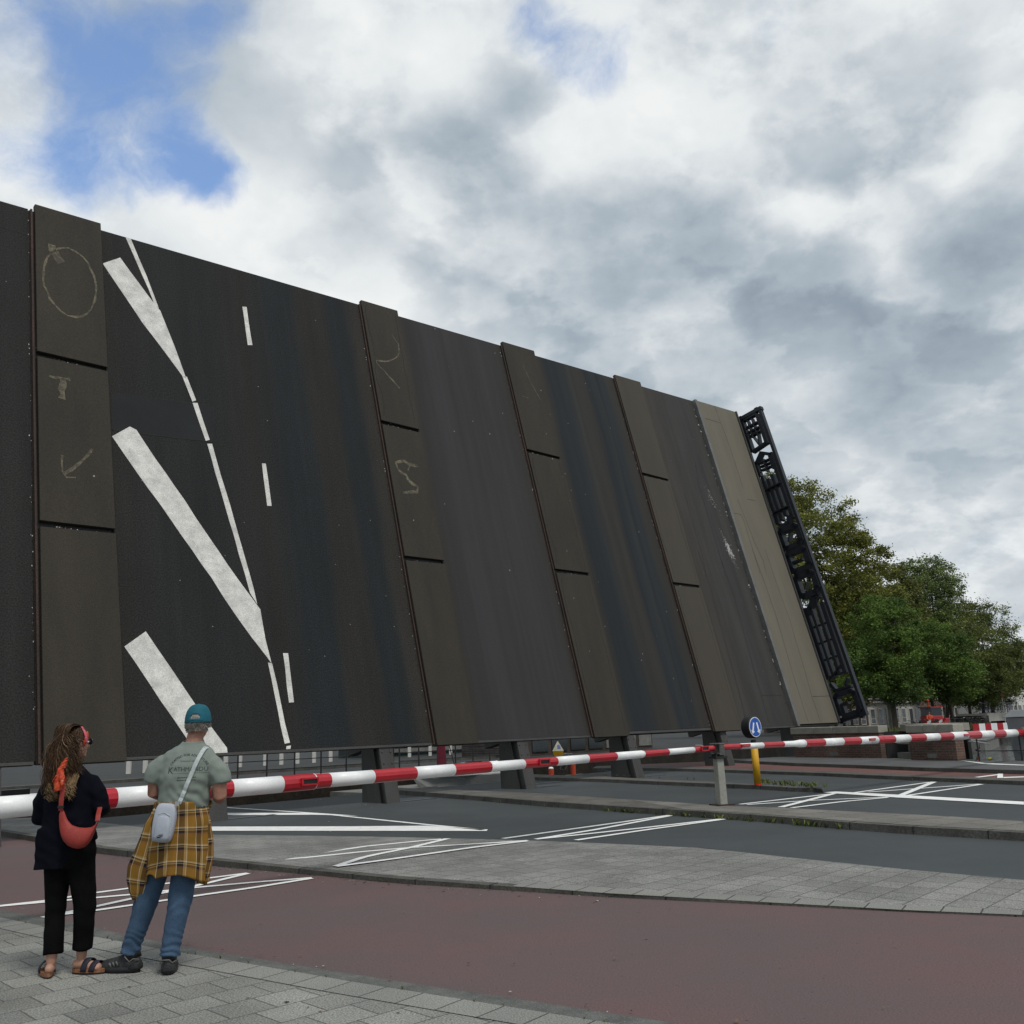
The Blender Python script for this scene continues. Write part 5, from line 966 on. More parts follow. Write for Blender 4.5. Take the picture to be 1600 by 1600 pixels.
    for k in range(520):
        a = z.uniform(-1.75, 1.75); hgt = z.uniform(-.060, -.005) if abs(a) < 1.2 else z.uniform(-.03, .0); rr = 1.0
        q = Vector(((.078 + hgt * .12) * 1.04 * math.sin(a), -.012 - (.098 + hgt * .25) * 1.04 * math.cos(a), .02 + hgt)); d = Vector((math.sin(a) * .15, -math.cos(a) * .15, -1)).normalized(); cw = z.uniform(-.007, .007)
        e1 = q + d * .018 + Vector((cw * .4, 0, 0)); e2 = q + d * .034 + Vector((cw, 0, 0)) + Vector((math.sin(a), -math.cos(a), 0)) * z.uniform(0, .006)
        b.tube([P(*(q / 1.04)), P(*(e1 / 1.04)), P(*(e2 / 1.04))], [.0036, .0030, .0008], 5)
    for k in range(0):
        a = z.uniform(-.36, .36); q = Vector((.082 * math.sin(a), -.012 - .100 * math.cos(a), 0.040 + z.uniform(0, .035))); e = q + Vector((z.uniform(-.02, .02), -.004, -.03)); b.tube([P(*q), P(*((q + e) / 2 + Vector((0, -.006, 0)))), P(*e)], [.0018, .0016, .0006], 5)
    b.build('hair', M['hair_grey'], t, smooth=True)
    b = MB(); z = random.Random(8)
    # --- shoes
    b = MB(); shoe(b, (-.100, .02, 0), R(168), .30, .055)
    for k in range(3):
        d = Vector((math.cos(R(168)), math.sin(R(168)), 0)); q = Vector((-.10, .02, 0)) + d * (.125 + .026 * k) + Vector((0, -.052 + .001 * k, .062 - .006 * k)); b.box(q, (.010, .004, .034), 2, Matrix.Rotation(R(-25), 3, 'Y'))
    b.tube([(-.07, -.012, .085), (-.10, -.034, .095), (-.125, -.040, .078), (-.155, -.035, .105), (-.165, -.02, .11)], .004, 6, 2); b.tube([(-.12, .035, .08), (-.145, .04, .15)], .052, 14, 1); b.build('shoe', [M['shoe'], M['black'], M['shoe_trim']], t, smooth=True)
    b = MB(); shoe(b, (.165, -.085, 0), R(107), .30, .055); b.tube([(.108, -.085, .085), (.118, -.118, .075), (.130, -.128, .098), (.18, -.122, .098), (.195, -.110, .075), (.208, -.070, .085)], .004, 6, 2); b.tube([(.158, -.06, .08), (.158, -.055, .14)], .05, 14, 1); b.build('shoe', [M['shoe'], M['black'], M['shoe_trim']], t, smooth=True)
    # --- sling bag: its own thing, hanging at the left hip on a strap over the right shoulder
    g = empty('sling_bag', base + Vector((.115, -.195, .865))); tag(g, 'pale grey zipped sling bag hanging on the back of the person in the teal cap', 'bag')
    o3 = Vector((.115, -.195, .865))
    b = MB(); pr = []
    for (zz, w, d) in ((.0, .050, .022), (.015, .066, .034), (.06, .074, .042), (.13, .078, .042), (.20, .076, .036), (.245, .066, .028), (.262, .045, .016)): pr.append((0, 0, zz, w, d, 3.4))
    b.loft(pr, 28); me_o = b.build('pouch', M['bag_grey'], g, smooth=True); me_o.rotation_euler = (R(-4), R(6), 0); me_o.modifiers.new('b', 'SUBSURF').levels = 1; me_o.modifiers['b'].render_levels = 1
    b = MB(); b.loft([(.006, -.012, .012, .050, .034, 3.2), (.006, -.014, .04, .058, .040, 3.2), (.006, -.014, .11, .058, .040, 3.2), (.006, -.012, .165, .052, .034, 3.2), (.006, -.010, .182, .035, .026, 3)], 24); b.build('front_pocket', M['bag_grey'], g, smooth=True).rotation_euler = (R(-4), R(6), 0)
    b = MB(); b.tube([(-.07, -.012, .03), (-.077, -.012, .10), (-.074, -.012, .17), (-.055, -.012, .225)], .004, 6); b.tube([(.064, -.035, .05), (.060, -.04, .12), (.045, -.04, .18), (.0, -.036, .20), (-.04, -.036, .185)], .003, 6, 1); b.build('zip', [M['black'], M['bag_strap']], g).rotation_euler = (R(-4), R(6), 0)
    b = MB(); b.prism([(-.022, .044), (-.012, .032), (.0, .032), (.028, .052), (.0, .041), (-.011, .039)], -.0575, -.0555, 0, lambda x, y, z: (x, z, y))
    vs, fs = text_mesh('NIKE', .017, None, .0004, .9); b.add([(x + .004 + y * .2, -.0572, y * .8 + .047 + .25 * x) for x, y in vs], fs); b.build('logo', M['black'], g).rotation_euler = (R(-4), R(6), 0)
    b = MB(); L_ = []; Rr = []; A0 = Vector((.212, 0, 1.115)); A1 = Vector((.350, 0, 1.490)); dn = (A1 - A0).normalized(); sd = Vector((dn.z, 0, -dn.x))
    for k in range(40):
        q = A0.lerp(A1, k / 39)
        for lst, sg in ((L_, -1), (Rr, 1)):
            p = q + sd * .0145 * sg; hh = bv.ray_cast(p - Vector((0, .6, 0)), Vector((0, 1, 0))); lst.append((hh[0] if hh[0] is not None and hh[0].y < .02 else Vector((p.x, (lst[-1].y + .012 if lst else -.13), p.z))) - Vector((0, .0075, 0)))
    ym = [min(l.y, r.y) for l, r in zip(L_, Rr)]; ym = [min(ym[max(0, k - 1):k + 2]) for k in range(40)]
    for k in range(40): L_[k].y = Rr[k].y = ym[k]
    L_ = [p - o3 for p in L_]; Rr = [p - o3 for p in Rr]; b.add(L_ + Rr, [(k, k + 1, 41 + k, 40 + k) for k in range(39)])
    pts = [(L_[-1] + Rr[-1]) / 2] + [Vector(q) - o3 for q in [(.352, .0, 1.495), (.335, .06, 1.465), (.27, .135, 1.38), (.16, .170, 1.22), (.06, .170, 1.10), (.02, .06, 1.05), (.03, -.08, 1.05), (.06, -.175, 1.08)]]
    b.tube(pts, [(.0145, .0025)] * len(pts), 8, flat=(.85, 0, -.5)); b.build('shoulder_strap', M['bag_strap'], g)
    b = MB(); b.box(Vector((.210, -.178, 1.118)) - o3, (.030, .010, .030)); b.box(Vector((.200, -.190, 1.088)) - o3, (.022, .010, .036)); b.build('buckle', M['metalbit'], g)
def make_woman():
    base = Vector((-3.19, 7.06, .014)); t = empty('person', base); tag(t, 'person with long wavy brown hair and orange scarf, dressed in black, sunglasses on', 'person', None)
    hc = Vector((-.045, .0, 1.560)); yaw = R(-36); s = .96
    b = MB(); P, Mx = head(b, hc, yaw, s)
    b.tube([(-.075, -.01, 1.34), (-.068, -.01, 1.40), (-.056, -.005, 1.48), (-.05, -.005, 1.54)], [(.07, .06), (.052, .05), (.048, .048), (.05, .05)], 14)
    b.loft([(-.035, 0, .80, .150, .11), (-.04, 0, .95, .145, .105), (-.055, 0, 1.1, .135, .10), (-.065, 0, 1.25, .16, .10), (-.072, 0, 1.33, .15, .085), (-.075, 0, 1.38, .08, .06)], 20)
    for pts, rr in (([(-.19, 0, 1.26), (-.245, .0, 1.20), (-.265, .005, 1.12), (-.262, .02, 1.03), (-.22, .14, 1.03), (-.16, .24, 1.07)], [.045, .045, .043, .04, .036, .025]), ([(.05, 0, 1.29), (.115, 0, 1.24), (.155, .0, 1.17), (.158, .015, 1.10), (.12, .13, 1.09), (.06, .22, 1.12)], [.045, .045, .043, .04, .036, .025])):
        b.tube(pts, rr, 12, round_ends=True)
    hand(b, (-.16, .24, 1.07), (.7, .65, .2), (.3, -.3, .9), .92, .9, 1); hand(b, (.06, .22, 1.12), (-.7, .65, .2), (-.3, -.3, .9), .92, .9, -1)
    for pts, rr in (([(-.105, 0, .86), (-.108, 0, .65), (-.108, .0, .42), (-.098, -.03, .25), (-.092, -.05, .10)], [.085, .075, .055, .048, .034]), ([(.03, 0, .86), (.06, 0, .65), (.085, 0, .42), (.085, .02, .25), (.080, .03, .11)], [.085, .075, .055, .048, .034])):
        b.tube(pts, rr, 12, round_ends=True)
    b.tube([(-.090, -.075, .055), (-.108, -.02, .055), (-.150, .06, .045), (-.178, .120, .040)], [.030, .034, .038, .03], 12, round_ends=True)
    b.tube([(.050, .03, .062), (.085, .032, .062), (.15, .022, .045), (.20, .012, .040)], [.031, .034, .037, .032], 12, round_ends=True)
    for k in range(5): b.tube([(.195, .045 - k * .015, .040), (.228 - abs(k - 1.2) * .006, .040 - k * .0155, .034)], .0085, 8, round_ends=True); b.tube([(-.200 + k * .013, .105 + k * .006, .036), (-.222 + k * .0145, .135 + k * .008 - abs(k - 3) * .006, .032)], .0085, 8, round_ends=True)
    me = remesh(b, .0072, 3, 'person_body'); me.materials.append(M['skin']); link('body', me, t); face_bits(P, Mx, s, t)
    # jacket
    b = MB()
    b.loft([(-.045, .0, .70, .176, .125), (-.048, .0, .80, .180, .135), (-.053, .0, .95, .185, .138), (-.058, -.003, 1.10, .180, .130), (-.063, -.003, 1.22, .192, .128), (-.070, 0, 1.30, .185, .112), (-.073, 0, 1.355, .130, .090), (-.070, -.004, 1.395, .080, .070), (-.066, -.004, 1.425, .068, .062)], 28)
    b.tube([(-.15, 0, 1.275), (-.215, 0, 1.235), (-.255, 0, 1.15), (-.265, .01, 1.04), (-.235, .11, 1.025), (-.185, .205, 1.05)], [.055, .068, .068, .062, .057, .049], 16)
    b.tube([(.01, 0, 1.30), (.080, 0, 1.272), (.135, .0, 1.20), (.155, .005, 1.11), (.128, .10, 1.085), (.085, .185, 1.105)], [.055, .068, .068, .062, .057, .049], 16)
    b.hexa([(-.235, -.12, .69), (-.05, -.145, .70), (-.05, -.10, .70), (-.225, -.06, .69), (-.235, -.11, .98), (0, -.14, .98), (0, -.10, .98), (-.225, -.06, .98)])
    b.hexa([(.06, -.12, .88), (.165, -.03, .885), (.15, .03, .885), (.06, -.06, .88), (.06, -.13, 1.0), (.13, -.03, 1.0), (.12, .03, 1.0), (.06, -.06, 1.0)])
    me = remesh(b, .010, 8, 'jacket')
    wrinkle(me, .006, lambda p: mnoise.noise(p * 8) + .6 * mnoise.noise(Vector((p.x * 14, p.y * 14, p.z * 5))) + .35 * math.sin(p.z * 60 + p.x * 35 + 3 * mnoise.noise(p * 6))); me.materials.append(M['jacket'])
    keep(me, lambda v: not (v.z > 1.418 and abs(v.x + .066) < .12) and v.z > .705 - (0 if v.x < .0 else -.05 - .1 * max(0, v.x)))
    j = link('jacket', me, t); so = j.modifiers.new('s', 'SOLIDIFY'); so.thickness = .004
    # trousers
    b = MB(); b.loft([(-.030, .0, .70, .172, .118), (-.032, -.004, .82, .180, .132), (-.040, -.002, .95, .165, .12), (-.05, 0, 1.02, .150, .11)], 24)
    b.tube([(-.108, -.005, .84), (-.112, -.004, .68), (-.112, .0, .52), (-.110, .0, .40), (-.100, -.02, .26), (-.088, -.040, .142)], [(.098, .11), (.090, .098), (.074, .082), (.066, .072), (.064, .068), (.066, .072)], 18)
    b.tube([(.035, -.005, .84), (.058, -.004, .68), (.085, .0, .52), (.095, .0, .40), (.090, .015, .26), (.082, .026, .158)], [(.098, .11), (.094, .098), (.080, .084), (.072, .074), (.066, .068), (.066, .070)], 18)
    me = remesh(b, .010, 3, 'trousers'); wrinkle(me, .005, lambda p: mnoise.noise(p * 9) + .5 * math.sin(p.z * 50 + p.x * 30) * max(0, 1 - abs(p.z - .42) * 5)); me.materials.append(M['trouser']); link('trousers', me, t)
    # sandals: cork footbed and two straps each
    def sandal(heel, ang, ln=.245, w=.044):
        d = Vector((math.cos(ang), math.sin(ang), 0)); tt = Vector((-d.y, d.x, 0)); h = Vector(heel); n = 22; o = []
        for i in range(n):
            a = 2 * PI * i / n; o.append(h + d * (math.cos(a) * ln / 2 + ln / 2 - .02) + tt * math.sin(a) * w * (1 + .16 * math.cos(a)))
        b = MB()
        b.add([q + Vector((0, 0, .001)) for q in o] + [q + Vector((0, 0, .010)) for q in o], [tuple(range(n - 1, -1, -1)), tuple(range(n, 2 * n))] + [(i, (i + 1) % n, n + (i + 1) % n, n + i) for i in range(n)], 1)
        b.add([q + Vector((0, 0, .0102)) for q in o] + [q + Vector((0, 0, .034)) for q in o], [tuple(range(n - 1, -1, -1)), tuple(range(n, 2 * n))] + [(i, (i + 1) % n, n + (i + 1) % n, n + i) for i in range(n)], 0)
        r = b.build('sandal', [M['cork'], M['black']], t)
        for f, hh in ((.42, .080), (.66, .062)):
            c = h + d * (ln * f); b = MB(); pts = [c + tt * math.cos(a) * w * 1.12 + Vector((0, 0, .018 + math.sin(a) * hh)) + d * .02 * math.cos(a) for a in np.linspace(0, PI, 12)]
            b.tube(pts, [(.021, .004)] * 12, 8, flat=tuple(d)); b.build('strap', M['strap_navy'], r, smooth=True)
    sandal((-.090, -.085, 0), R(120)); sandal((.040, .032, 0), R(-5))
    b = MB()
    for k in range(5): b.ball((.230 - abs(k - 1.2) * .006, .040 - k * .0155, .042), (.005, .0045, .003), 8)
    b.build('toenail', M['nail'], t)
    # hair: scalp shell and wavy locks
    b = MB(); nu, nv = 40, 22
    for j in range(nv + 1):
        for i in range(nu):
            a = 2 * PI * i / nu; th = PI * .80 * j / nv; q = Vector((.087 * math.sin(th) * math.sin(a), -.012 - .107 * math.sin(th) * math.cos(a), .028 + .101 * math.cos(th)))
            q += Vector((math.sin(a), -math.cos(a), 0)) * .006 * mnoise.noise(Vector((a * 6, th * 2, 0))); b.v.append(tuple(P(*q)))
    for j in range(nv):
        for i in range(nu):
            i2 = (i + 1) % nu; a = (i + .5) / nu * 2 * PI; th = (j + .5) / nv * .80
            if math.cos(a) < -.35 and th > .42 - .12 * (math.cos(a) + .35): continue
            if math.cos(a) < .05 and th > .56: continue
            b.f.append((j * nu + i, (j + 1) * nu + i, (j + 1) * nu + i2, j * nu + i2)); b.m.append(0)
    z = random.Random(11)
    def lock(start, end, amp, turns, r0, mi, ph, bulge=(0, 0, 0)):
        s0 = Vector(start); e0 = Vector(end); pts = []; rad = []; n = 20
        for k in range(n + 1):
            f = k / n; c = s0.lerp(e0, f) + Vector(bulge) * math.sin(f * PI); am = amp * min(1, f * f * 1.8)
            pts.append(c + Vector((math.cos(ph + turns * 2 * PI * f), math.sin(ph + turns * 2 * PI * f) * .8, 0)) * am); rad.append(r0 * (1 - .75 * max(0, f - .55) / .45) * (.7 + .3 * min(1, f * 5)))
        b.tube(pts, rad, 5, mi)
    for k in range(1500):
        a = z.uniform(-1.9, 1.75); th = z.uniform(.42, 1.75)
        q = P(.089 * math.sin(th) * math.sin(a), -.012 - .108 * math.sin(th) * math.cos(a), .028 + .100 * math.cos(th))
        g = z.random(); ex = -.165 + .235 * g ** .9 + z.uniform(-.02, .02); ez = 1.17 + .09 * abs(g - .35) + z.uniform(0, .10) + (.10 if g > .75 else 0); ey = -.155 + z.uniform(-.03, .035) + .03 * g
        if z.random() < .25: ez += z.uniform(.05, .16)
        lock(q, (ex, ey, ez), z.uniform(.006, .020), z.uniform(.9, 2.3), z.uniform(.0011, .0024), 1 if z.random() < .15 else 0, z.uniform(0, 6.3), (z.uniform(-.02, .01) - (.03 if g < .4 else 0), -.045, .02))
    for k in range(110):       # separate blonde ringlets at the ends
        g = z.random(); x0 = -.165 + .20 * g; lock((x0 + .03, -.15, 1.36 - z.uniform(0, .05)), (x0 + z.uniform(-.01, .02), -.165, 1.175 + z.uniform(-.02, .06)), .014, z.uniform(2.0, 3.2), .0032, 1, z.uniform(0, 6), (0, -.015, 0))
    for k in range(260):       # top strands swept back over the crown
        a = z.uniform(-1.2, 1.2); q = P(.05 * math.sin(a), .028, .122); e = P(.088 * math.sin(a * 1.3), -.115, -.02 + z.uniform(-.04, .02)); lock(q, e, .003, .6, .0018, 1 if z.random() < .08 else 0, z.uniform(0, 6), tuple(Mx @ Vector((.03 * math.sin(a), -.055, .065))))
    b.build('hair', [M['hair_b'], M['hair_l']], t, smooth=True)
    # hair band and scarf tail
    b = MB(); pts = [P(.093 * math.sin(a), .030 - .022 * math.cos(a), .026 + .107 * math.cos(a)) for a in np.linspace(-1.9, 1.9, 30)]
    b.tube(pts, [(.009, .003)] * 30, 8, 0, flat=tuple(Mx @ Vector((0, 1, 0))))
    pts = [P(.090 * math.sin(a), .040 - .02 * (a - 1.2), .026 + .100 * math.cos(a)) for a in np.linspace(1.0, 2.2, 12)]; b.tube(pts, [(.006 + .009 * math.sin(PI * q / 11), .003) for q in range(12)], 8, 1, flat=tuple(Mx @ Vector((0, 1, 0))))
    o = b.build('hairband', [M['pink'], M['scarf']], t, smooth=True)
    b = MB()
    def strip(path, ws, ph):
        k0 = len(b.v); pp = resamp([Vector(q) for q in path], 22)
        for k, q in enumerate(pp):
            f = k / 21; w = float(np.interp(f, np.linspace(0, 1, len(ws)), ws))
            for m_ in range(5):
                g_ = m_ / 4 - .5; b.v.append((q.x + w * 2 * g_, q.y - .010 * math.cos(g_ * 5 + ph) - .006 * math.sin(f * 17 + ph + g_ * 6), q.z + .012 * g_ * math.sin(ph)))
        for k in range(21):
            for m_ in range(4): o_ = k0 + k * 5 + m_; b.f.append((o_, o_ + 1, o_ + 6, o_ + 5)); b.m.append(0)
    strip([(-.020, -.165, 1.46), (-.035, -.185, 1.42), (-.045, -.192, 1.385)], [.008, .020, .026], .3)
    strip([(-.045, -.195, 1.392), (-.050, -.205, 1.35), (-.052, -.210, 1.30), (-.046, -.212, 1.235)], [.024, .016, .030, .024], 1.3)
    strip([(-.045, -.198, 1.37), (-.064, -.212, 1.33), (-.088, -.215, 1.30)], [.016, .013, .002], 2.0)
    strip([(-.043, -.200, 1.365), (-.028, -.215, 1.32), (-.020, -.218, 1.27)], [.014, .017, .006], .7)
    sc = b.build('scarf_tail', M['scarf'], o, smooth=True); sm = sc.modifiers.new('s', 'SOLIDIFY'); sm.thickness = .003
    # sunglasses
    g = MB()
    for k in (-1, 1):
        g.ball(P(.034 * k, .098, .004), (.031, .008, .024), 14, 0, Mx); g.tube([P(.062 * k, .094, .012), P(.078 * k, .04, .012), P(.078 * k, -.01, .004)], .004, 6)
    g.tube([P(-.01, .102, .012), P(.01, .102, .012)], .004, 6); g.build('sunglasses', M['glasses'], t, smooth=True)
    b = MB(); b.ball(P(.082, -.004, -.05), .0055, 8); b.build('earring', M['metalbit'], t)
    # --- crescent bag, its own thing
    g = empty('crossbody_bag', base + Vector((.105, -.18, .84))); tag(g, 'coral red crescent bag worn across the back of the person in black', 'bag'); o3 = Vector((.02, -.18, .84))
    b = MB(); ns, nr = 26, 12; rows = []
    for i in range(ns + 1):
        f = i / ns; x = -.126 + .270 * f
        top = float(np.interp(x, [-.126, -.110, -.085, -.05, 0, .05, .09, .115, .135, .144], [1.115, 1.105, 1.045, 1.005, .988, .982, .985, 1.0, 1.022, 1.03])); bot = float(np.interp(x, [-.126, -.118, -.105, -.08, -.04, 0, .035, .07, .10, .125, .144], [1.08, 1.0, .945, .895, .858, .842, .838, .848, .875, .93, 1.005])); row = []
        th = .052 * math.sin(PI * min(1, max(.03, f))) ** .6; cz = (top + bot) / 2; rz = (top - bot) / 2
        for k in range(nr):
            a = 2 * PI * k / nr; row.append(Vector((x + .01 * math.sin(a), -.175 - th * .9 * math.cos(a) * (1 - .25 * math.sin(a)), cz + rz * math.sin(a))) - o3 + Vector((0, .003 * mnoise.noise(Vector((x * 40, a * 2, 3))), 0)))
        rows.append(row)
    for r_ in rows: b.v += [tuple(p) for p in r_]
    for i in range(ns):
        for k in range(nr): k2 = (k + 1) % nr; b.f.append((i * nr + k, (i + 1) * nr + k, (i + 1) * nr + k2, i * nr + k2)); b.m.append(0)
    b.f.append(tuple(range(nr))); b.m.append(0); b.f.append(tuple(ns * nr + k for k in range(nr - 1, -1, -1))); b.m.append(0)
    o = b.build('pouch', M['bag_red'], g, smooth=True); o.modifiers.new('s', 'SUBSURF').render_levels = 1
    b = MB(); pts = [Vector(q) - o3 for q in [(-.118, -.185, 1.10), (-.118, -.188, 1.16), (-.115, -.186, 1.24), (-.112, -.170, 1.32), (-.125, -.12, 1.375), (-.135, -.02, 1.385), (-.12, .08, 1.33), (-.02, .145, 1.2), (-.02, .10, 1.10), (.07, .0, 1.12), (.100, -.06, 1.10), (.124, -.135, 1.06), (.134, -.165, 1.022)]]
    b.tube(pts, [(.016, .0025)] * len(pts), 8, flat=(1, .1, 0)); b.build('shoulder_strap', M['bag_red'], g)
    b = MB(); b.box(Vector((-.117, -.191, 1.125)) - o3, (.042, .010, .016)); b.build('buckle', M['black'], g)
make_man(); make_woman()
# ------------------------------------------------------------------ canal, far banks, trees, houses
M['water'] = None
def water_mat():
    m, nt, b = nodes('canal_water'); L = nt.links.new
    b.inputs['Base Color'].default_value = (.030, .036, .036, 1); b.inputs['Roughness'].default_value = .10; b.inputs['Specular IOR Level'].default_value = .6
    tc = N(nt, 'ShaderNodeTexCoord'); mp = N(nt, 'ShaderNodeMapping'); mp.inputs['Rotation'].default_value = (0, 0, R(46)); mp.inputs['Scale'].default_value = (.55, 1.6, 1); L(tc.outputs['Object'], mp.inputs['Vector'])
    n = N(nt, 'ShaderNodeTexNoise'); n.inputs['Scale'].default_value = .8; n.inputs['Detail'].default_value = 5; n.inputs['Distortion'].default_value = .6; L(mp.outputs[0], n.inputs['Vector'])
    bp = N(nt, 'ShaderNodeBump'); bp.inputs['Strength'].default_value = .9; bp.inputs['Distance'].default_value = .22; L(n.outputs[0], bp.inputs['Height']); L(bp.outputs[0], b.inputs['Normal']); return m
M['water'] = water_mat()
M['brick'] = brick_mat('parapet_brick', (.135, .075, .055), (.085, .052, .042), (.13, .12, .105), .22, .072, 0, .009, .5, speck=.35, nscale=26, plane='xz', big=.45)
M['brick_dark'] = brick_mat('dark_house_brick', (.055, .038, .030), (.038, .028, .024), (.07, .065, .06), .22, .07, 0, .008, .5, speck=.3, nscale=20, plane='xz', big=.3)
M['bank_dark'] = mat('dark_far_paving', (.027, .028, .028), .9, .35, .6, bump=.3, bscale=20)
M['cream_p'] = mat('faded_cream', (.34, .32, .24), .7, .2, 4)
M['coping'] = mat('coping_stone', (.33, .315, .265), .85, .18, 2.5, bump=.4, bscale=50, stain=(2.5, .60, (.13, .125, .105), .7))
M['conc'] = mat('grey_concrete', (.17, .17, .155), .9, .2, 2, bump=.4, bscale=30, stain=(1.5, .58, (.08, .08, .06), .7))
M['grassbank'] = mat('rough_grass', (.10, .105, .045), .95, .4, 3, col2=(.13, .115, .07), bump=.6, bscale=14)
M['white_p'] = mat('white_woodwork', (.62, .61, .57), .6, .08, 3)
M['cream'] = mat('cream_render', (.45, .43, .38), .8, .12, 1.0, stain=(1.0, .6, (.33, .31, .27), .6))
M['glass'] = mat('dark_window_glass', (.014, .020, .022), .12, .3, 1.0, spec=.6)
M['green_p'] = mat('dark_green_boards', (.020, .034, .034), .6, .25, 1.2)
M['roof'] = mat('roof_tile', (.075, .045, .035), .85, .3, 2)
M['bark'] = mat('bark', (.055, .046, .036), .95, .35, 6, bump=.7, bscale=25, stretch=(1, 1, .25))
M['bark_pale'] = mat('pale_bark', (.13, .125, .095), .9, .3, 4, bump=.5, bscale=25, stretch=(1, 1, .3))
M['red_p'] = mat('red_vehicle_paint', (.36, .030, .035), .4, .12, 2)
M['orange_p'] = mat('hi_vis_orange', (.45, .055, .02), .7, .1, 5)
M['blue_p'] = mat('blue_paint', (.03, .07, .24), .5, .15, 4)
M['green_c'] = mat('bright_green_crate', (.035, .15, .02), .6, .1, 4)
M['maroon'] = mat('maroon_canvas', (.12, .010, .025), .8, .2, 4)
M['hull'] = mat('white_hull', (.55, .56, .54), .4, .08, 2, stain=(1.5, .62, (.35, .35, .33), .6))
M['tyre'] = mat('rubber', (.012, .012, .012), .8, .2, 8); M['chrome'] = mat('bike_metal', (.30, .31, .32), .4, .2, 8, metal=.6)
M['frame_b'] = mat('bike_frame_black', (.02, .02, .022), .4, .2, 8); M['frame_u'] = mat('bike_frame_blue', (.05, .07, .20), .4, .2, 8)
def leaf_mat(name, c1, c2, sc=.55):
    m, nt, b = nodes(name); L = nt.links.new
    tc = N(nt, 'ShaderNodeTexCoord'); n = N(nt, 'ShaderNodeTexNoise'); n.inputs['Scale'].default_value = sc; n.inputs['Detail'].default_value = 4; L(tc.outputs['Object'], n.inputs['Vector'])
    at = N(nt, 'ShaderNodeAttribute'); at.attribute_name = 'tone'
    ad = N(nt, 'ShaderNodeMath', operation='MULTIPLY_ADD'); ad.inputs[1].default_value = .5; L(at.outputs['Fac'], ad.inputs[0]); L(n.outputs['Fac'], ad.inputs[2])
    r = N(nt, 'ShaderNodeValToRGB'); e = r.color_ramp.elements; e[0].position = .45; e[0].color = (*c2, 1); e[1].position = 1.0; e[1].color = (*c1, 1); L(ad.outputs[0], r.inputs[0])
    L(r.outputs[0], b.inputs['Base Color']); b.inputs['Roughness'].default_value = .65; b.inputs['Specular IOR Level'].default_value = .25
    tr = N(nt, 'ShaderNodeBsdfTranslucent'); L(r.outputs[0], tr.inputs['Color']); ms = N(nt, 'ShaderNodeMixShader'); ms.inputs[0].default_value = .30
    out = nt.nodes['Material Output']; L(b.outputs[0], ms.inputs[1]); L(tr.outputs[0], ms.inputs[2]); L(ms.outputs[0], out.inputs['Surface']); return m
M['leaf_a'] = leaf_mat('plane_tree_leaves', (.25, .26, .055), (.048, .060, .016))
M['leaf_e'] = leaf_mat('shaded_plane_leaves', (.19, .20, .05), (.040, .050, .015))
M['leaf_b'] = leaf_mat('lime_leaves', (.16, .25, .05), (.024, .046, .013))
M['leaf_c'] = leaf_mat('ash_leaves', (.22, .28, .09), (.078, .11, .042))
M['leaf_d'] = leaf_mat('willow_leaves', (.20, .235, .06), (.042, .058, .020))
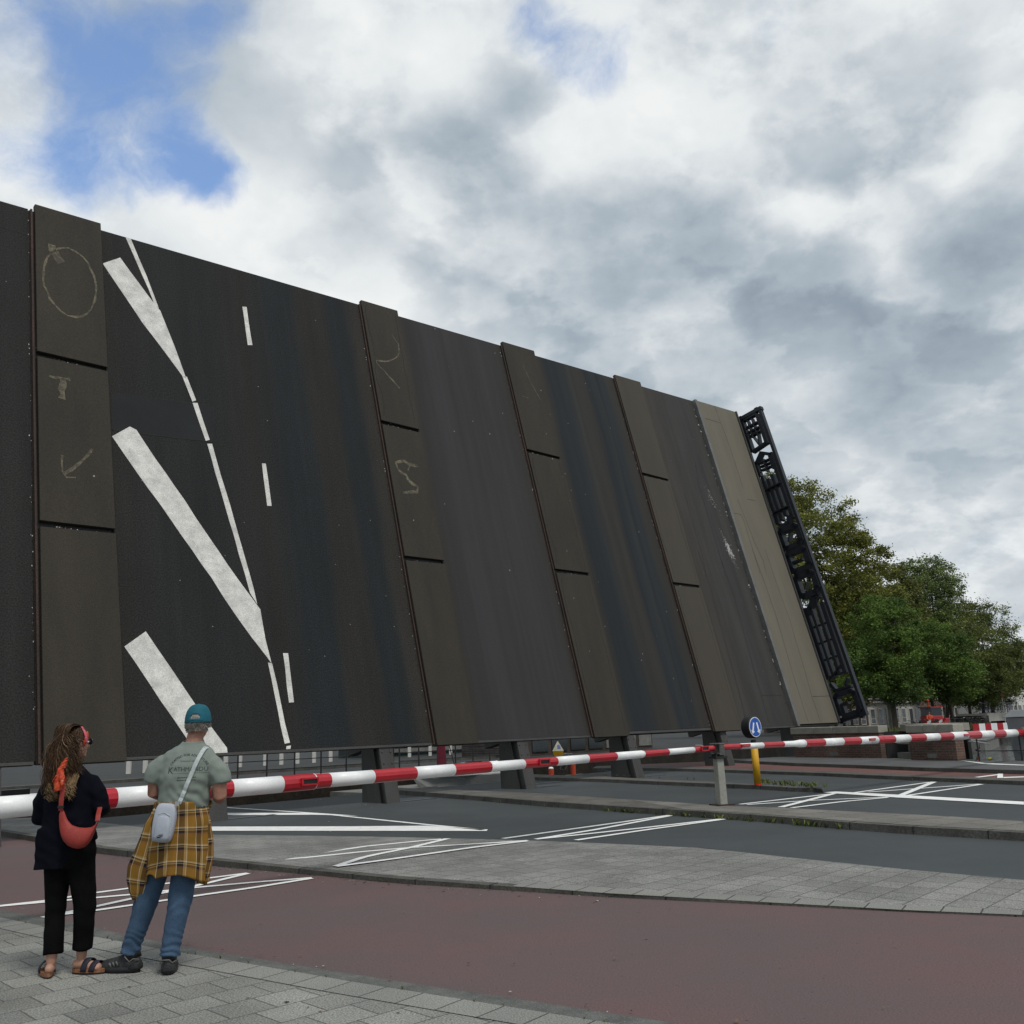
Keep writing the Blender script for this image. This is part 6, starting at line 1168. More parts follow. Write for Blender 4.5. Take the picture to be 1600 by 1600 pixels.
def tree(name, pos, crown, label, group, lm, bm, n_cl, n_leaf, lsize, trunk_r, seed, lean=(0, 0), shell=.55, trunks=None, sprig=.9):
    """crown: list of ellipsoids (dx, dy, z, rx, ry, rz, weight). Leaf-sized faces are gathered in clusters set on limbs."""
    r = np.random.default_rng(seed); t = empty(name, pos); tag(t, label, 'tree', group); zr = random.Random(seed)
    w = np.array([c[6] for c in crown]); w = w / w.sum()
    V = []; tone = []
    cl = []
    for i in range(n_cl):
        c = crown[r.choice(len(crown), p=w)]; d = r.normal(size=3); d /= np.linalg.norm(d); q = (r.random() ** (1 / 3)) if r.random() > shell else 1 - .22 * r.random() ** 2 + .10 * r.random() ** 3
        q *= 1 + .16 * mnoise.noise(Vector(d * 2.3) + Vector((seed, 0, 0)))
        p = np.array(c[:3]) + d * q * np.array(c[3:6]); cl.append(p)
    cl = np.array(cl); k = n_leaf // n_cl
    rad = sprig * (.5 + r.random(n_cl)) * .75
    cen = np.repeat(cl, k, 0) + r.normal(size=(n_cl * k, 3)) * np.repeat(rad, k)[:, None] * np.array([.62, .62, .42])
    m = len(cen); a = r.normal(size=(m, 3)); a[:, 2] *= .55; a /= np.linalg.norm(a, axis=1)[:, None]; b_ = np.cross(a, r.normal(size=(m, 3))); b_ /= np.linalg.norm(b_, axis=1)[:, None]
    s = lsize * (.6 + .8 * r.random(m))[:, None]
    v = np.stack([cen - a * s, cen + b_ * s * .55, cen + a * s, cen - b_ * s * .55], 1).reshape(-1, 3)
    me = bpy.data.meshes.new('crown'); me.vertices.add(m * 4); me.vertices.foreach_set('co', v.ravel()); me.loops.add(m * 4); me.loops.foreach_set('vertex_index', np.arange(m * 4)); me.polygons.add(m); me.polygons.foreach_set('loop_start', np.arange(0, m * 4, 4)); me.polygons.foreach_set('loop_total', np.full(m, 4))
    me.update(); at = me.attributes.new('tone', 'FLOAT', 'FACE'); at.data.foreach_set('value', (np.repeat(r.random(n_cl), k) * .7 + r.random(m) * .3).astype(np.float32))
    me.materials.append(lm); me.validate(); link('crown', me, t)
    b = MB(); zc = float(np.mean([c[2] for c in crown])); zb = min(c[2] - c[5] for c in crown)
    for (tx, ty, lx, ly) in (trunks or [(0, 0, lean[0], lean[1])]):
        top = Vector((tx + lx, ty + ly, zc)); mid = Vector((tx + lx * .4, ty + ly * .4, zb * .7 + .3))
        b.tube([(tx, ty, -.3), (tx, ty, .2), mid, top, top + Vector((lx * .3, 0, zc * .35))], [trunk_r * 1.35, trunk_r, trunk_r * .82, trunk_r * .5, trunk_r * .12], 9)
        for i in range(9):
            f = zr.uniform(.15, .95); a0 = mid.lerp(top, f); p = cl[zr.randrange(n_cl)]; p = Vector(p); c1 = a0.lerp(p, .5) + Vector((0, 0, zr.uniform(-.4, .5)))
            b.tube([a0, c1, p], [trunk_r * .34 * (1.1 - f * .5), trunk_r * .2, trunk_r * .05], 6)
            for q in range(3):
                p2 = p + Vector((zr.uniform(-1, 1), zr.uniform(-1, 1), zr.uniform(0, 1.3))) * 1.2; b.tube([c1.lerp(p, .5), p2], [trunk_r * .10, trunk_r * .03], 5)
    b.build('trunk', bm, t, smooth=True); return t
def spot(b, n): y = (n + 17.16) / (.69 - .7238 * b); return Vector((b * y, y, 0))
def make_trees():
    g = 'trees on the far bank'; p = spot(.313, 27)
    tree('plane_tree', p, [(-1.0, 0, 15.5, 7.6, 7, 9.6, 1), (-4.0, 0, 21.5, 5.0, 4.5, 4.6, .5), (3.0, 0, 14.0, 5.6, 5, 6.4, .5), (1.5, -1, 7.5, 6.0, 5, 5.0, .6)], 'tallest spreading tree rising behind the letter railing', g, M['leaf_a'], M['bark'], 1000, 170000, .12, .45, 3, shell=.5, sprig=.85)
    p = spot(.385, 27)
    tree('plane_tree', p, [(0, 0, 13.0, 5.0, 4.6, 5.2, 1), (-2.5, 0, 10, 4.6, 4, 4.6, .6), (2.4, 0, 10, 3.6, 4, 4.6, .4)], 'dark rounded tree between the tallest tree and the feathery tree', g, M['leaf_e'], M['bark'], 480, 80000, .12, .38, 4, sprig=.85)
    p = spot(.381, 17.3)
    tree('lime_tree', p, [(0.2, 0, 7.9, 2.9, 3.0, 3.6, 1), (-1.9, 0, 5.0, 2.6, 2.5, 2.3, .6), (1.3, 0, 9.4, 2.0, 2.1, 1.9, .4), (.8, 0, 4.4, 2.8, 2.4, 2.0, .5)], 'bright green low tree standing in front of the others above the stone coping', g, M['leaf_b'], M['bark_pale'], 240, 52000, .095, .17, 5, shell=.6, sprig=.72)
    p = spot(.4385, 26)
    tree('ash_tree', p, [(0, 0, 14.8, 2.9, 2.8, 5.8, 1), (-1.7, 0, 17.2, 2.0, 2, 3.0, .35), (2.0, 0, 16.8, 2.0, 2, 3.2, .35), (0, 0, 9, 3.4, 3, 4.5, .8)], 'slender feathery tree with thin top and sky showing through', g, M['leaf_c'], M['bark_pale'], 620, 40000, .12, .22, 6, shell=.35, trunks=[(0, 0, .2, 0), (.3, 0, -1.4, 0), (.5, 0, 1.6, 0), (.1, .2, .8, 0)], sprig=.75)
    p = spot(.430, 18.6)
    tree('lime_tree', p, [(0, 0, 7.0, 3.6, 3.2, 3.4, 1), (-1.8, 0, 5.0, 2.8, 2.4, 2.2, .5), (1.7, 0, 4.8, 3.0, 2.5, 2.2, .5)], 'dark leaning tree with several black trunks above the red tractor', g, M['leaf_b'], M['bark'], 260, 44000, .10, .18, 7, trunks=[(0, 0, -.8, 0), (.9, .2, .6, 0), (1.5, 0, -.5, 0)], sprig=.8)
    p = spot(.4665, 20)
    tree('willow_tree', p, [(0, 0, 7.4, 4.2, 3.6, 4.2, 1), (1.8, 0, 4.8, 3.8, 3, 2.6, .5), (-1.5, 0, 4.8, 3.2, 3, 2.4, .5)], 'olive green tree on the bank left of the white canal bridge', g, M['leaf_d'], M['bark'], 300, 46000, .10, .20, 8, trunks=[(-.3, 0, 0, 0), (.9, 0, .8, 0)], sprig=.85)
    p = spot(.487, 25)
    tree('willow_tree', p, [(0, 0, 9.4, 5.0, 4.2, 5.8, 1), (-2.4, 0, 13.0, 3.2, 2.5, 3.0, .45), (3.2, 0, 6.2, 4.2, 3, 4.0, .6), (-2, 0, 5.5, 4, 3, 3.5, .5)], 'tall loose tree whose crown slopes down to the right edge', g, M['leaf_d'], M['bark'], 620, 72000, .11, .26, 9, shell=.4, sprig=.9)
    p = spot(.522, 33)
    tree('willow_tree', p, [(0, 0, 7.4, 7.0, 5, 4.8, 1)], 'pale olive tree farthest along the canal behind the lamp posts', g, M['leaf_c'], M['bark'], 300, 14000, .18, .28, 10)
def make_water_and_banks():
    b = MB(); b.add([(-400, -20, -.85), (600, -20, -.85), (600, 700, -.85), (-400, 700, -.85)], [(0, 1, 2, 3)]); struct(b.build('water', M['water']))
    e = [hp(-200, 16), hp(150, 16), hp(150, 700), hp(-200, 700)]
    b = MB(); sheet(b, tzed(e, .0)); b.add([hp(-200, 15.98, .0), hp(150, 15.98, .0), hp(150, 15.98, -3), hp(-200, 15.98, -3)], [(0, 3, 2, 1), (0, 1, 2, 3)], 1)
    struct(b.build('far_bank', [M['bank_dark'], M['abut']]))
    b = MB(); sheet(b, [hp(-200, 24, .004), hp(26, 24, .004), hp(26, 40, .004), hp(-200, 40, .004)]); struct(b.build('far_road', M['bank_dark']))
    b = MB()
    for n, h, w in ((16.4, .06, .5), (23.4, .12, .6)): b.beam(hp(-60, n, h / 2), hp(40, n, h / 2), w, h)
    struct(b.build('kerb', M['kerb_dark']))
    b = MB(); sheet(b, [hp(-60, 18.2, .006), hp(12, 18.2, .006), hp(12, 18.45, .006), hp(-60, 18.45, .006)]); struct(b.build('road_marking', M['white_line']))
    b = MB()
    b.box(hp(-3.2, 17, .12), (2.6, .35, .24), 0, Matrix.Rotation(math.atan2(HU.y, HU.x), 3, 'Z'))
    tag(b.build('road_block', M['black']), 'low black beam lying at the edge of the opposite abutment', 'beam')
    # grass slope behind the opposite road on the left
    b = MB(); b.add([hp(-80, 37, 0), hp(2, 37, 0), hp(2, 46, 1.9), hp(-80, 46, 1.9), hp(2, 90, 1.9), hp(-80, 90, 1.9)], [(0, 1, 2, 3), (3, 2, 4, 5)]); struct(b.build('grass_slope', M['grassbank']))
    # far bank verge on the right, shaded grass along the quay
    b = MB()
    r_ = random.Random(2)
    for i in range(900):
        u = r_.uniform(58, 90); n = 16.05 + r_.random() ** 2 * 2.2; q = hp(u, n, -.05); h = r_.uniform(.2, .75); d = Vector((r_.uniform(-1, 1), r_.uniform(-1, 1), 0)) * .25; w = Vector((r_.uniform(-1, 1), r_.uniform(-1, 1), 0)).normalized() * .10
        b.add([q - w, q + w, q + d + Vector((0, 0, h))], [(0, 1, 2)])
    o = b.build('bank_grass', M['leaf_d']); tag(o, 'rough grass and weeds along the quay below the trees', 'grass', kind='stuff')
    me = o.data; at = me.attributes.new('tone', 'FLOAT', 'FACE'); at.data.foreach_set('value', np.array([r_.random() for _ in me.polygons], dtype=np.float32))
def local_box_wall(name, a, b_, z0, z1, th, mat_, parent=None):
    """wall from a to b (world xy) built along its own x axis"""
    a = Vector((a[0], a[1], 0)); b_ = Vector((b_[0], b_[1], 0)); L_ = (b_ - a).length; ang = math.atan2(b_.y - a.y, b_.x - a.x)
    o = empty(name, (a.x, a.y, z0), ang); return o, L_
def make_parapet():
    """brick parapet with stone coping in two lengths, and the dark stair opening between them"""
    for k, (a, b_, lab) in enumerate((((9.75, 34.95), (11.60, 31.55), 'brick parapet wall with pale stone coping under the foot of the letter railing'), ((11.70, 29.45), (12.42, 27.95), 'brick parapet wall with stone coping ending beside the water'))):
        o, L_ = local_box_wall('parapet_wall', a, b_, .22, 1.2, .5, None); tag(o, lab, 'wall', 'brick parapets beside the bridge')
        m = MB(); m.box((L_ / 2, .17, .40), (L_, .34, .80)); m.build('brickwork', M['brick'], o)
        n = 4 if k == 0 else 3; m = MB(); x = -.04
        for i in range(n):
            w = (L_ + .08) / n * (1 + .12 * (-1) ** i); w = min(w, L_ + .04 - x); m.box((x + w / 2 - .004, .17, .915), (w - .012, .44, .225)); x += w
        bevel(m.build('coping', M['coping'], o), .015)
        m = MB(); m.box((L_ * .48, -.004, .14), (.35, .012, .12)); m.build('stone_inset', M['conc'], o)
    # recessed stair head between them
    o = empty('stair_opening', (11.66, 31.43, .22), math.atan2(29.4 - 31.43, .06)); tag(o, 'dark recess with concrete block between the two brick parapets', 'stairway')
    m = MB(); m.box((.95, 1.75, .40), (2.3, .1, .86)); m.box((-.25, .95, .4), (.1, 1.6, .86)); m.build('back_wall', M['steel_dark'], o)  # recess walls in dark steel colour: the opening's shade is painted on
    m = MB(); m.box((.95, 1.25, .93), (2.4, 1.1, .22)); m.build('coping', M['coping'], o)
    m = MB(); m.box((.95, .55, .09), (1.5, .45, .18)); m.box((.95, .8, .20), (1.3, .3, .40)); m.build('concrete_block', M['conc'], o)
    m = MB(); m.box((.95, .45, .47), (1.9, .06, .06)); m.build('rail', M['grey_paint'], o)
    m = MB(); m.box((1.0, .7, -.02), (2.0, 1.2, .03)); m.build('landing', M['conc'], o)
    # low railing to the cabinet
    t = empty('canal_railing', (12.75, 27.35, .22)); tag(t, 'thin dark railing between the brick parapet and the grey cabinet', 'railing'); d = Vector((14.3, 25.7, 0)) - Vector((12.75, 27.35, 0))
    for f in (0, .5, 1): m = MB(); m.tube([d * f, d * f + Vector((0, 0, .75))], .022, 8); m.build('post', M['frame_b'], t)
    m = MB()
    for z in (.28, .70): m.tube([(0, 0, z), d + Vector((0, 0, z))], .014, 6)
    m.build('rail', M['frame_b'], t)
    # jetty and guide fender in the canal
    t = empty('canal_jetty', (28.0, 60.5, -.9)); tag(t, 'low concrete jetty running out into the canal', 'jetty'); m = MB(); dd = Vector((5.0, 8.4, 0)); m.beam((0, 0, .25), dd + Vector((0, 0, .25)), 1.2, .9); m.build('jetty_body', M['conc'], t); m = MB(); m.beam((0, 0, .74), dd + Vector((0, 0, .74)), 1.3, .09); m.build('jetty_cap', M['conc'], t)
    t = empty('guide_fender', (34.6, 74.5, -.85)); tag(t, 'red and white chequered guard board standing in the canal before the white bridge', 'guard board')
    m = MB(); n = 9
    for i in range(n): m.box((i * .46 + .23, 0, 1.25), (.46, .10, .60), i % 2)
    m.build('striped_board', [M['bred'], M['bwhite']], t)
    for x in (.3, 2.1, 3.9): m = MB(); m.tube([(x, .16, -1.5), (x, .16, 1.5)], .11, 10); m.build('pile', M['bark'], t)
def bike(name, loc, rz, frame, label, group, sc=1.0, split=True, lean=0):
    t = empty(name, loc, rz); t.rotation_euler = (lean, 0, rz); t.scale = (sc,) * 3; tag(t, label, 'bicycle', group)
    for x in (-.52, .52): m = MB(); m.torus((x, 0, .345), .335, .018, (0, 1, 0), 20, 6, 0); m.build('wheel', M['tyre'], t)
    m = MB()
    for a, b_ in (((-.52, 0, .345), (-.10, 0, .30)), ((-.10, 0, .30), (-.24, 0, .80)), ((-.52, 0, .345), (-.22, 0, .72)), ((-.22, 0, .74), (.30, 0, .80)), ((-.10, 0, .30), (.32, 0, .72)), ((.52, 0, .345), (.28, 0, .95))): m.tube([a, b_], .018, 6)
    m.build('frame', frame, t)
    m = MB(); m.tube([(.28, 0, .95), (.26, 0, 1.05)], .014, 6); m.tube([(.16, -.29, 1.05), (.27, -.18, 1.07), (.27, .18, 1.07), (.16, .29, 1.05)], .014, 6); m.build('handlebar', M['chrome'], t)
    m = MB(); m.ball((-.26, 0, .86), (.13, .08, .045), 10); m.build('saddle', M['black'], t); return t
def make_background():
    # --- right: houses behind the trees
    def house(name, b0, b1, n, h, wall, label, floors, door=None, roof=True, gf=None):
        a = spot(b0, n); c = spot(b1, n); L_ = (c - a).length; t = empty(name, a, math.atan2(c.y - a.y, c.x - a.x)); tag(t, label, 'house', 'houses behind the trees')
        m = MB(); m.box((L_ / 2, 4, h / 2), (L_, 8, h)); m.build('wall', wall, t)
        if gf: m = MB(); m.box((L_ / 2, -.08, 1.6), (L_ + .1, .16, 3.2)); m.box((L_ / 2, -.2, 3.25), (L_ + .2, .45, .25)); m.build('shop_front', gf, t)
        if roof:
            m = MB(); m.prism([(-.3, h), (8.3, h), (4, h + 3.2)], -.2, L_ + .2, 0, lambda y, z, x: (x, y, z)); m.build('roof', M['roof'], t)
        y0 = -.17 if gf else -.01
        nw = max(2, int(L_ / 2.1))
        for fl in range(floors):
            for i in range(nw):
                x = (i + .5) * L_ / nw; z = 1.55 + fl * 3.0; w = 1.15; hh = 1.7
                if door is not None and fl == 0 and i in door:
                    m = MB(); m.box((x, y0 - .03, 1.25), (1.35, .10, 2.5)); f = m.build('door', M['white_p'], t); m = MB(); m.box((x, y0 - .09, 1.18), (1.0, .05, 2.3)); m.build('door_leaf', M['black'], f); continue
                yy = y0 if fl == 0 else -.01
                m = MB(); m.box((x, yy - .03, z), (w + .2, .09, hh + .2)); f = m.build('window', M['white_p'], t)
                m = MB()
                for s in (-1, 1): m.box((x + s * w / 4, yy - .08, z + .28), (w / 2 - .05, .03, hh - .62)); m.box((x + s * w / 4, yy - .08, z - .58), (w / 2 - .05, .03, .5))
                m.build('pane', M['glass'], f)
        return t
    house('canal_house', .315, .357, 34, 9, M['brick'], 'brick house with white window frames half hidden by the tallest tree', 3)
    house('canal_house', .3575, .412, 34, 8.5, M['brick_dark'], 'dark brick house with white ground floor and black door seen under the low tree', 2, door=(5, 9), gf=M['cream'])
    house('canal_house', .413, .452, 36, 8, M['brick'], 'red brick house behind the bicycles and leaning trunks', 2)
    house('canal_house', .4525, .500, 40, 7.5, M['brick_dark'], 'dark brick house beyond the bicycles left of the lamp posts', 2)
    house('canal_house', .508, .560, 30, 5.2, M['white_p'], 'white painted house with large dark window at the right edge', 1)
    # red tractor with orange cone and a person in hi-vis
    p = spot(.4235, 17.4); t = empty('red_tractor', p, R(20)); tag(t, 'small red tractor with a cab parked under the trees on the far bank', 'tractor')
    m = MB(); m.box((0, 0, .95), (1.3, 1.5, .9)); m.box((1.1, 0, .85), (1.2, .8, .6)); bevel(m.build('body', M['red_p'], t), .06)
    m = MB(); m.box((0, 0, 1.75), (1.15, 1.35, .75)); m.build('cab_glass', M['glass'], t); m = MB(); m.box((0, 0, 2.17), (1.45, 1.6, .10)); m.build('cab_roof', M['red_p'], t)
    for x, r_ in ((-.3, .55), (1.3, .38)):
        for s in (-1, 1): m = MB(); m.tube([(x, s * .75 - .12, r_), (x, s * .75 + .12, r_)], r_, 18); m.build('wheel', M['tyre'], t)
    m = MB(); m.tube([(-.2, 0, 2.2), (-.2, 0, 2.7)], .05, 8); m.ball((-.2, 0, 2.78), .13, 10); m.build('beacon', M['orange_p'], t)
    p = spot(.4215, 16.9); t = empty('person', p); tag(t, 'person in an orange hi-vis jacket standing by the red tractor', 'person')
    m = MB(); m.loft([(0, 0, .80, .16, .11), (0, 0, 1.1, .19, .13), (0, 0, 1.4, .21, .12), (0, 0, 1.5, .08, .07)], 14); m.tube([(-.1, 0, .85), (-.11, 0, .45), (-.12, 0, .05)], [.1, .07, .055], 10); m.tube([(.1, 0, .85), (.11, 0, .45), (.12, 0, .05)], [.1, .07, .055], 10)
    m.tube([(-.2, 0, 1.4), (-.27, -.05, 1.12), (-.16, -.25, 1.02)], [.06, .05, .035], 8, round_ends=True); m.tube([(.2, 0, 1.4), (.27, -.05, 1.12), (.16, -.25, 1.02)], [.06, .05, .035], 8, round_ends=True); m.tube([(0, 0, 1.45), (0, 0, 1.58)], .055, 10); m.ball((0, -.01, 1.66), (.078, .095, .12), 14)
    me = remesh(m, .02, 2, 'person_body'); me.materials.append(M['skin']); link('body', me, t)
    m = MB(); m.loft([(0, 0, .72, .20, .15), (0, 0, 1.1, .215, .155), (0, 0, 1.4, .235, .145), (0, 0, 1.5, .10, .09)], 16); m.tube([(-.2, 0, 1.4), (-.28, -.05, 1.12), (-.19, -.2, 1.04)], [.08, .07, .06], 10); m.tube([(.2, 0, 1.4), (.28, -.05, 1.12), (.19, -.2, 1.04)], [.08, .07, .06], 10); m.build('jacket', M['orange_p'], t, smooth=True)
    m = MB(); m.tube([(-.1, 0, .88), (-.11, 0, .45), (-.12, 0, .06)], [.12, .09, .08], 10); m.tube([(.1, 0, .88), (.11, 0, .45), (.12, 0, .06)], [.12, .09, .08], 10); m.build('trousers', M['black'], t, smooth=True); m = MB(); m.ball((0, .01, 1.70), (.088, .105, .10), 12); m.build('hair', M['hair_b'], t, smooth=True)
    for b_, lab in ((.4165, 'pink and white works barrier plank leaning left of the red tractor'), (.4285, 'red works barrier plank leaning right of the red tractor')):
        p = spot(b_, 16.7); t = empty('works_barrier', p, R(-35)); tag(t, lab, 'works barrier', 'works barriers by the tractor'); m = MB()
        for i in range(5): m.hexa([Vector(q) for q in [(-.8 + i * .32, -.03, .15 + i * .17), (-.48 + i * .32, -.03, .32 + i * .17), (-.48 + i * .32, .03, .32 + i * .17), (-.8 + i * .32, .03, .15 + i * .17), (-.8 + i * .32, -.03, .40 + i * .17), (-.48 + i * .32, -.03, .57 + i * .17), (-.48 + i * .32, .03, .57 + i * .17), (-.8 + i * .32, .03, .40 + i * .17)]], i % 2)
        m.build('plank', [M['bred'], M['bwhite']], t); m = MB(); m.tube([(-.6, 0, 0), (-.6, 0, .5)], .03, 6); m.tube([(.6, 0, 0), (.6, 0, 1.1)], .03, 6); m.build('legs', M['black'], t)
    # parked bicycles on the far bank and on the bridge
    z = random.Random(4); proto = None; g = 'bicycles parked along the far bank'; lab = 'small bicycle parked among others along the far bank under the trees'
    for i in range(26):
        b_ = .400 + i * .0031 + z.uniform(-.001, .001); n = 16.9 + z.uniform(0, 1.6); p = spot(b_, n) + Vector((0, 0, 0))
        if .4195 < b_ < .4275: continue
        if proto is None: proto = bike('bicycle', p, 0, M['frame_b'], lab, g); o = proto
        else: o = copy_tree(proto)
        o.location = p; o.rotation_euler = (z.uniform(-.15, .15), 0, z.uniform(0, PI))
    c0 = Vector((49.6, 103.5, 0)); c1 = Vector((55.8, 108.5, 0)); dd = (c1 - c0).normalized()
    t = empty('canal_bridge', c0, math.atan2(dd.y, dd.x)); tag(t, 'low white concrete bridge with railing across the far end of the canal', 'bridge'); L_ = (c1 - c0).length
    m = MB(); m.box((L_ / 2, 1.5, 1.0), (L_, 3.4, .85)); m.build('deck', M['cream'], t)
    m = MB(); m.box((-.5, 1.5, .1), (1, 3.6, 2.2)); m.box((L_ + .5, 1.5, .1), (1, 3.6, 2.2)); m.build('abutment', M['abut'], t)
    m = MB(); m.tube([(0, 0, 2.4), (L_, 0, 2.4)], .03, 6)
    for i in range(12): m.tube([(i * L_ / 11, 0, 1.42), (i * L_ / 11, 0, 2.4)], .025, 6)
    m.build('railing', M['frame_b'], t)
    g = 'bicycles parked on the canal bridge'; lab = 'small bicycle leaning on the railing of the white canal bridge'; first = None
    for i in range(7):
        p = c0 + dd * (.7 + i * 1.05) + Vector((-dd.y, dd.x, 0)) * .5 + Vector((0, 0, 1.43))
        if first is None: first = bike('bicycle', p, 0, M['frame_u'], lab, g); o = first
        else: o = copy_tree(first)
        o.location = p; o.rotation_euler = (-.1, 0, math.atan2(dd.y, dd.x) + z.uniform(-.25, .25) + (PI if z.random() < .5 else 0))
    # lamp posts
    for b_, n, h, lab in ((.5125, 24, 8.2, 'white lamp post with crossbar right of the trees by the white house'), (.5005, 26, 6.6, 'shorter pale lamp post half hidden by leaves left of the white lamp post')):
        p = spot(b_, n); t = empty('lamp_post', p); tag(t, lab, 'lamp post'); m = MB(); m.tube([(0, 0, 0), (0, 0, 1.2), (0, 0, h)], [.15, .11, .07], 12); m.build('pole', M['white_p'], t, smooth=True); m = MB(); m.box((-.3, 0, h + .05), (1.5, .2, .12)); m.build('lamp_head', M['white_p'], t)
    p = spot(.4985, 17.5); t = empty('traffic_sign', p); tag(t, 'thin post with small red and white sign at the bridge end', 'sign'); m = MB(); m.tube([(0, 0, 0), (0, 0, 4.0)], .05, 8); m.build('post', M['white_p'], t); m = MB(); m.box((0, -.06, 3.4), (.3, .03, .7)); m.build('plate', M['red_p'], t)
    p = spot(.4215, 20); t = empty('traffic_sign', p); tag(t, 'yellow warning sign standing just above the red tractor', 'sign'); m = MB(); m.tube([(0, 0, 0), (0, 0, 3.6)], .05, 8); m.build('post', M['grey_paint'], t); m = MB(); m.tube([(0, -.07, 3.6), (0, -.03, 3.6)], .42, 4); m.build('plate', M['yellow'], t); m = MB(); m.box((0, -.075, 3.6), (.3, .01, .12)); m.build('symbol', M['black'], t)
    # bicycle by the parapet end
    bike('bicycle', (13.05, 28.35, -.35), R(62), M['red_p'], 'bicycle with red frame behind the railing at the end of the brick parapet', None, lean=.2)
    t = empty('litter_bag', (13.1, 27.45, .23)); tag(t, 'small yellow plastic bag lying at the foot of the railing', 'litter'); m = MB(); m.ball((0, 0, .04), (.075, .05, .045), 10); me = m.build('crumpled_bag', mat('yellow_plastic', (.40, .36, .03), .5, .2, 20), t, smooth=True).data; wrinkle(me, .03, lambda p: mnoise.noise(p * 25))
    # --- left: what shows through the gap under the leaf, across the canal
    g = 'pale posts behind the bridge'; pr = None
    for i, (x, n) in enumerate([(-.402, 34), (-.385, 34), (-.368, 34), (-.351, 34), (-.334, 34), (-.317, 34), (-.3025, 34), (-.288, 34), (-.262, 34), (-.2455, 34), (-.229, 34), (-.212, 34), (-.195, 34), (-.160, 34), (-.137, 34), (-.1142, 34), (-.093, 34), (-.072, 34), (-.0512, 34), (-.029, 34)]):
        p = spot(x, n)
        if pr is None:
            pr = empty('bollard_post', p); tag(pr, 'pale square post in the row across the water under the raised deck', 'post', g); m = MB(); m.box((0, 0, .75), (.20, .20, 1.5)); m.build('shaft', M['white_p'], pr); m = MB(); m.box((0, 0, 1.53), (.24, .24, .06)); m.build('cap', M['white_p'], pr); o = pr
        else: o = copy_tree(pr); o.location = p
    a = spot(-.152, 37); c = spot(-.02, 37); t = empty('quay_building', a, math.atan2(c.y - a.y, c.x - a.x)); L_ = (c - a).length; tag(t, 'dark green building with wide panes across the water under the deck', 'building')
    m = MB(); m.box((L_ / 2, 2, 2), (L_, 4, 4)); m.build('wall', M['green_p'], t); m = MB(); m.box((L_ / 2, -.05, .4), (L_, .2, .25)); m.build('sill', M['conc'], t)
    for i in range(7): m = MB(); m.box(((i + .5) * L_ / 7, -.04, 1.55), (L_ / 7 - .5, .08, 1.8)); m.build('window', M['glass'], t)
    a = spot(-.012, 22); c = spot(.135, 22); t = empty('quay_building', a, math.atan2(c.y - a.y, c.x - a.x)); L_ = (c - a).length; tag(t, 'low dark brick building across the water behind the yellow lantern', 'building')
    m = MB(); m.box((L_ / 2, 2, 1.7), (L_, 4, 3.4)); m.build('wall', M['brick_dark'], t); m = MB(); m.box((L_ / 2, -.2, 2.0), (L_, .6, .10)); m.build('awning', M['conc'], t)
    for i in range(8):
        m = MB(); m.box(((i + .5) * L_ / 8, -.03, .95), (L_ / 8 - .35, .06, 1.5)); m.build('window', M['glass'] if i < 5 else M['conc'], t)
    b_ = MB()
    # boat moored at the opposite quay
    p = Vector((-2.55, 41.5, -.85)); t = empty('moored_boat', p, R(38)); tag(t, 'small white boat moored across the canal behind the second girder', 'boat'); m = MB(); rows = []
    for i in range(13):
        f = i / 12; w = .75 * math.sin(min(1, f * 1.35) * PI / 2) ** .6 * (1 if f < .8 else 1 - (f - .8) * .6) + .01; x = -2.0 + 4.0 * f; rows.append([(x - (.35 if f == 0 else 0), -w, .62), (x, -w * .75, .15), (x, -w * .3, -.25), (x, w * .3, -.25), (x, w * .75, .15), (x - (.35 if f == 0 else 0), w, .62)])
    for r_ in rows: m.v += r_
    for i in range(12):
        for k in range(5): m.f.append((i * 6 + k, (i + 1) * 6 + k, (i + 1) * 6 + k + 1, i * 6 + k + 1)); m.m.append(0)
    m.f.append(tuple(range(72, 78))); m.m.append(0); o = m.build('hull', M['hull'], t); sm = o.modifiers.new('s', 'SOLIDIFY'); sm.thickness = .05
    m = MB(); m.tube([(-2.3, 0, .62), (-1.6, -.45, .64), (-.4, -.76, .64), (1.9, -.72, .64)], .05, 8); m.tube([(-2.3, 0, .62), (-1.6, .45, .64), (-.4, .76, .64), (1.9, .72, .64)], .05, 8); m.build('gunwale', M['bwhite'], t, smooth=True)
    m = MB(); m.hexa([(-.3, -.45, .35), (.9, -.45, .35), (.9, .45, .35), (-.3, .45, .35), (.1, -.35, 1.1), (.8, -.38, 1.15), (.8, .38, 1.15), (.1, .35, 1.1)]); m.build('windscreen', M['glass'], t)
    m = MB(); m.box((2.05, 0, .7), (.3, .35, .6)); bevel(m.build('outboard_motor', M['black'], t), .05)
    g = 'dark quay railings across the water'
    for k, (u0, u1, n, lab) in enumerate(((4.5, 13.5, 17.0, 'dark railing along the opposite quay around the yellow lantern'), (14, 22, 17.2, 'dark railing along the opposite quay right of the green crate'))):
        a = hp(u0, n); c = hp(u1, n); t = empty('quay_railing', a); tag(t, lab, 'railing', g); d = c - a
        for i in range(8): m = MB(); m.tube([d * (i / 7), d * (i / 7) + Vector((0, 0, 1.05))], .035, 6); m.build('post', M['frame_b'], t)
        m = MB()
        for z_ in (.35, .7, 1.05): m.tube([(0, 0, z_), d + Vector((0, 0, z_))], .022, 6)
        m.build('rail', M['frame_b'], t)
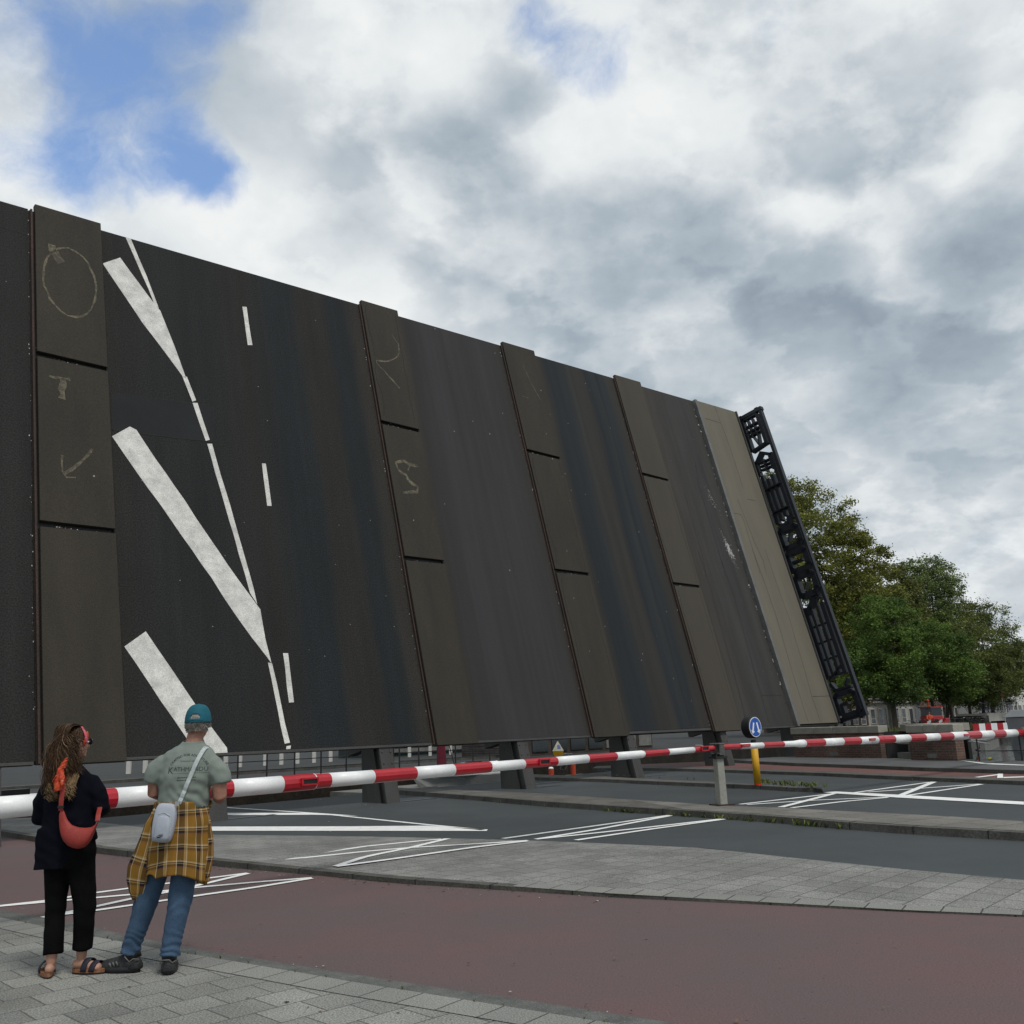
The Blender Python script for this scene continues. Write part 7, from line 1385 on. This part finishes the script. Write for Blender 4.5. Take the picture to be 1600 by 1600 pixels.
    # folded parasol, lantern buoy, bollards, crate
    p = spot(-.0815, 14.6) + Vector((0, 0, -.85)); t = empty('pontoon', spot(-.09, 14.3) + Vector((0, 0, -.85)), math.atan2(HU.y, HU.x)); tag(t, 'grey floating pontoon beside the opposite quay wall', 'pontoon'); m = MB(); m.box((0, 0, .08), (9, 2.2, .36)); m.build('deck', M['conc'], t)
    t = empty('pontoon', spot(.042, 15.0) + Vector((0, 0, -1.06)), math.atan2(HU.y, HU.x)); tag(t, 'low pontoon carrying the orange bollards across the water', 'pontoon'); m = MB(); m.box((0, 0, .08), (4.5, 1.5, .36)); m.build('deck', M['conc'], t)
    t = empty('folded_parasol', p + Vector((0, 0, .26))); tag(t, 'folded maroon parasol standing across the water beyond the deck', 'parasol'); m = MB(); m.tube([(0, 0, 0), (0, 0, 2.65)], .025, 8); m.build('pole', M['white_p'], t); m = MB(); m.tube([(0, 0, .12), (0, 0, .7), (0, 0, 1.6), (0, 0, 2.5), (0, 0, 2.58)], [.20, .22, .17, .08, .02], 14); me = m.build('canopy', M['maroon'], t).data; m = MB(); m.tube([(.12, 0, 2.4), (.75, .1, 0)], .02, 6); m.build('stay', M['black'], t)
    p = spot(.038, 16.6) + Vector((0, 0, -.42)); t = empty('lantern_buoy', p + Vector((0, 0, .12))); t.scale = (.78, .78, .78); tag(t, 'yellow and white pyramid lantern on the opposite quay', 'lantern'); m = MB(); m.tube([(0, 0, .42), (0, 0, .55)], .06, 8); m.build('stem', M['black'], t); m = MB(); m.hexa([(-.26, -.26, .55), (.26, -.26, .55), (.26, .26, .55), (-.26, .26, .55), (-.37, -.37, .88), (.37, -.37, .88), (.37, .37, .88), (-.37, .37, .88)]); m.build('base', M['yellow'], t)
    m = MB(); m.hexa([(-.37, -.37, .885), (.37, -.37, .885), (.37, .37, .885), (-.37, .37, .885), (-.03, -.03, 1.5), (.03, -.03, 1.5), (.03, .03, 1.5), (-.03, .03, 1.5)]); o = m.build('pyramid', M['cream_p'], t); m = MB()
    m.add([(-.06, -.31, 1.0), (.20, -.31, 1.0), (.10, -.16, 1.28), (-.04, -.16, 1.28)], [(0, 1, 2, 3)]); m.build('blue_mark', M['blue_p'], o)
    g = 'orange bollards on the opposite quay'; pr = None
    for b_, lab in ((.0525, 'taller orange bollard right of the yellow lantern across the water'), (.030, 'orange bollard close to the yellow lantern across the water')):
        p = spot(b_, 15.0) + Vector((0, 0, -.8))
        t = empty('orange_bollard', p); tag(t, lab, 'bollard', g); h = .62 if b_ > .04 else .42; m = MB(); m.tube([(0, 0, 0), (0, 0, h)], .13, 14); m.build('post', M['orange_p'], t, smooth=False); m = MB(); m.ball((0, 0, h), (.13, .13, .09), 12); m.build('dome', M['bwhite'], t, smooth=True)
    p = spot(.0965, 16.6); t = empty('green_crate', p, R(44)); t.scale = (.55, .55, .55); tag(t, 'bright green crate under the deck beside the dark columns', 'crate'); m = MB()
    m.box((0, 0, .05), (.9, .6, .08))
    for s in (-1, 1): m.box((0, s * .29, .35), (.9, .03, .6)); m.box((s * .44, 0, .35), (.03, .55, .6))
    m.build('box', M['green_c'], t); m = MB(); m.box((0, 0, .67), (.96, .66, .05)); m.build('rim', M['green_c'], t)
    bike('bicycle', spot(.0455, 15.1) + Vector((0, 0, -.8)), R(50), M['frame_b'], 'black bicycle on the opposite quay between the orange bollards', None)
make_water_and_banks(); make_parapet(); make_trees(); make_background()

# ------------------------------------------------------------------ small things on the ground
def make_litter():
    r_ = random.Random(6); b = MB()
    def weeds(line, n, h, sp, z0):
        p = resamp(line, 200)
        for i in range(n):
            q = p[r_.randrange(200)] + Vector((r_.uniform(-sp, sp), r_.uniform(-sp, sp), 0)); q.z = z0
            for k in range(r_.randint(4, 8)):
                a = r_.uniform(0, 2 * PI); hh = h * r_.uniform(.4, 1.1); d = Vector((math.cos(a), math.sin(a), 0)) * hh * .7; w = Vector((-math.sin(a), math.cos(a), 0)) * hh * .16
                b.add([q - w, q + w, q + d * .6 + w * .8 + Vector((0, 0, hh * .8)), q + d + Vector((0, 0, hh))], [(0, 1, 2, 3)])
    fb = [Vector(p) for p in D['isl1_fb']]
    weeds(fb[4:7], 70, .07, .05, .062); weeds(fb[6:8], 26, .09, .05, .062); weeds(fb[2:5], 10, .04, .04, .062); weeds([Vector(p) for p in D['isl2_bt']][4:], 60, .09, .22, .17); weeds([Vector(p) for p in D['isl2_bt']][1:4], 14, .06, .1, .17)
    weeds([Vector(p) for p in D['k3_b']][1:], 30, .05, .04, .062); weeds([Vector(p) for p in D['median_kerb_bot']][1:5], 24, .03, .03, .0); weeds([Vector(p) for p in D['kerb_front_in']], 26, .022, .02, .016)
    o = b.build('kerb_weeds', M['leaf_d']); tag(o, 'small weeds growing along the kerbs', 'weeds', kind='stuff')
    at = o.data.attributes.new('tone', 'FLOAT', 'FACE'); at.data.foreach_set('value', np.array([r_.random() for _ in o.data.polygons], dtype=np.float32))
    b = MB(); kb = resamp([Vector(p) for p in D['median_kerb_bot']][1:8], 300)
    def bit(q, s, mi):
        a = r_.uniform(0, PI); u = Vector((math.cos(a), math.sin(a), 0)) * s; w = Vector((-math.sin(a), math.cos(a), 0)) * s * r_.uniform(.3, .7); q = q + Vector((0, 0, .003)); k = Vector((0, 0, s * r_.uniform(.1, .35)))
        b.add([q - u, q - w + k, q + u, q + w + k * .6], [(0, 1, 2, 3)], mi)
    for i in range(210):
        f = abs(r_.gauss(0, .42)); q = kb[min(299, max(0, int(190 + r_.gauss(0, 60))))]; bit(Vector((q.x, q.y, .002)) - Vector((.5, .86, 0)) * min(.45, f * .35), r_.uniform(.006, .022), r_.choice((0, 0, 1, 2)))
    for i in range(46): bit(Vector((r_.uniform(-3, 4), r_.uniform(5.2, 11), .012)) , r_.uniform(.006, .02), r_.choice((0, 0, 1)))
    kf = resamp([Vector(p) for p in D['kerb_front']], 200)
    for i in range(60): q = kf[r_.randrange(200)]; bit(Vector((q.x, q.y, .012)) + Vector((r_.uniform(-.05, .12), r_.uniform(-.05, .12), 0)), r_.uniform(.005, .014), r_.choice((0, 1, 2)))
    for i in range(70):
        q = Vector((r_.uniform(-4, .6), r_.uniform(5.2, 8.2), .0185)); r0 = r_.uniform(.008, .022); e_ = r_.uniform(.6, 1)
        if q.y > np.interp(q.x, [p[0] for p in D['kerb_front_in']], [p[1] for p in D['kerb_front_in']]) - .28: continue
        b.add([(q.x + r0 * math.cos(t_), q.y + r0 * e_ * math.sin(t_), q.z) for t_ in (0, .9, 1.8, 2.7, 3.6, 4.5, 5.4)], [tuple(range(7))], 1)
    for i in range(50): q = hp(r_.uniform(-6, 6), r_.uniform(-4, 3), .064); bit(q, r_.uniform(.012, .035), r_.choice((2, 2, 0)))
    o = b.build('ground_debris', [M['debris_brown'], M['debris_dark'], M['debris_pale']]); tag(o, 'scattered leaf scraps and grit on the road surfaces', 'litter', kind='stuff')
    t = empty('fallen_twig', (.92, 9.35, .004), R(-12)); tag(t, 'thin dark twig lying on the red cycle path', 'twig'); b = MB(); b.tube([(-.16, .0, .004), (-.05, .012, .006), (.06, .0, .005), (.16, -.02, .004)], [.003, .005, .005, .003], 6); b.build('stick', M['bark'], t)
M['debris_brown'] = mat('dry_leaf', (.17, .11, .055), .9, .3, 20); M['debris_dark'] = mat('dark_grit', (.03, .028, .024), .9, .3, 20); M['debris_pale'] = mat('pale_scrap', (.42, .40, .36), .9, .2, 20)
make_litter()
bpy.context.view_layer.update()
